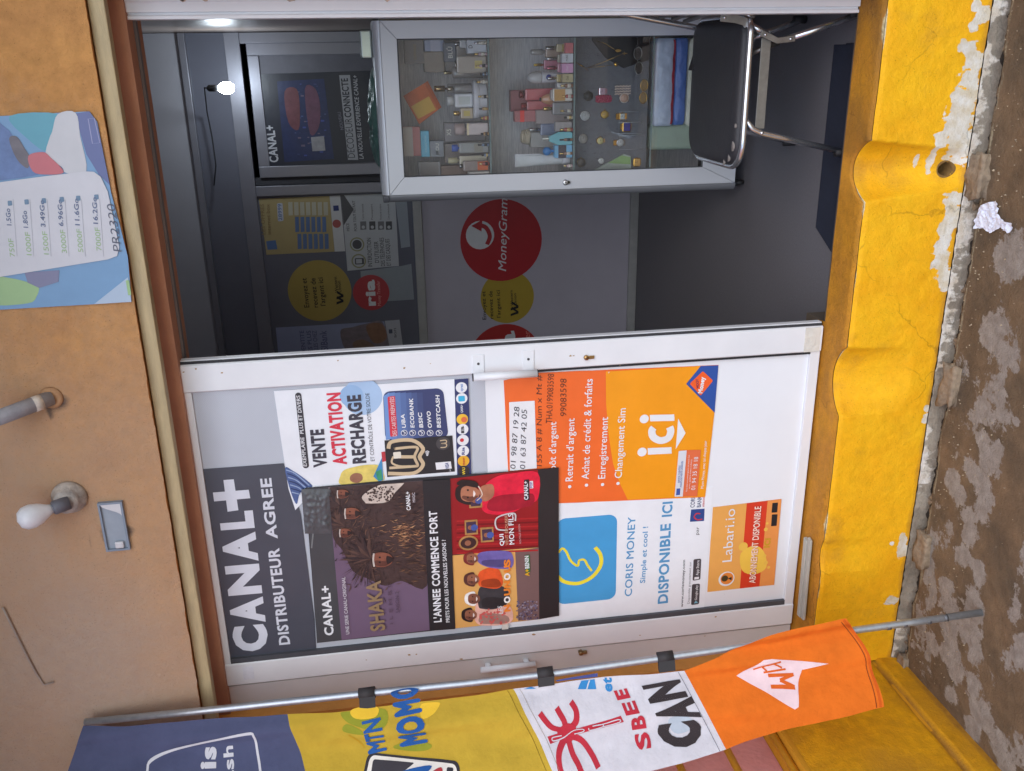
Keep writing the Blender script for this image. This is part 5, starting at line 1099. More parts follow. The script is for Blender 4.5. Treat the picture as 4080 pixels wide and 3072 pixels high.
# dark poster in the inner door
YD = PY+.003
o = sheet('dark_poster', [q4(1130, 585), q4(2060, 555), q4(2130, 1268), q4(1255, 1320)], YD, ink(44, 48, 62), 'dark blue poster with glowing picture on the inner door')
p = Print(o, YD); PWH = ink(196, 198, 206)
p.text('CANAL+', q4(1325, 1275), q4(1288, 985), 20, PWH, 1, bold=.03, shear=0)
p.poly('picture', [q4(1310, 640), q4(1680, 620), q4(1760, 1250), q4(1370, 1275)], ink(40, 52, 92), 1)
for k in range(40):
    x, y = random.uniform(1380, 1700), random.uniform(650, 1240); s_ = random.uniform(6, 16); x += (y-900)*.10
    p.poly('picture_sparkle', [q4(x, y), q4(x+s_*2, y), q4(x+s_*2, y+s_), q4(x, y+s_)], random.choice([ink(76, 92, 140), ink(58, 70, 116), ink(104, 96, 120), ink(64, 80, 150)]), 2)
p.blob('picture_glow', [q4(1370, 720), q4(1465, 700), q4(1490, 850), q4(1480, 1020), q4(1400, 960)], ink(110, 66, 76), 3).blob('picture_glow', [q4(1530, 700), q4(1610, 695), q4(1650, 830), q4(1640, 1000), q4(1570, 1050)], ink(104, 70, 92), 3)
p.poly('picture_glow', [q4(1578, 1080), q4(1680, 1070), q4(1692, 1185), q4(1590, 1190)], ink(150, 150, 156), 3)
p.poly('title_box', [q4(1800, 592), q4(1885, 590), q4(1950, 1258), q4(1870, 1258)], ink(168, 170, 178), 2)
p.text('DECODEUR', q4(1925, 1240), q4(1898, 930), 15, ink(40, 44, 56), 3, bold=-.005).text('CONNECTE', q4(1898, 922), q4(1868, 615), 15, ink(40, 44, 56), 3, bold=.03)
p.text('NOUVEAU', q4(1835, 1020), q4(1812, 880), 7, ink(120, 122, 140), 2).text('LA NOUVELLE EXPERIENCE CANAL+', q4(1992, 1250), q4(1940, 592), 9, PWH, 2, bold=.01, shear=.15); p.done()
# ================================================================== POSTERS ON THE DOOR LEAF
YL = .0125
WH = ink(230, 232, 236); BK = ink(36, 36, 42); OFF = ink(216, 220, 228)
G5 = g(0, 1); G6 = g(1, 1); G7 = g(2, 1); G8 = g(3, 1); Ga = g(0, 2); Gb = g(1, 2); Gc = g(2, 2); Gd = g(3, 2)
# 1 --- black poster at the top
o = sheet('black_poster', [(408, 1016), G6(180, 1337), (650, 1110), (668, 1250), Gb(380, 690), Gb(390, 880), (555, 1421), (470, 1432)], YL, ink(74, 77, 88), 'black poster with big white letters and plus sign at the top of the door leaf')
p = Print(o, YL); LW = ink(214, 218, 228)
# big letters one by one so that they sit on the sloping baseline
bl = lambda y: 546 + (y-1102)*(581-546)/(1403-1102)
for t, y0, y1 in (('C', 1403, 1347), ('A', 1343, 1288), ('N', 1281, 1217), ('A', 1211, 1148), ('L', 1140, 1102)):
    p.text(t, (bl(y0), y0), (bl(y1), y1), 74, LW, 1, bold=.055)
cx_, cy_ = 500, 1070
c_ = G5(1500, 1545); 
p.poly('lettering', [G5(1448, 1445), G5(1515, 1440), G5(1545, 1640), G5(1475, 1650)], LW, 1)
p.poly('lettering', [G5(1380, 1525), G5(1612, 1507), G5(1622, 1562), G5(1388, 1583)], LW, 2)
p.text('DISTRIBUTEUR', (627, 1391), (603, 1183), 24, LW, 1, bold=.03).text('AGREE', (600, 1163), (586, 1032), 24, LW, 1, bold=.03); p.done()
# 2 --- white card poster
o = sheet('card_poster', [G6(115, 868), G6(1378, 786), G6(1398, 1412), G6(1080, 1480), G6(330, 1560), G6(255, 1640), G6(210, 1500)], YL-.0012, ink(232, 236, 242), 'white poster with red and black words and a bank card on the door leaf')
p = Print(o, YL-.0012)
p.disc('bubble', G6(690, 905), 40, ink(168, 196, 228), 1, 36).disc('bubble', G6(620, 900), 24, ink(150, 184, 222), 2, 30)
p.rrect('pill', G6(252, 880), G6(292, 876), G6(345, 1365), G6(305, 1370), 6, ink(52, 50, 58), 2).text('EXEMPLAIRE  PLUS ET DIVERS', G6(330, 1355), G6(285, 895), 8, WH, 3, bold=.01, shear=.1)
DKN = ink(62, 60, 72); RED = ink(214, 52, 74)
p.text('VENTE', G6(462, 1357), G6(440, 1113), 30, DKN, 3, bold=.045).text('ACTIVATION', G6(590, 1342), G6(548, 876), 30, RED, 3, bold=.045).text('RECHARGE', G6(716, 1332), G6(680, 890), 30, DKN, 3, bold=.045).text('ET CONTRÔLE DE VOTRE SOLDE', G6(768, 1320), G6(733, 880), 8, ink(70, 70, 80), 3, bold=-.004)
p.rrect('list_panel', G6(822, 872), G6(1212, 848), G6(1248, 1168), G6(838, 1188), 14, ink(58, 66, 110), 2)
for k_ in range(7):
    xa = 826+k_*36; p.poly('list_panel_shade', [G6(xa, 880 if k_ else 900), G6(xa+37, 876), G6(xa+53, 1176), G6(xa+16, 1184)], ink(112-k_*8, 148-k_*12, 206-k_*14), 3)
p.rrect('list_heading', G6(852, 905), G6(900, 897), G6(918, 1158), G6(870, 1164), 3, ink(210, 52, 70), 4).text('DES CARTES PRÉPAYÉES', G6(912, 1158), G6(893, 904), 8.5, WH, 5, bold=-.006)
for k, (t, x, y1) in enumerate((('UBA', 972, 1015), ('ECOBANK', 1027, 912), ('BSIC', 1084, 1003), ('OWO', 1140, 995), ('BESTCASH', 1198, 890))):
    p.text(t, G6(x, 1104), G6(x-10, y1), 8.5, WH, 5, bold=.03, shear=.12); c_ = G6(x-12, 1138)
    p.disc('tick', c_, 6.6, WH, 4, 16).disc('tick', c_, 5.4, ink(58, 66, 110), 5, 16).stroke('tick', [(c_[0]-1, c_[1]+3), (c_[0]+3, c_[1]), (c_[0]-4, c_[1]-5)], 1.8, WH, 6)
CB = ink(40, 40, 44); BE = ink(206, 184, 150)
p.poly('bank_card', [G6(832, 1187), G6(1272, 1155), G6(1288, 1388), G6(850, 1424)], CB, 4)
def track(off, w, m_, k): p.stroke('card_pattern', [G6(855+off*.2, 1400-off*.8), G6(1020, 1398-off), G6(1082-off*.8, 1345), G6(1060-off*.75, 1292), G6(1082-off*.8, 1238), G6(1010, 1185+off), G6(880+off*.6, 1195+off), G6(858+off, 1240)], w, m_, k, smooth=5)
track(0, 7.5, BE, 5); track(44, 5.5, BE, 5)
p.stroke('card_pattern', [G6(890, 1290), G6(940, 1292), G6(1030, 1292)], 7, BE, 6).stroke('card_pattern', [G6(890, 1290), G6(880, 1330), G6(930, 1352), G6(1000, 1352)], 4, BE, 6, smooth=4)
p.rrect('chip', G6(888, 1262), G6(938, 1258), G6(942, 1300), G6(892, 1304), 2, ink(226, 220, 206), 7)
p.poly('card_badge', [G6(1162, 1330), G6(1262, 1322), G6(1268, 1368), G6(1168, 1376)], WH, 5).text('VISA', G6(1252, 1366), G6(1246, 1330), 8, ink(40, 56, 130), 6, bold=.03, shear=.25).text('Classic', G6(1262, 1384+2), G6(1260, 1372), 3, WH, 6)
p.disc('card_emblem', G6(1212, 1206), 14, ink(70, 68, 70), 5, 22).stroke('card_emblem', [G6(1195, 1232), G6(1230, 1228), G6(1232, 1208), G6(1200, 1206), G6(1232, 1200), G6(1228, 1184), G6(1192, 1188)], 2, BE, 6, smooth=4)
for k in range(4): p.stroke('contactless', [G6(1096+k*3, 1262+k*8), G6(1110, 1254+k*8), G6(1122-k*3, 1262+k*8)], 1.4, WH, 5, smooth=3)
p.poly('footer_band', [G6(1285, 792), G6(1376, 786), G6(1396, 1411), G6(1304, 1418)], ink(48, 56, 104), 2)
for k, (y, m1, t, m2) in enumerate(((845, WH, 'xpress', ink(120, 150, 200)), (915, WH, '', None), (1050, ink(236, 190, 60), '', None), (1115, WH, 'B', ink(60, 58, 64)), (1185, WH, '', None), (1255, WH, 'Ria', ink(40, 56, 130)), (1320, ink(232, 176, 50), 'moov', ink(190, 60, 50)), (1385, ink(48, 46, 50), 'WU', ink(236, 206, 60)))):
    c_ = G6(1331+(y-845)*.028, y); p.disc('badge', c_, 11.6, m1, 3, 24)
    if t: p.text(t, (c_[0]+3.4, c_[1]+8), (c_[0]+2.8, c_[1]-8), 6.5, m2, 4, bold=.03)
p.rrect('badge', G6(1310, 900), G6(1352, 897), G6(1354, 932), G6(1312, 935), 2, ink(60, 176, 216), 4).disc('badge', G6(1334, 1185), 4, ink(206, 50, 60), 4).disc('badge', G6(1348, 1052), 6, ink(220, 110, 70), 4)
p.text('CANAL+', G6(1342, 1006), G6(1338, 955), 5, WH, 3, bold=.03)
p.blob('picture_sleeve', [G6(545, 1420), G6(570, 1380), G6(640, 1358), G6(720, 1345), G6(800, 1350), G6(826, 1400), G6(822, 1448), G6(700, 1462), G6(548, 1472)], ink(226, 206, 110), 3)
p.blob('picture_hand', [G6(610, 1420), G6(640, 1398), G6(682, 1405), G6(690, 1440), G6(655, 1462), G6(615, 1450)], ink(156, 108, 84), 4)
p.poly('picture_cards', [G6(760, 1420), G6(815, 1300), G6(826, 1440), G6(800, 1456)], ink(70, 140, 190), 4).poly('picture_cards', [G6(775, 1390), G6(812, 1372), G6(820, 1440), G6(790, 1446)], ink(60, 150, 110), 5).poly('picture_cards', [G6(812, 1262), G6(836, 1258), G6(842, 1320), G6(818, 1326)], ink(196, 60, 70), 5)
fan = [G6(188, 1368), G6(240, 1385), G6(310, 1432), G6(366, 1484), G6(320, 1496), G6(282, 1535), G6(262, 1600), G6(225, 1520)]
p.blob('picture_skirt', fan, ink(78, 100, 150), 2)
for k in range(7): p.stroke('picture_skirt', [G6(196+k*6, 1378+k*24), G6(255+k*4, 1402+k*22), G6(345-k*10, 1478+k*9)], 2.2, ink(46, 60, 100) if k % 2 else ink(150, 170, 204), 3, smooth=4)
p.done()
# 3 --- orange services poster
o = sheet('orange_poster', [G6(1605, 800), G7(165, 750), G7(1338, 700), G7(1250, 1556), G7(305, 1596), (1204, 1090), (1098, 1022)], YL-.0004, ink(238, 108, 44), 'orange services poster with white bullet list and the word ici on the door leaf')
p = Print(o, YL-.0004); AMB = ink(242, 156, 24); BLU = ink(44, 82, 160)
p.poly('amber_field', [G7(608, 742), G7(1226, 706), G7(1130, 818), G7(1312, 1003), G7(1252, 1553), G7(750, 1572), G7(700, 1470), G7(655, 1340), G7(625, 1150), G7(610, 950)], AMB, 1)
p.poly('blue_corner', [G7(1337, 701), G7(1222, 706), G7(1128, 822), G7(1312, 1008)], BLU, 2)
p.rrect('diamond', G7(1236, 738), G7(1302, 800), G7(1222, 898), G7(1150, 820), 3, ink(238, 96, 40), 3).text('MOOV', G7(1212, 846), G7(1206, 788), 6, ink(70, 40, 90), 4, bold=.02).text('Money', G7(1232, 882), G7(1250, 776), 10, WH, 4, bold=.05)
for t, a, c_, h in (("pôt d'argent", (284, 1375), (287, 1066), 15), ("Retrait d'argent", (392, 1450), (405, 1043), 15.5), ('Achat de crédit & forfaits', (497, 1438), (522, 788), 15.5), ('Enregistrement', (603, 1434), (622, 1035), 15.5), ('Changement Sim', (710, 1430), (737, 978), 15.5)): p.text(t, G7(*a), G7(*c_), h, WH, 3, bold=.008)
for x, y in ((373, 1487), (482, 1477), (586, 1473), (686, 1466)): p.disc('bullet', G7(x, y), 3.4, WH, 3, 14)
p.poly('lettering', [G7(878, 1237), G7(1032, 1230), G7(1034, 1272), G7(880, 1280)], WH, 3).disc('lettering', G7(842, 1262), 9.5, WH, 3)
p.poly('lettering', [G7(892, 1022), G7(1050, 1018), G7(1052, 1060), G7(895, 1064)], WH, 3).disc('lettering', G7(856, 1048), 9.5, WH, 3)
p.stroke('lettering', [G7(918, 1105), G7(905, 1125), G7(915, 1165), G7(962, 1188), G7(1010, 1172), G7(1028, 1130), G7(1020, 1100)], 15, WH, 3, smooth=5)
p.poly('arrow', [G7(1060, 1243), G7(1076, 1045), G7(1124, 1140)], WH, 3)
p.text('Moov Money, avec toi chaque jour', G7(1240, 1500), G7(1262, 1188), 6, WH, 3, bold=.005, shear=.15)
p.text('PREDID', G7(630, 752), G7(632, 742), 3, WH, 3)
ho_ = ink(90, 50, 40)
p.hand('155 A 8 # Num x Mt #', G7(192, 1355), G7(192, 762), 11, ho_, 2).hand('THA:0199083598', G7(258, 1075), G7(272, 755), 13, ho_, 2).hand('99083598', G7(352, 1028), G7(352, 785), 13, ho_, 2)
p.poly('paper_label', [G6(1640, 940), G7(146, 930), G7(160, 1368), G6(1645, 1385)], WH, 2)
p.hand('01 98 87 19 28', (1113, 1012), (1122, 878), 11, ink(60, 58, 70), 4).hand('01 63 87 42 05', (1134, 1012), (1138, 884), 11, ink(60, 58, 70), 4)
p.done()
o = sheet('phone_sticker', [G7(1082, 1256), G7(1128, 1252), G7(1224, 1250), G7(1200, 1550), G7(1052, 1554)], YL-.0036, ink(226, 112, 70), 'orange and white customer service sticker at the corner of the orange poster', 'sticker')
p = Print(o, YL-.0036); p.poly('white_band', [G7(1080, 1257), G7(1132, 1252), G7(1106, 1552), G7(1053, 1553)], OFF, 1).poly('emblem', [G7(1066, 1500), G7(1090, 1498), G7(1088, 1540), G7(1062, 1543)], ink(60, 90, 170), 2)
p.text('SERVICE CLIENTELE', G7(1086, 1462), G7(1092, 1350), 4, BLU, 2).text('POINTS DE VENTE LINARCEL', G7(1100, 1490), G7(1108, 1320), 4, BLU, 2).text('01 94 35 18 18', G7(1186, 1508), G7(1206, 1294), 8.5, WH, 2, bold=.003)
p.text("Vous avez une préoccupation ou besoin d'un", G7(1134, 1520), G7(1150, 1282), 3, WH, 2, bold=0).text('service, appelez le numéro ci-dessous', G7(1152, 1500), G7(1166, 1310), 3, WH, 2, bold=0); p.done()
# 4 --- white poster with blue square
o = sheet('white_poster', [(1092, 1028), (1206, 1092), G7(1302, 1486), Gc(1245, 615), Gc(0, 715), (1088, 1352)], YL+.0006, ink(234, 238, 244), 'white poster with blue rounded square and yellow swirl on the lower door leaf')
p = Print(o, YL+.0006); CBL = ink(70, 158, 214); CT_ = ink(84, 152, 200)
p.rrect('blue_square', Gc(290, 32), Gc(682, 0), Gc(672, 548), Gc(290, 588), 17, CBL, 1)
YS = ink(240, 222, 60)
p.stroke('swirl', [Gc(290, 398), Gc(340, 438), Gc(430, 448), Gc(520, 405), Gc(574, 330), Gc(572, 262), Gc(538, 215)], 7.5, YS, 2, smooth=6)
p.stroke('swirl', [Gc(300, 250), Gc(325, 222), Gc(352, 245), Gc(380, 302), Gc(425, 335), Gc(435, 300), Gc(468, 296), Gc(490, 332), Gc(516, 368)], 4.5, YS, 2, smooth=5)
p.text('CORIS MONEY', Gc(776, 530), Gc(800, 15), 15.5, CT_, 1, bold=.012).text('Simple et cool !', Gc(862, 445), Gc(882, 80), 11, CT_, 1, bold=.015).text('DISPONIBLE', Gc(1010, 575), Gc(1030, 60), 22, CT_, 1, bold=.03).text('ICI', Gc(1036, 14), G7(1042, 1583), 22, CT_, 1, bold=.03)
p.text('www.corismoney.com', Gc(1108, 602), Gc(1122, 296), 5.5, ink(60, 60, 66), 1, bold=.012).text('Disponible gratuitement sur', Gc(1150, 580), Gc(1162, 308), 4.5, ink(110, 112, 118), 1, bold=0)
p.rrect('store_badge', Gc(1166, 455), Gc(1218, 450), Gc(1212, 582), Gc(1160, 590), 3, ink(70, 68, 74), 1).rrect('store_badge', Gc(1176, 293), Gc(1226, 288), Gc(1220, 424), Gc(1170, 432), 3, ink(70, 68, 74), 1)
p.text('Google play', Gc(1198, 556), Gc(1204, 460), 5, WH, 2).text('App Store', Gc(1208, 396), Gc(1214, 298), 6, WH, 2).rrect('store_badge', Gc(1182, 408), Gc(1212, 405), Gc(1210, 420), Gc(1180, 424), 1, WH, 2).poly('store_badge', [Gc(1178, 578), Gc(1206, 574), Gc(1190, 560)], ink(120, 180, 200), 2)
p.text('par', Gc(1208, 134), Gc(1212, 82), 7, ink(84, 84, 92), 1, bold=0)
p.poly('bank_emblem', [G7(1160, 1636), G7(1248, 1630), Gc(1244, 44), Gc(1152, 50)], ink(44, 74, 140), 1).stroke('bank_emblem', [Gc(1232, 32), Gc(1200, 36), Gc(1180, 18), Gc(1195, -4), Gc(1220, -2)], 2.5, ink(206, 60, 70), 2, smooth=5)
p.text('CORIS', G7(1182, 1622), G7(1188, 1545), 9, ink(50, 66, 110), 1, bold=.012).text('BANK', G7(1224, 1620), G7(1230, 1548), 9, ink(50, 66, 110), 1, bold=.012).text('INTERNATIONAL', G7(1246, 1618), G7(1250, 1545), 4, ink(196, 60, 60), 1, bold=.02); p.done()
# 5 --- orange and red app poster
A5, B5, C5, D5 = (1540, 1096), (1687, 1078), (1671, 1263), (1528, 1279)
o = sheet('app_poster', [A5, B5, C5, D5], YL-.0002, ink(232, 168, 88), 'small orange and red poster with tree emblem at the bottom of the door leaf')
p = Print(o, YL-.0002)
p.poly('red_band', [(1613, 1087), (1688, 1078), (1672, 1263), (1598, 1271)], ink(214, 62, 40), 1).poly('orange_fade', [(1658, 1082), (1688, 1078), (1672, 1263), (1640, 1266)], ink(232, 150, 80), 2)
p.blob('yellow_glow', [(1600, 1195), (1630, 1178), (1650, 1192), (1655, 1225), (1630, 1240), (1603, 1232)], ink(240, 196, 80), 2)
p.text('Labari.io', (1580, 1212), (1588, 1098), 20, WH, 3, bold=.0).disc('tree_emblem', (1569, 1250), 15.5, WH, 2, 30).disc('tree_emblem', (1570, 1249), 12.5, ink(226, 136, 60), 3, 26).poly('tree_emblem', [(1572, 1249), (1580, 1245), (1580, 1253)], BK, 4).disc('tree_emblem', (1565, 1249), 6.5, ink(70, 60, 40), 4, 16)
p.text('ABONNEMENT DISPONIBLE', (1632, 1258), (1645, 1092), 14, ink(180, 40, 40), 3, bold=.05).text('ABONNEMENT DISPONIBLE', (1631, 1258.5), (1644, 1092.5), 13.5, ink(250, 226, 210), 4, bold=.015).text('ICI', (1662, 1182), (1665, 1162), 13, ink(206, 160, 40), 4, bold=.05)
for x, y, r in ((1605, 1180, 9), (1654, 1143, 4), (1654, 1215, 4), (1660, 1225, 3), (1652, 1200, 3), (1657, 1130, 2.5)): p.disc('coin', (x, y), r, ink(236, 190, 84), 3, 18)
p.rrect('store_badge', (1668, 1086), (1680, 1085), (1678, 1106), (1666, 1107), 1, BK, 4).rrect('store_badge', (1667, 1111), (1679, 1110), (1677, 1135), (1665, 1136), 1, BK, 4); p.done()
# 6 --- dark series poster in the middle
o = sheet('dark_series_poster', [G6(318, 1497), (880, 1034), G7(0, 1388), G7(302, 1364), Gc(305, 660), Gc(175, 682), Gb(1290, 742), Gb(560, 818), Gb(395, 836)], YL-.0064, ink(46, 46, 50), 'dark series poster with purple, red and orange pictures in the middle of the door leaf')
p = Print(o, YL-.0064)
p.poly('grey_head', [G6(325, 1500), G6(468, 1490), Gb(555, 818), Gb(396, 832)], ink(70, 72, 76), 1)
p.stroke('fold', [G6(330, 1505), G6(340, 1600), Gb(372, 60), Gb(360, 220)], 3, ink(120, 124, 126), 2, smooth=4)
p.text('CANAL+', Gb(505, 782), Gb(478, 462), 20, WH, 2, bold=.035)
PUR = ink(112, 92, 116)
p.poly('purple_picture', [G6(468, 1490), G6(1080, 1448), Gb(1090, 0), Gb(1125, 752), Gb(555, 816)], PUR, 1)
p.poly('purple_picture', [G6(468, 1490), G6(1080, 1448), G6(1082, 1600), G6(480, 1600)], ink(112, 104, 108), 2)
random.seed(11)
p.clip = [G6(470, 1491), G6(1079, 1449), Gb(1124, 752), Gb(556, 815)]
# crowd of feathered, fur-clad figures (generic)
def figure(cx, cy, s, skin, fur):
    p.blob('picture_figure', [Gb(cx+60*s, cy+150*s), Gb(cx+30*s, cy+60*s), Gb(cx+70*s, cy), Gb(cx+40*s, cy-90*s), Gb(cx+120*s, cy-170*s), Gb(cx+300*s, cy-190*s), Gb(cx+340*s, cy), Gb(cx+330*s, cy+180*s), Gb(cx+160*s, cy+190*s)], fur, 3)
    for k in range(26):
        a = -1.9 + 3.8*k/25; L = (150+60*random.random())*s; x0, y0 = cx+30*s, cy
        p.poly('picture_feather', [Gb(x0, y0+30*s*math.sin(a)), Gb(x0-L*.6*math.cos(a)+10, y0+L*math.sin(a)*.9-8*s), Gb(x0-L*math.cos(a), y0+L*math.sin(a)), Gb(x0-L*.5*math.cos(a), y0+L*.8*math.sin(a)+10*s)], ink(58, 46, 48) if k % 3 else ink(86, 70, 68), 4)
    p.blob('picture_face', [Gb(cx-6*s, cy-34*s), Gb(cx+40*s, cy-44*s), Gb(cx+88*s, cy-20*s), Gb(cx+92*s, cy+20*s), Gb(cx+40*s, cy+44*s), Gb(cx-6*s, cy+36*s)], skin, 5)
    p.stroke('picture_headband', [Gb(cx-4*s, cy-36*s), Gb(cx-10*s, cy), Gb(cx-4*s, cy+38*s)], 3.4*s+1, ink(196, 186, 176), 6, smooth=4)
    p.blob('picture_beard', [Gb(cx+70*s, cy-28*s), Gb(cx+110*s, cy), Gb(cx+72*s, cy+28*s), Gb(cx+60*s, cy)], ink(40, 32, 32), 6)
    for e in (-1, 1): p.disc('picture_eye', Gb(cx+34*s, cy+16*s*e), 2.0*s, ink(40, 32, 32), 6, 8)
r9 = lambda x, y: ((916+x/1.5483)/PX, (1474+y/1.5483)/PX)
p.blob('picture_crowd', [r9(640, 690), r9(900, 690), r9(1185, 680), r9(1200, 900), r9(1215, 1330), r9(1060, 1300), r9(960, 1330), r9(860, 1290), r9(760, 1240), r9(700, 1120), r9(640, 1040), r9(610, 900)], ink(70, 54, 52), 3)
TON = [ink(50, 40, 42), ink(66, 50, 48), ink(86, 64, 56), ink(108, 80, 66), ink(58, 48, 52)]
def strokes(cx, cy, sx, sy, n, cols, L0, L1, a0, a1, kk=7):
    for _ in range(n):
        x, y = random.gauss(cx, sx), random.gauss(cy, sy); L = random.uniform(L0, L1); a = random.uniform(a0, a1); w = random.uniform(3, 7)
        p.poly('picture_fur', [r9(x, y), r9(x+L*math.cos(a)-w*math.sin(a)*.3, y+L*math.sin(a)), r9(x+L*.4*math.cos(a)+w, y+L*.4*math.sin(a)+w)], random.choice(cols), kk)
strokes(760, 900, 90, 110, 240, TON, 25, 60, 0, 6.3); strokes(860, 1150, 70, 90, 200, TON, 25, 70, 0, 6.3); strokes(1080, 850, 70, 90, 200, TON, 25, 55, -.6, .9)
for cx, cy, R_, n in ((850, 1160, 150, 60), (690, 960, 110, 40), (660, 830, 90, 30)):      # head-dress feathers
    for k in range(n):
        a = random.uniform(1.2, 5.1); L = R_*random.uniform(.6, 1.25); w = random.uniform(5, 10); ex, ey = cx+L*math.cos(a), cy+L*math.sin(a)*1.1
        p.poly('picture_feather', [r9(cx+20, cy), r9((cx+ex)/2-w, (cy+ey)/2+w), r9(ex, ey), r9((cx+ex)/2+w, (cy+ey)/2-w)], random.choice(TON[:3]), 8)
strokes(1060, 1010, 60, 45, 150, [ink(176, 128, 92), ink(150, 106, 78), ink(124, 86, 66), ink(196, 152, 112)], 22, 50, -.5, .8, 9); strokes(1110, 1180, 50, 70, 110, [ink(120, 88, 66), ink(92, 68, 56), ink(70, 54, 50)], 25, 60, -.4, .8, 9)
for fx, fy, s_ in ((930, 1165, 1.0), (745, 880, .78), (705, 1000, .6), (690, 760, .6)):
    p.blob('picture_face', [r9(fx-38*s_, fy-34*s_), r9(fx+20*s_, fy-44*s_), r9(fx+66*s_, fy-24*s_), r9(fx+70*s_, fy+18*s_), r9(fx+24*s_, fy+44*s_), r9(fx-38*s_, fy+36*s_)], ink(132, 80, 62), 10).blob('picture_face_shade', [r9(fx-34*s_, fy+6*s_), r9(fx+20*s_, fy+8*s_), r9(fx+62*s_, fy+6*s_), r9(fx+60*s_, fy+20*s_), r9(fx+20*s_, fy+40*s_), r9(fx-34*s_, fy+34*s_)], ink(96, 58, 48), 11)
    p.stroke('picture_headband', [r9(fx-42*s_, fy-40*s_), r9(fx-46*s_, fy), r9(fx-40*s_, fy+42*s_)], 2.6*s_+.6, ink(196, 186, 178), 12, smooth=4)
    for e in (-1, 1): p.disc('picture_eye', r9(fx-6*s_, fy+15*s_*e), 1.9*s_, ink(36, 28, 28), 12, 8)
    p.blob('picture_beard', [r9(fx+40*s_, fy-24*s_), r9(fx+82*s_, fy-4*s_), r9(fx+44*s_, fy+26*s_), r9(fx+34*s_, fy)], ink(44, 34, 34), 12)
# spotted pelt
p.blob('picture_pelt', [G6(690, 1540), G6(790, 1475), G6(930, 1440), G6(965, 1450), G6(900, 1520), G6(850, 1580), G6(730, 1590), G6(705, 1580)], ink(206, 192, 180), 13)
for k in range(90): p.disc('picture_spots', G6(random.uniform(715, 900), random.uniform(1480, 1575)), random.uniform(1.2, 2.4), ink(74, 58, 54), 14, 7)
p.clip = None
p.text('UNE SERIE CANAL+ORIGINAL', Gb(606, 768), Gb(578, 398), 7.5, ink(206, 204, 210), 15, bold=.012)
p.text('SHAKA', Gb(838, 742), Gb(808, 420), 32, ink(146, 122, 92), 15, bold=.03).text('I L E M B E', Gb(888, 704), Gb(872, 440), 7, ink(90, 72, 88), 15, bold=0).text('SAISON 2', Gb(930, 630), Gb(924, 492), 8, ink(84, 68, 84), 15, bold=0)
p.text('CANAL+', G6(1002, 1632), G6(994, 1512), 9, WH, 15, bold=.035).text('MAGIC', G6(1032, 1580), G6(1028, 1518), 6, ink(196, 190, 196), 15)
p.poly('black_band', [G6(1078, 1447), G6(1258, 1436), Gb(1262, 0), Gb(1290, 740), Gb(1125, 752), Gb(1090, 0)], ink(38, 38, 42), 8)
p.text("L'ANNEE COMMENCE FORT", Gb(1203, 692), G6(1172, 1638), 17, WH, 10, bold=.03).text('PRETS POUR LES NOUVELLES SAISONS ?', Gb(1255, 694), Gb(1228, 160), 8, WH, 10, bold=.012)
# orange picture (upright left) and red picture (upright right)
OR1 = [Gb(1270, 268), Gb(1659, 228), Gc(172, 215), Gc(176, 680), Gb(1292, 740)]
p.poly('orange_picture', OR1, ink(222, 168, 96), 2).poly('orange_picture_floor', [Gc(20, 240), Gc(172, 215), Gc(176, 680), Gc(40, 690)], ink(120, 92, 90), 3)
p.poly('red_picture', [G6(1255, 1436), G7(0, 1390), G7(168, 1378), Gc(170, 212), Gb(1659, 226), Gb(1265, 264)], ink(150, 24, 30), 2)
for k in range(9): y = 40+k*26; p.poly('red_curtain', [Gb(1300, y), Gc(168, y-20), Gc(168, y-10), Gb(1300, y+10)], ink(118, 16, 22) if k % 2 else ink(176, 34, 38), 3)
def person(f, hx_, hy_, r, skin, hair, shirt, body, k=5, smile=True, hat=None):
    p.blob('picture_clothes', body, shirt, k)
    p.blob('picture_hair', [f(hx_-r*1.25, hy_-r*.6), f(hx_-r*1.25, hy_+r*.6), f(hx_-r*.2, hy_+r*1.15), f(hx_+r*.5, hy_+r*.9), f(hx_+r*.4, hy_-r*.9), f(hx_-r*.2, hy_-r*1.15)], hair if not hat else hat, k+1)
    p.blob('picture_face', [f(hx_-r*.7, hy_-r*.55), f(hx_-r*.7, hy_+r*.55), f(hx_+r*.2, hy_+r*.85), f(hx_+r, hy_+r*.45), f(hx_+r*1.15, hy_), f(hx_+r, hy_-r*.45), f(hx_+r*.2, hy_-r*.85)], skin, k+2)
    p.blob('picture_face_shade', [f(hx_-r*.55, hy_+r*.2), f(hx_+r*.2, hy_+r*.3), f(hx_+r*.95, hy_+r*.2), f(hx_+r*.85, hy_+r*.45), f(hx_+r*.2, hy_+r*.82), f(hx_-r*.6, hy_+r*.5)], ink(112, 68, 54), k+2.6)
    n_b = len(body); cb = (sum(0 for _ in body)); mx_ = sum(q[0] for q in body)/n_b; my_ = sum(q[1] for q in body)/n_b
    dk = tuple(int(int(v)*.72) for v in shirt.name.split('_')[1:4]); p.blob('picture_clothes_shade', [((q[0]-mx_)*.8+mx_+2, (q[1]-my_)*.42+my_+(max(q_[1] for q_ in body)-my_)*.45) for q in body], ink(*dk), k+.8)
    for e in (-1, 1): p.disc('picture_eye', f(hx_-r*.05, hy_+r*.38*e), r*.035, ink(40, 26, 24), k+3, 8)
    if smile: p.blob('picture_smile', [f(hx_+r*.55, hy_-r*.35), f(hx_+r*.5, hy_), f(hx_+r*.55, hy_+r*.35), f(hx_+r*.75, hy_)], ink(232, 220, 214), k+3)
SK = ink(150, 96, 72); HA = ink(40, 30, 30)
person(Gb, 1385, 650, 40, SK, HA, ink(226, 176, 160), [Gb(1420, 620), Gb(1440, 560), Gb(1560, 560), Gb(1650, 600), Gb(1650, 700), Gb(1480, 720), Gb(1420, 690)])
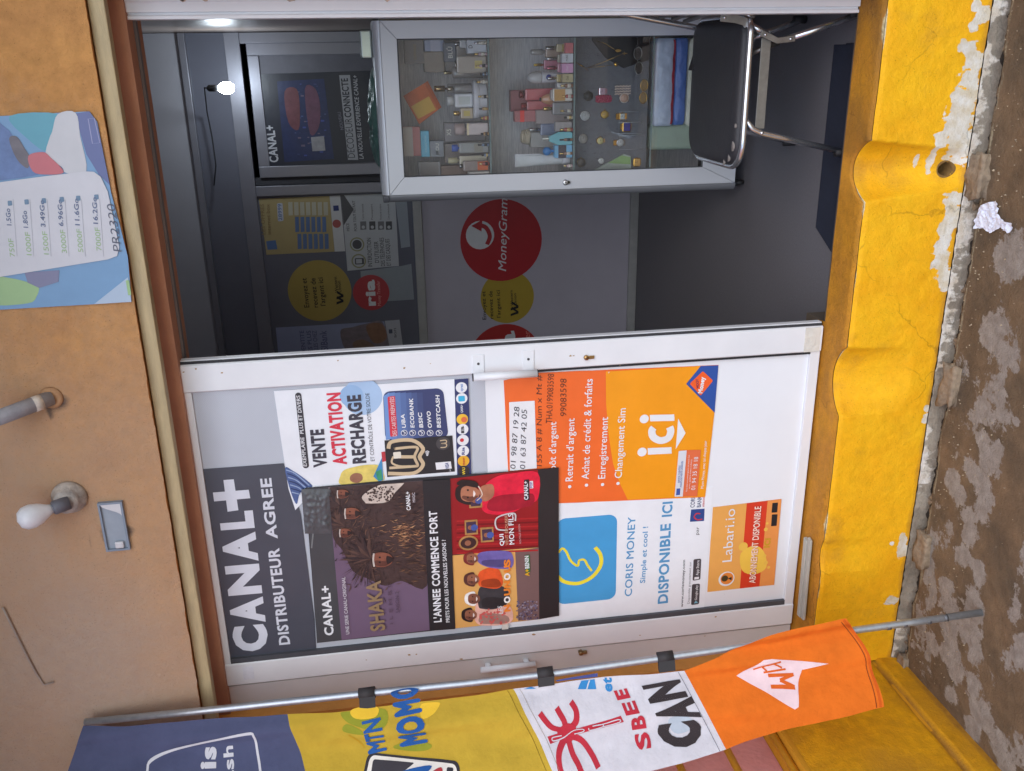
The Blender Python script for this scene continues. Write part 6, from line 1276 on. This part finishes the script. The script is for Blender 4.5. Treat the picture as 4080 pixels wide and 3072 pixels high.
person(Gb, 1405, 545, 40, ink(130, 82, 64), HA, ink(60, 58, 62), [Gb(1440, 590), Gb(1445, 480), Gb(1520, 450), Gb(1620, 480), Gb(1640, 560), Gb(1560, 610), Gb(1470, 612)], hat=ink(236, 232, 228))
person(Gb, 1400, 420, 40, SK, ink(90, 50, 44), ink(226, 88, 40), [Gb(1440, 450), Gb(1450, 370), Gb(1560, 345), Gb(1600, 440), Gb(1560, 480), Gb(1470, 470)])
person(Gb, 1395, 285, 38, SK, ink(120, 44, 40), ink(112, 100, 170), [Gb(1440, 310), Gb(1445, 250), Gb(1560, 235), Gb(1655, 250), Gb(1655, 345), Gb(1520, 345)])
for k in range(150): p.disc('picture_pattern', Gc(random.uniform(30, 168), random.uniform(560, 680)), random.uniform(1, 2.0), random.choice([ink(110, 100, 126), ink(70, 62, 86), ink(146, 136, 150)]), 6, 6)
for k in range(40): p.disc('picture_pattern', Gb(random.uniform(1450, 1620), random.uniform(610, 710)), random.uniform(1.5, 3), ink(206, 90, 86), 6, 6)
for i, (t, y) in enumerate((('N', 590), ('O', 535), ('U', 485), ('N', 435), ('O', 385), ('U', 335), ('S', 296))):
    y1 = (590, 535, 485, 435, 385, 335, 296)[i]; p.text(t, Gb(1648+ (0), y1+34), Gb(1646, y1-10), 14, ink(240, 232, 226) if t == 'O' else ink(236, 134, 44), 10, bold=.05)
p.text('LES', Gb(1600, 640), Gb(1590, 585), 9, WH, 10, bold=.0, shear=.2).rrect('channel_tag', Gc(82, 262), Gc(112, 258), Gc(116, 372), Gc(86, 378), 2, ink(60, 110, 66), 9).text('BENIN', Gc(110, 345), Gc(106, 264), 9, WH, 10, bold=.03).text('A+', Gc(112, 395), Gc(110, 350), 10, ink(226, 170, 40), 10, bold=.04)
# woman in red with framed portraits
person(G6, 1375, 1530, 62, ink(176, 116, 88), HA, ink(226, 30, 62), [G6(1455, 1600), G6(1480, 1480), G6(1560, 1420), G6(1659, 1400), G7(165, 1395), G7(168, 1560), G7(100, 1600), G6(1640, 1660), G6(1500, 1660)])
p.blob('picture_neck', [G6(1440, 1560), G6(1450, 1490), G6(1530, 1470), G6(1540, 1540), G6(1490, 1580)], ink(176, 116, 88), 6).blob('picture_hair', [G6(1300, 1470), G6(1330, 1440), G6(1420, 1450), G6(1440, 1490), G6(1370, 1480)], HA, 8).stroke('picture_necklace', [G6(1430, 1575), G6(1465, 1535), G6(1440, 1480)], 2, ink(226, 206, 190), 8, smooth=4)
for x, y in ((1392, 84), (1495, 132), (1420, -90)):
    p.rrect('picture_frame', Gb(x-42, y-46), Gb(x+42, y-52), Gb(x+46, y+44), Gb(x-38, y+50), 1, ink(176, 130, 76), 5).rrect('picture_frame', Gb(x-32, y-34), Gb(x+32, y-40), Gb(x+35, y+32), Gb(x-28, y+38), 1, ink(70, 50, 70), 6).disc('picture_face', Gb(x-4, y), 5, SK, 7, 10).disc('picture_clothes', Gb(x+22, y), 7, ink(70, 90, 160), 7, 10)
p.disc('picture_frame', Gb(1376, 184), 16, ink(176, 130, 76), 5, 24, ry=21).disc('picture_frame', Gb(1376, 184), 12, ink(60, 36, 36), 6, 24, ry=17).disc('picture_face', Gb(1372, 184), 6, SK, 7, 12)
p.stroke('ring_emblem', [Gb(1630, 100), Gb(1560, 90), Gb(1560, 20), Gc(10, -10), Gc(20, 40)], 3, ink(206, 200, 200), 9, smooth=6)
p.text('QUI', Gb(1606, 198), Gb(1602, 122), 9, WH, 10, bold=.03).text('VEUT ÉPOUSER', Gb(1634, 196), Gb(1628, 0), 6, ink(206, 160, 130), 10).text('MON FILS', Gc(14, 190), Gc(6, -10), 11, WH, 10, bold=.02).text('NOUVELLE SAISON', Gc(58, 186), Gc(50, 60), 4, ink(206, 150, 150), 10)
p.rrect('channel_tag', G7(76, 1440), G7(108, 1436), G7(112, 1568), G7(80, 1574), 1, BK, 9).text('CANAL+', G7(104, 1566), G7(100, 1446), 9, WH, 10, bold=.03).rrect('channel_tag', G7(112, 1448), G7(134, 1446), G7(136, 1494), G7(114, 1496), 1, WH, 9).text('POP', G7(131, 1490), G7(129, 1452), 5, ink(120, 60, 150), 10, bold=.03)
p.poly('black_foot', [G7(168, 1378), G7(302, 1366), Gc(303, 658), Gc(177, 680)], ink(40, 38, 40), 3); p.done()
# crumpled plastic sleeve at the upper corner of the dark poster
def crum(u, v):
    q = (r9(440, 735)[0]+(r9(625, 735)[0]-r9(440, 735)[0])*u, r9(440, 735)[1]+(r9(440, 1010)[1]-r9(440, 735)[1])*v); q = (q[0]+v*8*(1-u), q[1]); w = atY(*q, YL-.0078)
    e = min(1, 5*min(u, 1-u, v, 1-v)+.02); return Vector((w.x, w.y-e*(.004+.007*abs(noise.noise(Vector((u*4, v*7, 1))))+.004*noise.noise(Vector((u*11, v*15, 4)))), w.z))
b = MB(); b.grid(crum, 26, 34); b.build('crumpled_sleeve', mat('dark_sleeve', (84, 86, 90), .3, var=.12, scale=20), o)
b = MB(); c_ = atY(1092, 1352, YL-.004); b.box((c_.x-.012, YL-.0078, c_.z-.010), (c_.x+.015, YL-.0070, c_.z+.014)); b.build('tape_piece', mat('clear_tape', (214, 212, 204), .25), None, 'piece of clear tape holding the corner of the dark series poster', 'tape', org=c_)
# ================================================================== THINGS ON THE UPPER WALL
YW = -.1465
GA = g(0, 0)
def haze_ink(r, g_, b): return ink(*[int(v*.68+150*.32) for v in (r, g_, b)])      # print colours greyed by painted-in haze
o = sheet('price_poster', [(-40, 254), GA(0, 752), GA(580, 722), GA(630, 790), GA(720, 1250), G5(828, 0), G5(852, 290), G5(0, 342), (-40, 672)], YW, haze_ink(96, 152, 206), 'blue green internet price poster with white list on the orange wall')
p = Print(o, YW); TEAL = haze_ink(64, 160, 186); NAVY = haze_ink(72, 84, 150)
p.blob('teal_shape', [GA(60, 752), GA(380, 740), GA(330, 880), GA(300, 980), GA(180, 900)], TEAL, 1)
p.poly('violet_corner', [GA(490, 735), GA(580, 722), GA(628, 790), GA(712, 1200), GA(640, 1130), GA(560, 1000), GA(520, 860)], NAVY, 1).stroke('violet_corner', [GA(572, 770), GA(612, 765), GA(648, 925), GA(600, 930)], 2, haze_ink(150, 150, 200), 2, closed=True)
p.blob('white_shoe', [GA(375, 740), GA(490, 730), GA(520, 880), GA(560, 1110), GA(430, 1120), GA(400, 1080), GA(300, 1010), GA(320, 900), GA(340, 850)], haze_ink(214, 214, 220), 2)
p.blob('picture_jeans', [GA(-60, 790), GA(40, 830), GA(90, 890), GA(200, 1080), GA(250, 1130), GA(0, 1170), GA(-70, 1180)], haze_ink(70, 104, 170), 2).blob('picture_hem', [GA(60, 900), GA(110, 885), GA(160, 960), GA(195, 1020), GA(180, 1090), GA(110, 1030)], haze_ink(84, 76, 84), 3)
p.blob('red_sock', [GA(185, 1010), GA(280, 985), GA(330, 1020), GA(415, 1115), GA(300, 1130), GA(215, 1110)], haze_ink(206, 82, 92), 4)
p.blob('green_shape', [G5(-90, 130), G5(60, 135), G5(190, 165), G5(250, 190), G5(240, 250), G5(180, 300), G5(-90, 300)], haze_ink(150, 196, 120), 1).poly('violet_shape', [G5(160, 100), G5(385, 85), G5(380, 160), G5(255, 200), G5(180, 165)], haze_ink(110, 110, 150), 2).poly('pale_corner', [G5(610, 305), G5(830, 130), G5(852, 290)], haze_ink(176, 202, 232), 2)
p.rrect('green_tag', G5(815, 150), G5(836, 148), G5(852, 245), G5(832, 248), 2, haze_ink(150, 200, 120), 3)
WP = haze_ink(222, 222, 230)
p.poly('list_panel', [(-40, 398), GA(0, 1180), GA(300, 1140), GA(560, 1110), GA(610, 1112), GA(655, 1145), GA(700, 1240), GA(775, 1600), G5(760, -8), G5(700, 14), G5(0, 128), (-40, 610)], WP, 5)
GRN = haze_ink(150, 196, 120); DBL = haze_ink(70, 86, 130)
for k, (a, c_, x0, yA, yB) in enumerate((('750F', '1.5Go', 100, 1665, 1440), ('1000F', '1.8Go', 208, 1655, 1455), ('1500F', '3.49Go', 320, 1650, 1450), ('3000F', '6.96Go', 436, 1640, 1445), ('5000F', '11.6Go', 542, 1635, 1440), ('7000F', '16.2Go', 660, 1625, 1430))):
    yA -= 2; p.text(a, GA(x0, yA), GA(x0-12, yA-(118 if k == 0 else 150)), 10.5, GRN, 6, bold=-.002)
    p.text(c_, GA(x0-22, yB+20), GA(x0-32, yB-(90 if k < 2 else 155)), 10, DBL, 6, bold=.02)
    p.rrect('icon', GA(x0-48, 1300-k*8), GA(x0-20, 1298-k*8), GA(x0-17, 1330-k*8), GA(x0-45, 1333-k*8), 2, haze_ink(80, 120, 156), 6)
    p.stroke('rule', [GA(x0+14, 1660), GA(x0-12, 1290)], .8, haze_ink(170, 172, 184), 6)
p.hand('PR2320', GA(790, 1630), GA(745, 1320), 17, haze_ink(54, 56, 80), 6); p.done()
# lamp holder with a white bulb
c_ = atY(*G5(450, 1555), YW); T = thing('wall_lamp', (c_.x, YW, c_.z), 'unlit white bulb in a chipped round lamp holder on the orange wall', 'lamp')
M_chip = mat('chipped_holder', (168, 160, 152), .7, var=.4, scale=26, bump=.5, bscale=60)
b = MB(); b.lathe((c_.x, YW+.004, c_.z), [(.050, 0), (.050, .010), (.044, .020), (.036, .030), (.034, .045), (0, .046)], 26, 'Y'); b.build('holder', M_chip, T)
e = atY(*G5(270, 1640), YW-.06); s0 = Vector((c_.x, YW-.045, c_.z)); dv = (Vector((e.x, e.y-.02, e.z))-s0); Rm = dv.to_track_quat('Z', 'Y').to_matrix()
b = MB(); b.lathe(s0, [(.021, -.012), (.021, .030), (.018, .034), (0, .035)], 18, M=Rm); b.build('socket', mat('dark_socket', (96, 98, 108), .5), T)
b = MB(); b.lathe(s0, [(.013, .034), (.017, .045), (.030, .068), (.0355, .090), (.033, .110), (.022, .124), (0, .130)], 24, M=Rm); b.build('bulb', mat('white_bulb', (216, 218, 224), .35), T)
# broken junction box
a = atY(*G5(650, 1590), YW); c2 = atY(*Ga(830, 225), YW); x0_, x1_ = min(a.x, c2.x), max(a.x, c2.x); z0_, z1_ = atY(*Ga(830, 120), YW).z, atY(*Ga(670, 120), YW).z
T = thing('junction_box', ((x0_+x1_)/2, YW, z0_), 'broken blue and white switch box in the orange wall', 'switch box')
w = .006; b = MB()
for A, B in (((x0_, z0_), (x1_, z0_+w)), ((x0_, z1_-w), (x1_, z1_)), ((x0_, z0_+w), (x0_+w, z1_-w)), ((x1_-w, z0_+w), (x1_, z1_-w))): b.box((A[0], YW-.008, A[1]), (B[0], YW+.006, B[1]))
b.build('rim', mat('blue_grey_plastic', (128, 140, 156), .5), T)
b = MB(); b.box((x0_+w, YW+.0005, z0_+w), (x1_-w, YW+.004, z1_-w)); b.build('back', mat('box_back', (150, 160, 172), .7), T)
b = MB(); xm = (x0_+x1_)/2
b.prism([(x1_-w-.001+ (-.040*k/6), YW-.006, z0_+w+ (z1_-z0_-2*w)*(.5+.48*math.cos(k*math.pi/6))) for k in range(7)] + [(x1_-w-.001, YW-.006, z0_+w)], (0, .005, 0)); b.build('broken_cover', mat('box_white', (206, 206, 210), .5), T)
b = MB(); b.rbox((x0_+w+.002, YW-.010, z0_+.016), (x0_+w+.024, YW, z0_+.042), .004, 2); b.build('switch_stub', mat('box_white', (206, 206, 210), .5), T)
# stub of a grey pipe
a = atY(*G5(330, 915), YW); c2 = atY(*G5(-60, 1060), YW-.10); T = thing('pipe_stub', a, 'short worn grey pipe stub sticking out of the orange wall', 'pipe')
dv = c2-a; L_ = dv.length
b = MB(); b.tube([a+Vector((0, .004, 0)), a.lerp(c2, .5), c2], .022, 18); b.build('pipe', mat('worn_grey_pipe', (140, 138, 142), .6, var=.28, scale=16, bump=.3), T)
b = MB(); b.tube([a.lerp(c2, .16), a.lerp(c2, .30)], .0225, 18); b.build('worn_band', mat('worn_paint', (196, 184, 170), .7, var=.3, scale=40), T)
b = MB(); b.lathe((a.x, YW+.004, a.z), [(.033, 0), (.031, .005), (.024, .008)], 18, 'Y'); b.build('mortar_ring', mat('mortar_ring', (168, 128, 92), .9, var=.2, scale=30, bump=.5), T)
# ================================================================== FLAG POLE AND BANNER (left)
def q6(x, y): return ((x/2.011)/PX, (2500 + y/2.011)/PX)
def poleY(x): return -.515 + (2120-x)/1936*.335
pp = [(2120, 1323), (1960, 1346), (1870, 1358), (1660, 1389), (1440, 1420), (1200, 1454), (1000, 1477), (800, 1497), (500, 1529), (184, 1560)]
PATH = [atY(x, y, poleY(x)) for x, y in pp]
POLE = thing('flag_pole', (PATH[0].x, PATH[0].y, GZ), 'thin galvanised steel pole leaning on the wall and carrying the banner', 'pole')
M_galv = mat('galvanised_steel', (176, 182, 188), .38, .75, var=.12, scale=50)
b = MB(); b.tube(PATH, .0118, 14); b.build('tube', M_galv, POLE)
b = MB()
for x, y in ((G32(780, 728)), (G32(885, 712)), (G32(1040, 690)), (G32(1150, 672))): p_ = atY(x, y, poleY(x)); d_ = (PATH[0]-PATH[1]).normalized(); b.tube([p_-d_*.006, p_+d_*.006], .0123, 14)
b.build('weld_mark', mat('dark_zinc', (110, 112, 116), .5, .6), POLE)
FA, FBz, FC = -.473, .117, .75
NP = Vector((0, 1, -FBz)); 
def fpx(x, y):
    d_ = _ray(x, y); t = (FA - CAMP.y + FBz*CAMP.z)/(d_.y - FBz*d_.z); p_ = CAMP + d_*t
    for _ in range(25):
        Yt = FA + FBz*p_.z - FC*max(0, pole_x(p_.z)-p_.x); Yn_ = p_.y*.4 + Yt*.6; p_ = CAMP + d_*((Yn_-CAMP.y)/d_.y)
    return Vector((p_.x, p_.z))
def pole_x(z):
    for i in range(len(PATH)-1):
        if PATH[i].z <= z <= PATH[i+1].z: t = (z-PATH[i].z)/(PATH[i+1].z-PATH[i].z); return PATH[i].x+(PATH[i+1].x-PATH[i].x)*t
    return PATH[-1].x if z > 1 else PATH[0].x
def fwave(X, Z):
    d_ = pole_x(Z)-X
    w = .018
    w += .011*math.sin(2*math.pi*(d_/.125 + .45*Z + .25*noise.noise(Vector((1, Z*2.1, 5)))))*min(1, max(0, d_+.02)/.06) + .005*math.sin(2*math.pi*(d_/.06 - .9*Z)+1.1)*math.exp(-max(0, d_)/.12) + .008*noise.noise(Vector((X*5, Z*3.2, 1))) + .003*noise.noise(Vector((X*17, Z*9, 4)))
    return w
def flift(X, Z, k): return Vector((X, FA + FBz*Z - FC*max(0, pole_x(Z)-X) - fwave(X, Z) - .0014*k, Z))
BAN = thing('brand_banner', (PATH[0].x-.2, -.45, PATH[2].z), 'long vertical banner of navy, yellow, white and orange panels lashed to the pole', 'banner')
def qb(a, c_, m_, t): return (1-t)**2*a + 2*t*(1-t)*m_ + t*t*c_
def panel(nm, top, bot, m_, poleedge=None, nu=46, nv=70):
    """top/bot: three px points from pole side to free side"""
    def f(u, v):
        ax = qb(top[0][0], top[2][0], top[1][0], u); ay = qb(top[0][1], top[2][1], top[1][1], u); bx = qb(bot[0][0], bot[2][0], bot[1][0], u); by = qb(bot[0][1], bot[2][1], bot[1][1], u)
        x, y = ax+(bx-ax)*v, ay+(by-ay)*v
        if poleedge: y += poleedge(v)*(1-u)**3
        y += 2.0*math.sin(v*9+u*3)*(1-u)*min(1, 6*v*(1-v))
        w = fpx(x, y); return flift(w.x, w.y, 0)
    b = MB(); b.grid(f, nu, nv); return b.build(nm, m_, BAN)
def cloth(nm, rgb):
    M = mat(nm, rgb, .92, var=.10, scale=11, bump=.55, bscale=26, spec=.12); return M
T0 = ((183, 1560), (150, 1660), (110, 1765)); T1 = ((622, 1535), (648, 1630), (695, 1745)); T2 = ((1107, 1481), (1150, 1560), (1208, 1694)); T3 = ((1474, 1441), (1512, 1510), (1563, 1609)); T4 = ((1821, 1328), (1876, 1400), (1901, 1516))
pn = panel('navy_panel', T0, T1, cloth('navy_cloth', (80, 86, 116))); py_ = panel('yellow_panel', T1, T2, cloth('yellow_cloth', (190, 160, 58)), lambda v: 6*math.sin(v*math.pi))
pw = panel('white_panel', T2, T3, cloth('white_cloth', (206, 205, 212))); po_ = panel('orange_panel', T3, T4, cloth('orange_cloth', (222, 112, 36)), lambda v: -16*math.sin(v*math.pi)**1)
def FP(root): return Print(root, 0, px=fpx, lift=lambda X, Z, k: flift(X, Z, k), fine=.014, step=.0014)
CW = dye(206, 208, 216)
p = FP(pn); p.stroke('print_outline', [q6(1185, 1260), q6(1190, 1120), q6(1215, 1052), q6(1400, 970), q6(1640, 895), q6(1985, 800), q6(2040, 830), q6(2066, 1000), q6(2110, 1200)], 7, CW, 1, smooth=4)
p.text('Celtiis', q6(1745, 1640), q6(1735, 948), 36, CW, 1, bold=.045, name='print_lettering').text('cash', q6(1895, 1290), q6(1868, 935), 22, CW, 1, bold=.03, name='print_lettering'); p.done()
p = FP(py_); DB = dye(44, 92, 160); GR = dye(146, 150, 50); YL2 = dye(230, 190, 60)
p.blob('print_shape', [q7(790, 715), q7(860, 700), q7(1000, 690), q7(1180, 680), q7(1200, 790), q7(1100, 860), q7(960, 830), q7(860, 790)], GR, 1).blob('print_shape', [q7(840, 800), q7(960, 850), q7(990, 900), q7(815, 870)], GR, 1).blob('print_shape', [q7(1250, 1040), q7(1400, 980), q7(1580, 1010), q7(1560, 1060), q7(1400, 1070)], GR, 1)
p.blob('print_shape', [q7(880, 690), q7(1000, 660), q7(1120, 665), q7(1100, 740), q7(980, 760), q7(900, 740)], YL2, 2).blob('print_shape', [q7(1500, 640), q7(1640, 625), q7(1660, 650), q7(1600, 720), q7(1500, 750)], YL2, 1).stroke('print_shape', [q7(860, 905), q7(930, 960), q7(1000, 1050)], 4, dye(190, 150, 40), 1, smooth=4)
p.text('MTN', q7(1198, 1062), q7(1138, 742), 42, DB, 3, bold=.04, name='print_lettering').text('MOMO', q7(1558, 990), q7(1462, 470), 62, DB, 3, bold=.055, name='print_lettering')
p.rrect('print_phone', q7(1030, 1082), q7(1838, 1142), q7(1800, 1560), q7(930, 1480), 16, dye(58, 56, 62), 2).rrect('print_phone', q7(1052, 1098), q7(1812, 1160), q7(1780, 1540), q7(960, 1460), 14, dye(226, 222, 214), 3).rrect('print_phone', q7(1076, 1128), q7(1440, 1150), q7(1300, 1240), q7(1040, 1320), 6, dye(66, 64, 70), 4)
p.blob('print_phone', [q7(1590, 1168), q7(1400, 1190), q7(1200, 1260), q7(1120, 1330), q7(1300, 1330), q7(1450, 1270)], DB, 5).blob('print_phone', [q7(1680, 1185), q7(1600, 1200), q7(1500, 1290), q7(1640, 1320)], dye(170, 62, 66), 5).rrect('print_phone', q7(1720, 1175), q7(1775, 1178), q7(1765, 1250), q7(1710, 1248), 3, dye(58, 56, 62), 5)
p.stroke('stitching', [(1094, 1484), (1136, 1562), (1194, 1690)], 1.2, dye(120, 96, 30), 1, smooth=4); p.done()
p = FP(pw); RD = dye(186, 52, 66); BK2 = dye(60, 54, 56); SBl = dye(60, 136, 196); NV = dye(74, 84, 140)
for pts in ([(770, 1090), (850, 1010), (862, 920), (818, 845)], [(770, 1090), (755, 1000), (715, 930), (690, 885)], [(770, 1090), (660, 1060), (590, 990), (540, 920)], [(790, 1150), (715, 1280), (715, 1400), (755, 1480)], [(790, 1150), (830, 1290), (875, 1370), (905, 1440)], [(790, 1150), (910, 1190), (1000, 1300), (1050, 1395)]): p.stroke('print_emblem', [q8(*a) for a in pts], 15, RD, 1, smooth=5)
p.poly('print_emblem', [q8(615, 1160), q8(1245, 940), q8(1275, 1005), q8(640, 1225)], RD, 1).blob('print_emblem', [q8(700, 1080), q8(770, 1010), q8(850, 1040), q8(860, 1150), q8(800, 1220), q8(720, 1180)], RD, 2)
p.stroke('print_emblem', [q8(740, 1145), q8(660, 1165), q8(670, 1195), q8(760, 1165), q8(840, 1085), q8(920, 1075), q8(925, 1105), q8(850, 1130)], 2.6, CW, 3, smooth=4).stroke('print_emblem', [q8(970, 1060), q8(985, 1090), q8(1090, 1050), q8(1085, 1020), q8(1000, 1040), q8(1085, 1020), q8(1220, 970), q8(1235, 1000), q8(1090, 1050)], 2.6, CW, 3, smooth=3)
def ftxt(t, ab, h, m_, bold): p.text(t, q8(*ab[0]), q8(*ab[1]), h, m_, 2, bold=bold, name='print_lettering', up=(-1, .16))
ftxt('S', ((1532, 1245), (1498, 1110)), 32, RD, .04); ftxt('B', ((1482, 1075), (1452, 935)), 31, RD, .04); ftxt('E', ((1412, 920), (1378, 832)), 30, RD, .045); ftxt('E', ((1345, 815), (1312, 738)), 29, RD, .045)
ftxt('C', ((2012, 1205), (1925, 990)), 92, BK2, .06); ftxt('A', ((1958, 966), (1872, 790)), 90, BK2, .06); ftxt('N', ((1845, 795), (1780, 665)), 84, BK2, .06)
p.blob('faded_patch', [q8(1680, 980), q8(1820, 960), q8(1880, 1010), q8(1880, 1100), q8(1760, 1140), q8(1690, 1080)], dye(176, 188, 200), 1)
p.poly('print_edge', [q8(885, 750), q8(915, 672), q8(1030, 658), q8(1045, 745)], SBl, 1).stroke('print_edge', [q8(960, 750), q8(985, 665)], 3, CW, 2).poly('print_edge', [q8(405, 742), q8(470, 712), q8(515, 742)], SBl, 1).text('et', q8(1190, 770), q8(1180, 645), 22, SBl, 1, bold=.04, name='print_edge')
p.poly('print_edge', [q8(680, 650), q8(1050, 585), q8(1055, 630), q8(700, 668)], NV, 1)
p.stroke('stitching', [(1461, 1444), (1498, 1512), (1549, 1611)], 1.2, dye(90, 90, 100), 1, smooth=4).stroke('stitching', [(1121, 1482), (1164, 1560), (1222, 1690)], 1.0, dye(150, 140, 120), 1, smooth=4); p.done()
p = FP(po_); DW = dye(232, 206, 210)
p.poly('print_emblem', [(1589, 1457), (1641, 1413), (1659, 1411), (1784, 1426), (1728, 1441), (1716, 1514), (1708, 1519), (1660, 1476)], DW, 1)
DO = dye(214, 100, 40)
for pts_ in ([Gd(10, 1105), Gd(165, 1110)], [Gd(165, 1110), Gd(70, 1065)], [Gd(70, 1065), Gd(155, 1025)], [Gd(155, 1025), Gd(-10, 1030)]): p.stroke('print_emblem', pts_, 8, DO, 2)
for pts_ in ([Gd(-40, 1010), Gd(100, 985)], [Gd(-60, 960), Gd(60, 925)], [Gd(-60, 960), Gd(-20, 1000)], [Gd(-110, 985), Gd(-60, 960)], [Gd(15, 940), Gd(75, 975)]): p.stroke('print_emblem', pts_, 4.5, DO, 2)
p.stroke('hem', [(1815, 1331), (1866, 1402), (1893, 1516)], 4.5, dye(206, 92, 30), 1, smooth=6).stroke('stitching', [(1809, 1334), (1858, 1404), (1884, 1517)], 1.2, dye(120, 50, 30), 2, smooth=6); p.done()
for i, (x, y) in enumerate(((793, 1497), (1178, 1453), (1437, 1419))):
    c_ = atY(x, y, poleY(x)); t_ = (atY(x+16, y-2.2, poleY(x+16))-c_); u_ = t_.normalized(); hw = .026
    b = MB(); b.tube([c_-u_*hw, c_+u_*hw], .0185, 14, True)
    w = fpx(x, y+24); e0 = flift(w.x, w.y, 2); n_ = Vector((0, -1, 0)); s_ = (e0-c_).normalized()
    P = [c_-u_*hw+n_*.016, c_+u_*hw+n_*.016, e0+u_*hw*1.05, e0-u_*hw*.95]; b.prism(P, (0, .012, 0)); b.build('strap', mat('black_tape', (48, 46, 48), .7, var=.12, scale=60), BAN)
# ---- loose cable on the wall above the banner
pts = [atY(*q6(x, y), -.15) for x, y in ((20, -160), (100, 0), (170, 140), (230, 260), (290, 370), (350, 460), (430, 440))]
b = MB(); b.tube(pts, .003, 6); b.build('wall_cable', mat('grey_cable', (158, 146, 138), .6), None, 'thin grey cable hanging on the wall above the banner', 'cable', org=pts[0])
# ================================================================== ON THE GROUND
def rock(nm, c_, dims, seed, m_, label, cat='stone', group=None, rz=0.0):
    bm = bmesh.new(); bmesh.ops.create_cube(bm, size=1); bmesh.ops.subdivide_edges(bm, edges=bm.edges[:], cuts=5, use_grid_fill=True)
    bmesh.ops.smooth_vert(bm, verts=bm.verts, factor=.5); bmesh.ops.smooth_vert(bm, verts=bm.verts, factor=.4)
    vs = []
    for v in bm.verts:
        q = v.co*1.25; n_ = 1+.35*noise.noise(q*2.2+Vector((seed, 0, 0)))+.14*noise.noise(q*6+Vector((0, seed, 0))); x, y, z = q.x*dims[0]*n_, q.y*dims[1]*n_, q.z*dims[2]*n_
        vs.append(Vector((c_[0]+x*math.cos(rz)-y*math.sin(rz), c_[1]+x*math.sin(rz)+y*math.cos(rz), max(c_[2]+z, GZ-.03))))
    bm.verts.index_update(); b = MB(); b.add(vs, [[v.index for v in f.verts] for f in bm.faces], True); bm.free(); return b.build(nm, m_, None, label, cat, group, org=c_)
M_rock = mat('mortar_lump', (138, 122, 102), .95, var=.35, scale=22, bump=.9, bscale=55)
def gp(f, x, y, z=GZ): q = atZ(*f(x, y), z); return q
for (f, x, y, dm, lb, sd) in ((G30, 1400, 1150, (.10, .055, .05), 'rough mortar lump below the drain hole', 1), (G31, 1215, 840, (.105, .05, .05), 'rough mortar lump at the foot of the middle groove in the step', 5), (G32, 1035, 240, (.10, .05, .045), 'pale mortar lump at the foot of the step near the banner', 9), (G32, 895, 985, (.055, .035, .03), 'small flat stone in the gap at the left end of the step', 13)):
    c_ = gp(f, x, y); rock('mortar_lump', (c_.x, c_.y+.012, GZ-.004), dm, sd, M_rock, lb, 'stone', 'lumps along the foot of the step')
random.seed(5); k = 0
for (x, rr) in [(random.uniform(-2.1, .12), random.uniform(.006, .014)) for _ in range(18)]:
    y = gutter(x)+random.uniform(.0, .034); rock('pebble', (x, y, GZ-.016+rr*.3), (rr*1.4, rr, rr*.8), k*1.7, M_rock, 'little crumb of mortar in the dark gap at the foot of the step', 'pebble', 'crumbs in the gap along the step', random.uniform(0, 3)); k += 1
# crumpled scrap of white paper
ol = [gp(G30, x, y, GZ+.006) for x, y in ((1372, 1342), (1420, 1318), (1488, 1298), (1494, 1370), (1505, 1410), (1545, 1440), (1586, 1445), (1582, 1505), (1555, 1512), (1510, 1470), (1440, 1512), (1400, 1480), (1338, 1482), (1350, 1400))]
bm = bmesh.new(); fc = bm.faces.new([bm.verts.new(p_) for p_ in ol]); bmesh.ops.triangulate(bm, faces=bm.faces[:]); 
for _ in range(4): bmesh.ops.subdivide_edges(bm, edges=[e for e in bm.edges if e.calc_length() > .008], cuts=1); bmesh.ops.triangulate(bm, faces=bm.faces[:])
cc = centre(ol)
for v in bm.verts:
    q = v.co; v.co.z = GZ+.006 + .010*abs(noise.noise(q*38)) + .006*noise.noise(q*90) + .004*noise.noise(q*160); v.co.x += .002*noise.noise(q*70)
bm.verts.index_update(); b = MB(); b.add([v.co.copy() for v in bm.verts], [[v.index for v in f.verts] for f in bm.faces], False); bm.free()
b.build('paper_scrap', mat('crumpled_paper', (214, 220, 236), .7, var=.14, scale=60), None, 'crumpled scrap of white and blue paper on the ground below the step', 'paper', org=cc)

# loose grit swept about the slab: one scatter nobody could count
random.seed(77); b = MB()
for _ in range(420):
    x = random.uniform(-2.12, .16); y = gutter(x) - abs(random.gauss(0, .16)) - .004; r_ = random.uniform(.0012, .0038)
    if y < -.95: continue
    V = [Vector((x+r_*random.uniform(.6, 1.3)*math.cos(a), y+r_*random.uniform(.6, 1.3)*math.sin(a), GZ-.002)) for a in (0, 1.3, 2.5, 3.8, 5.1)] + [Vector((x, y, GZ+.002+r_*random.uniform(.5, 1.1)))]
    b.add(V, [(0, 1, 5), (1, 2, 5), (2, 3, 5), (3, 4, 5), (4, 0, 5)])
b.build('grit', mat('pale_grit', (168, 152, 126), .95, var=.4, scale=40), None, 'pale loose grit scattered over the worn slab', 'grit', kind='stuff')
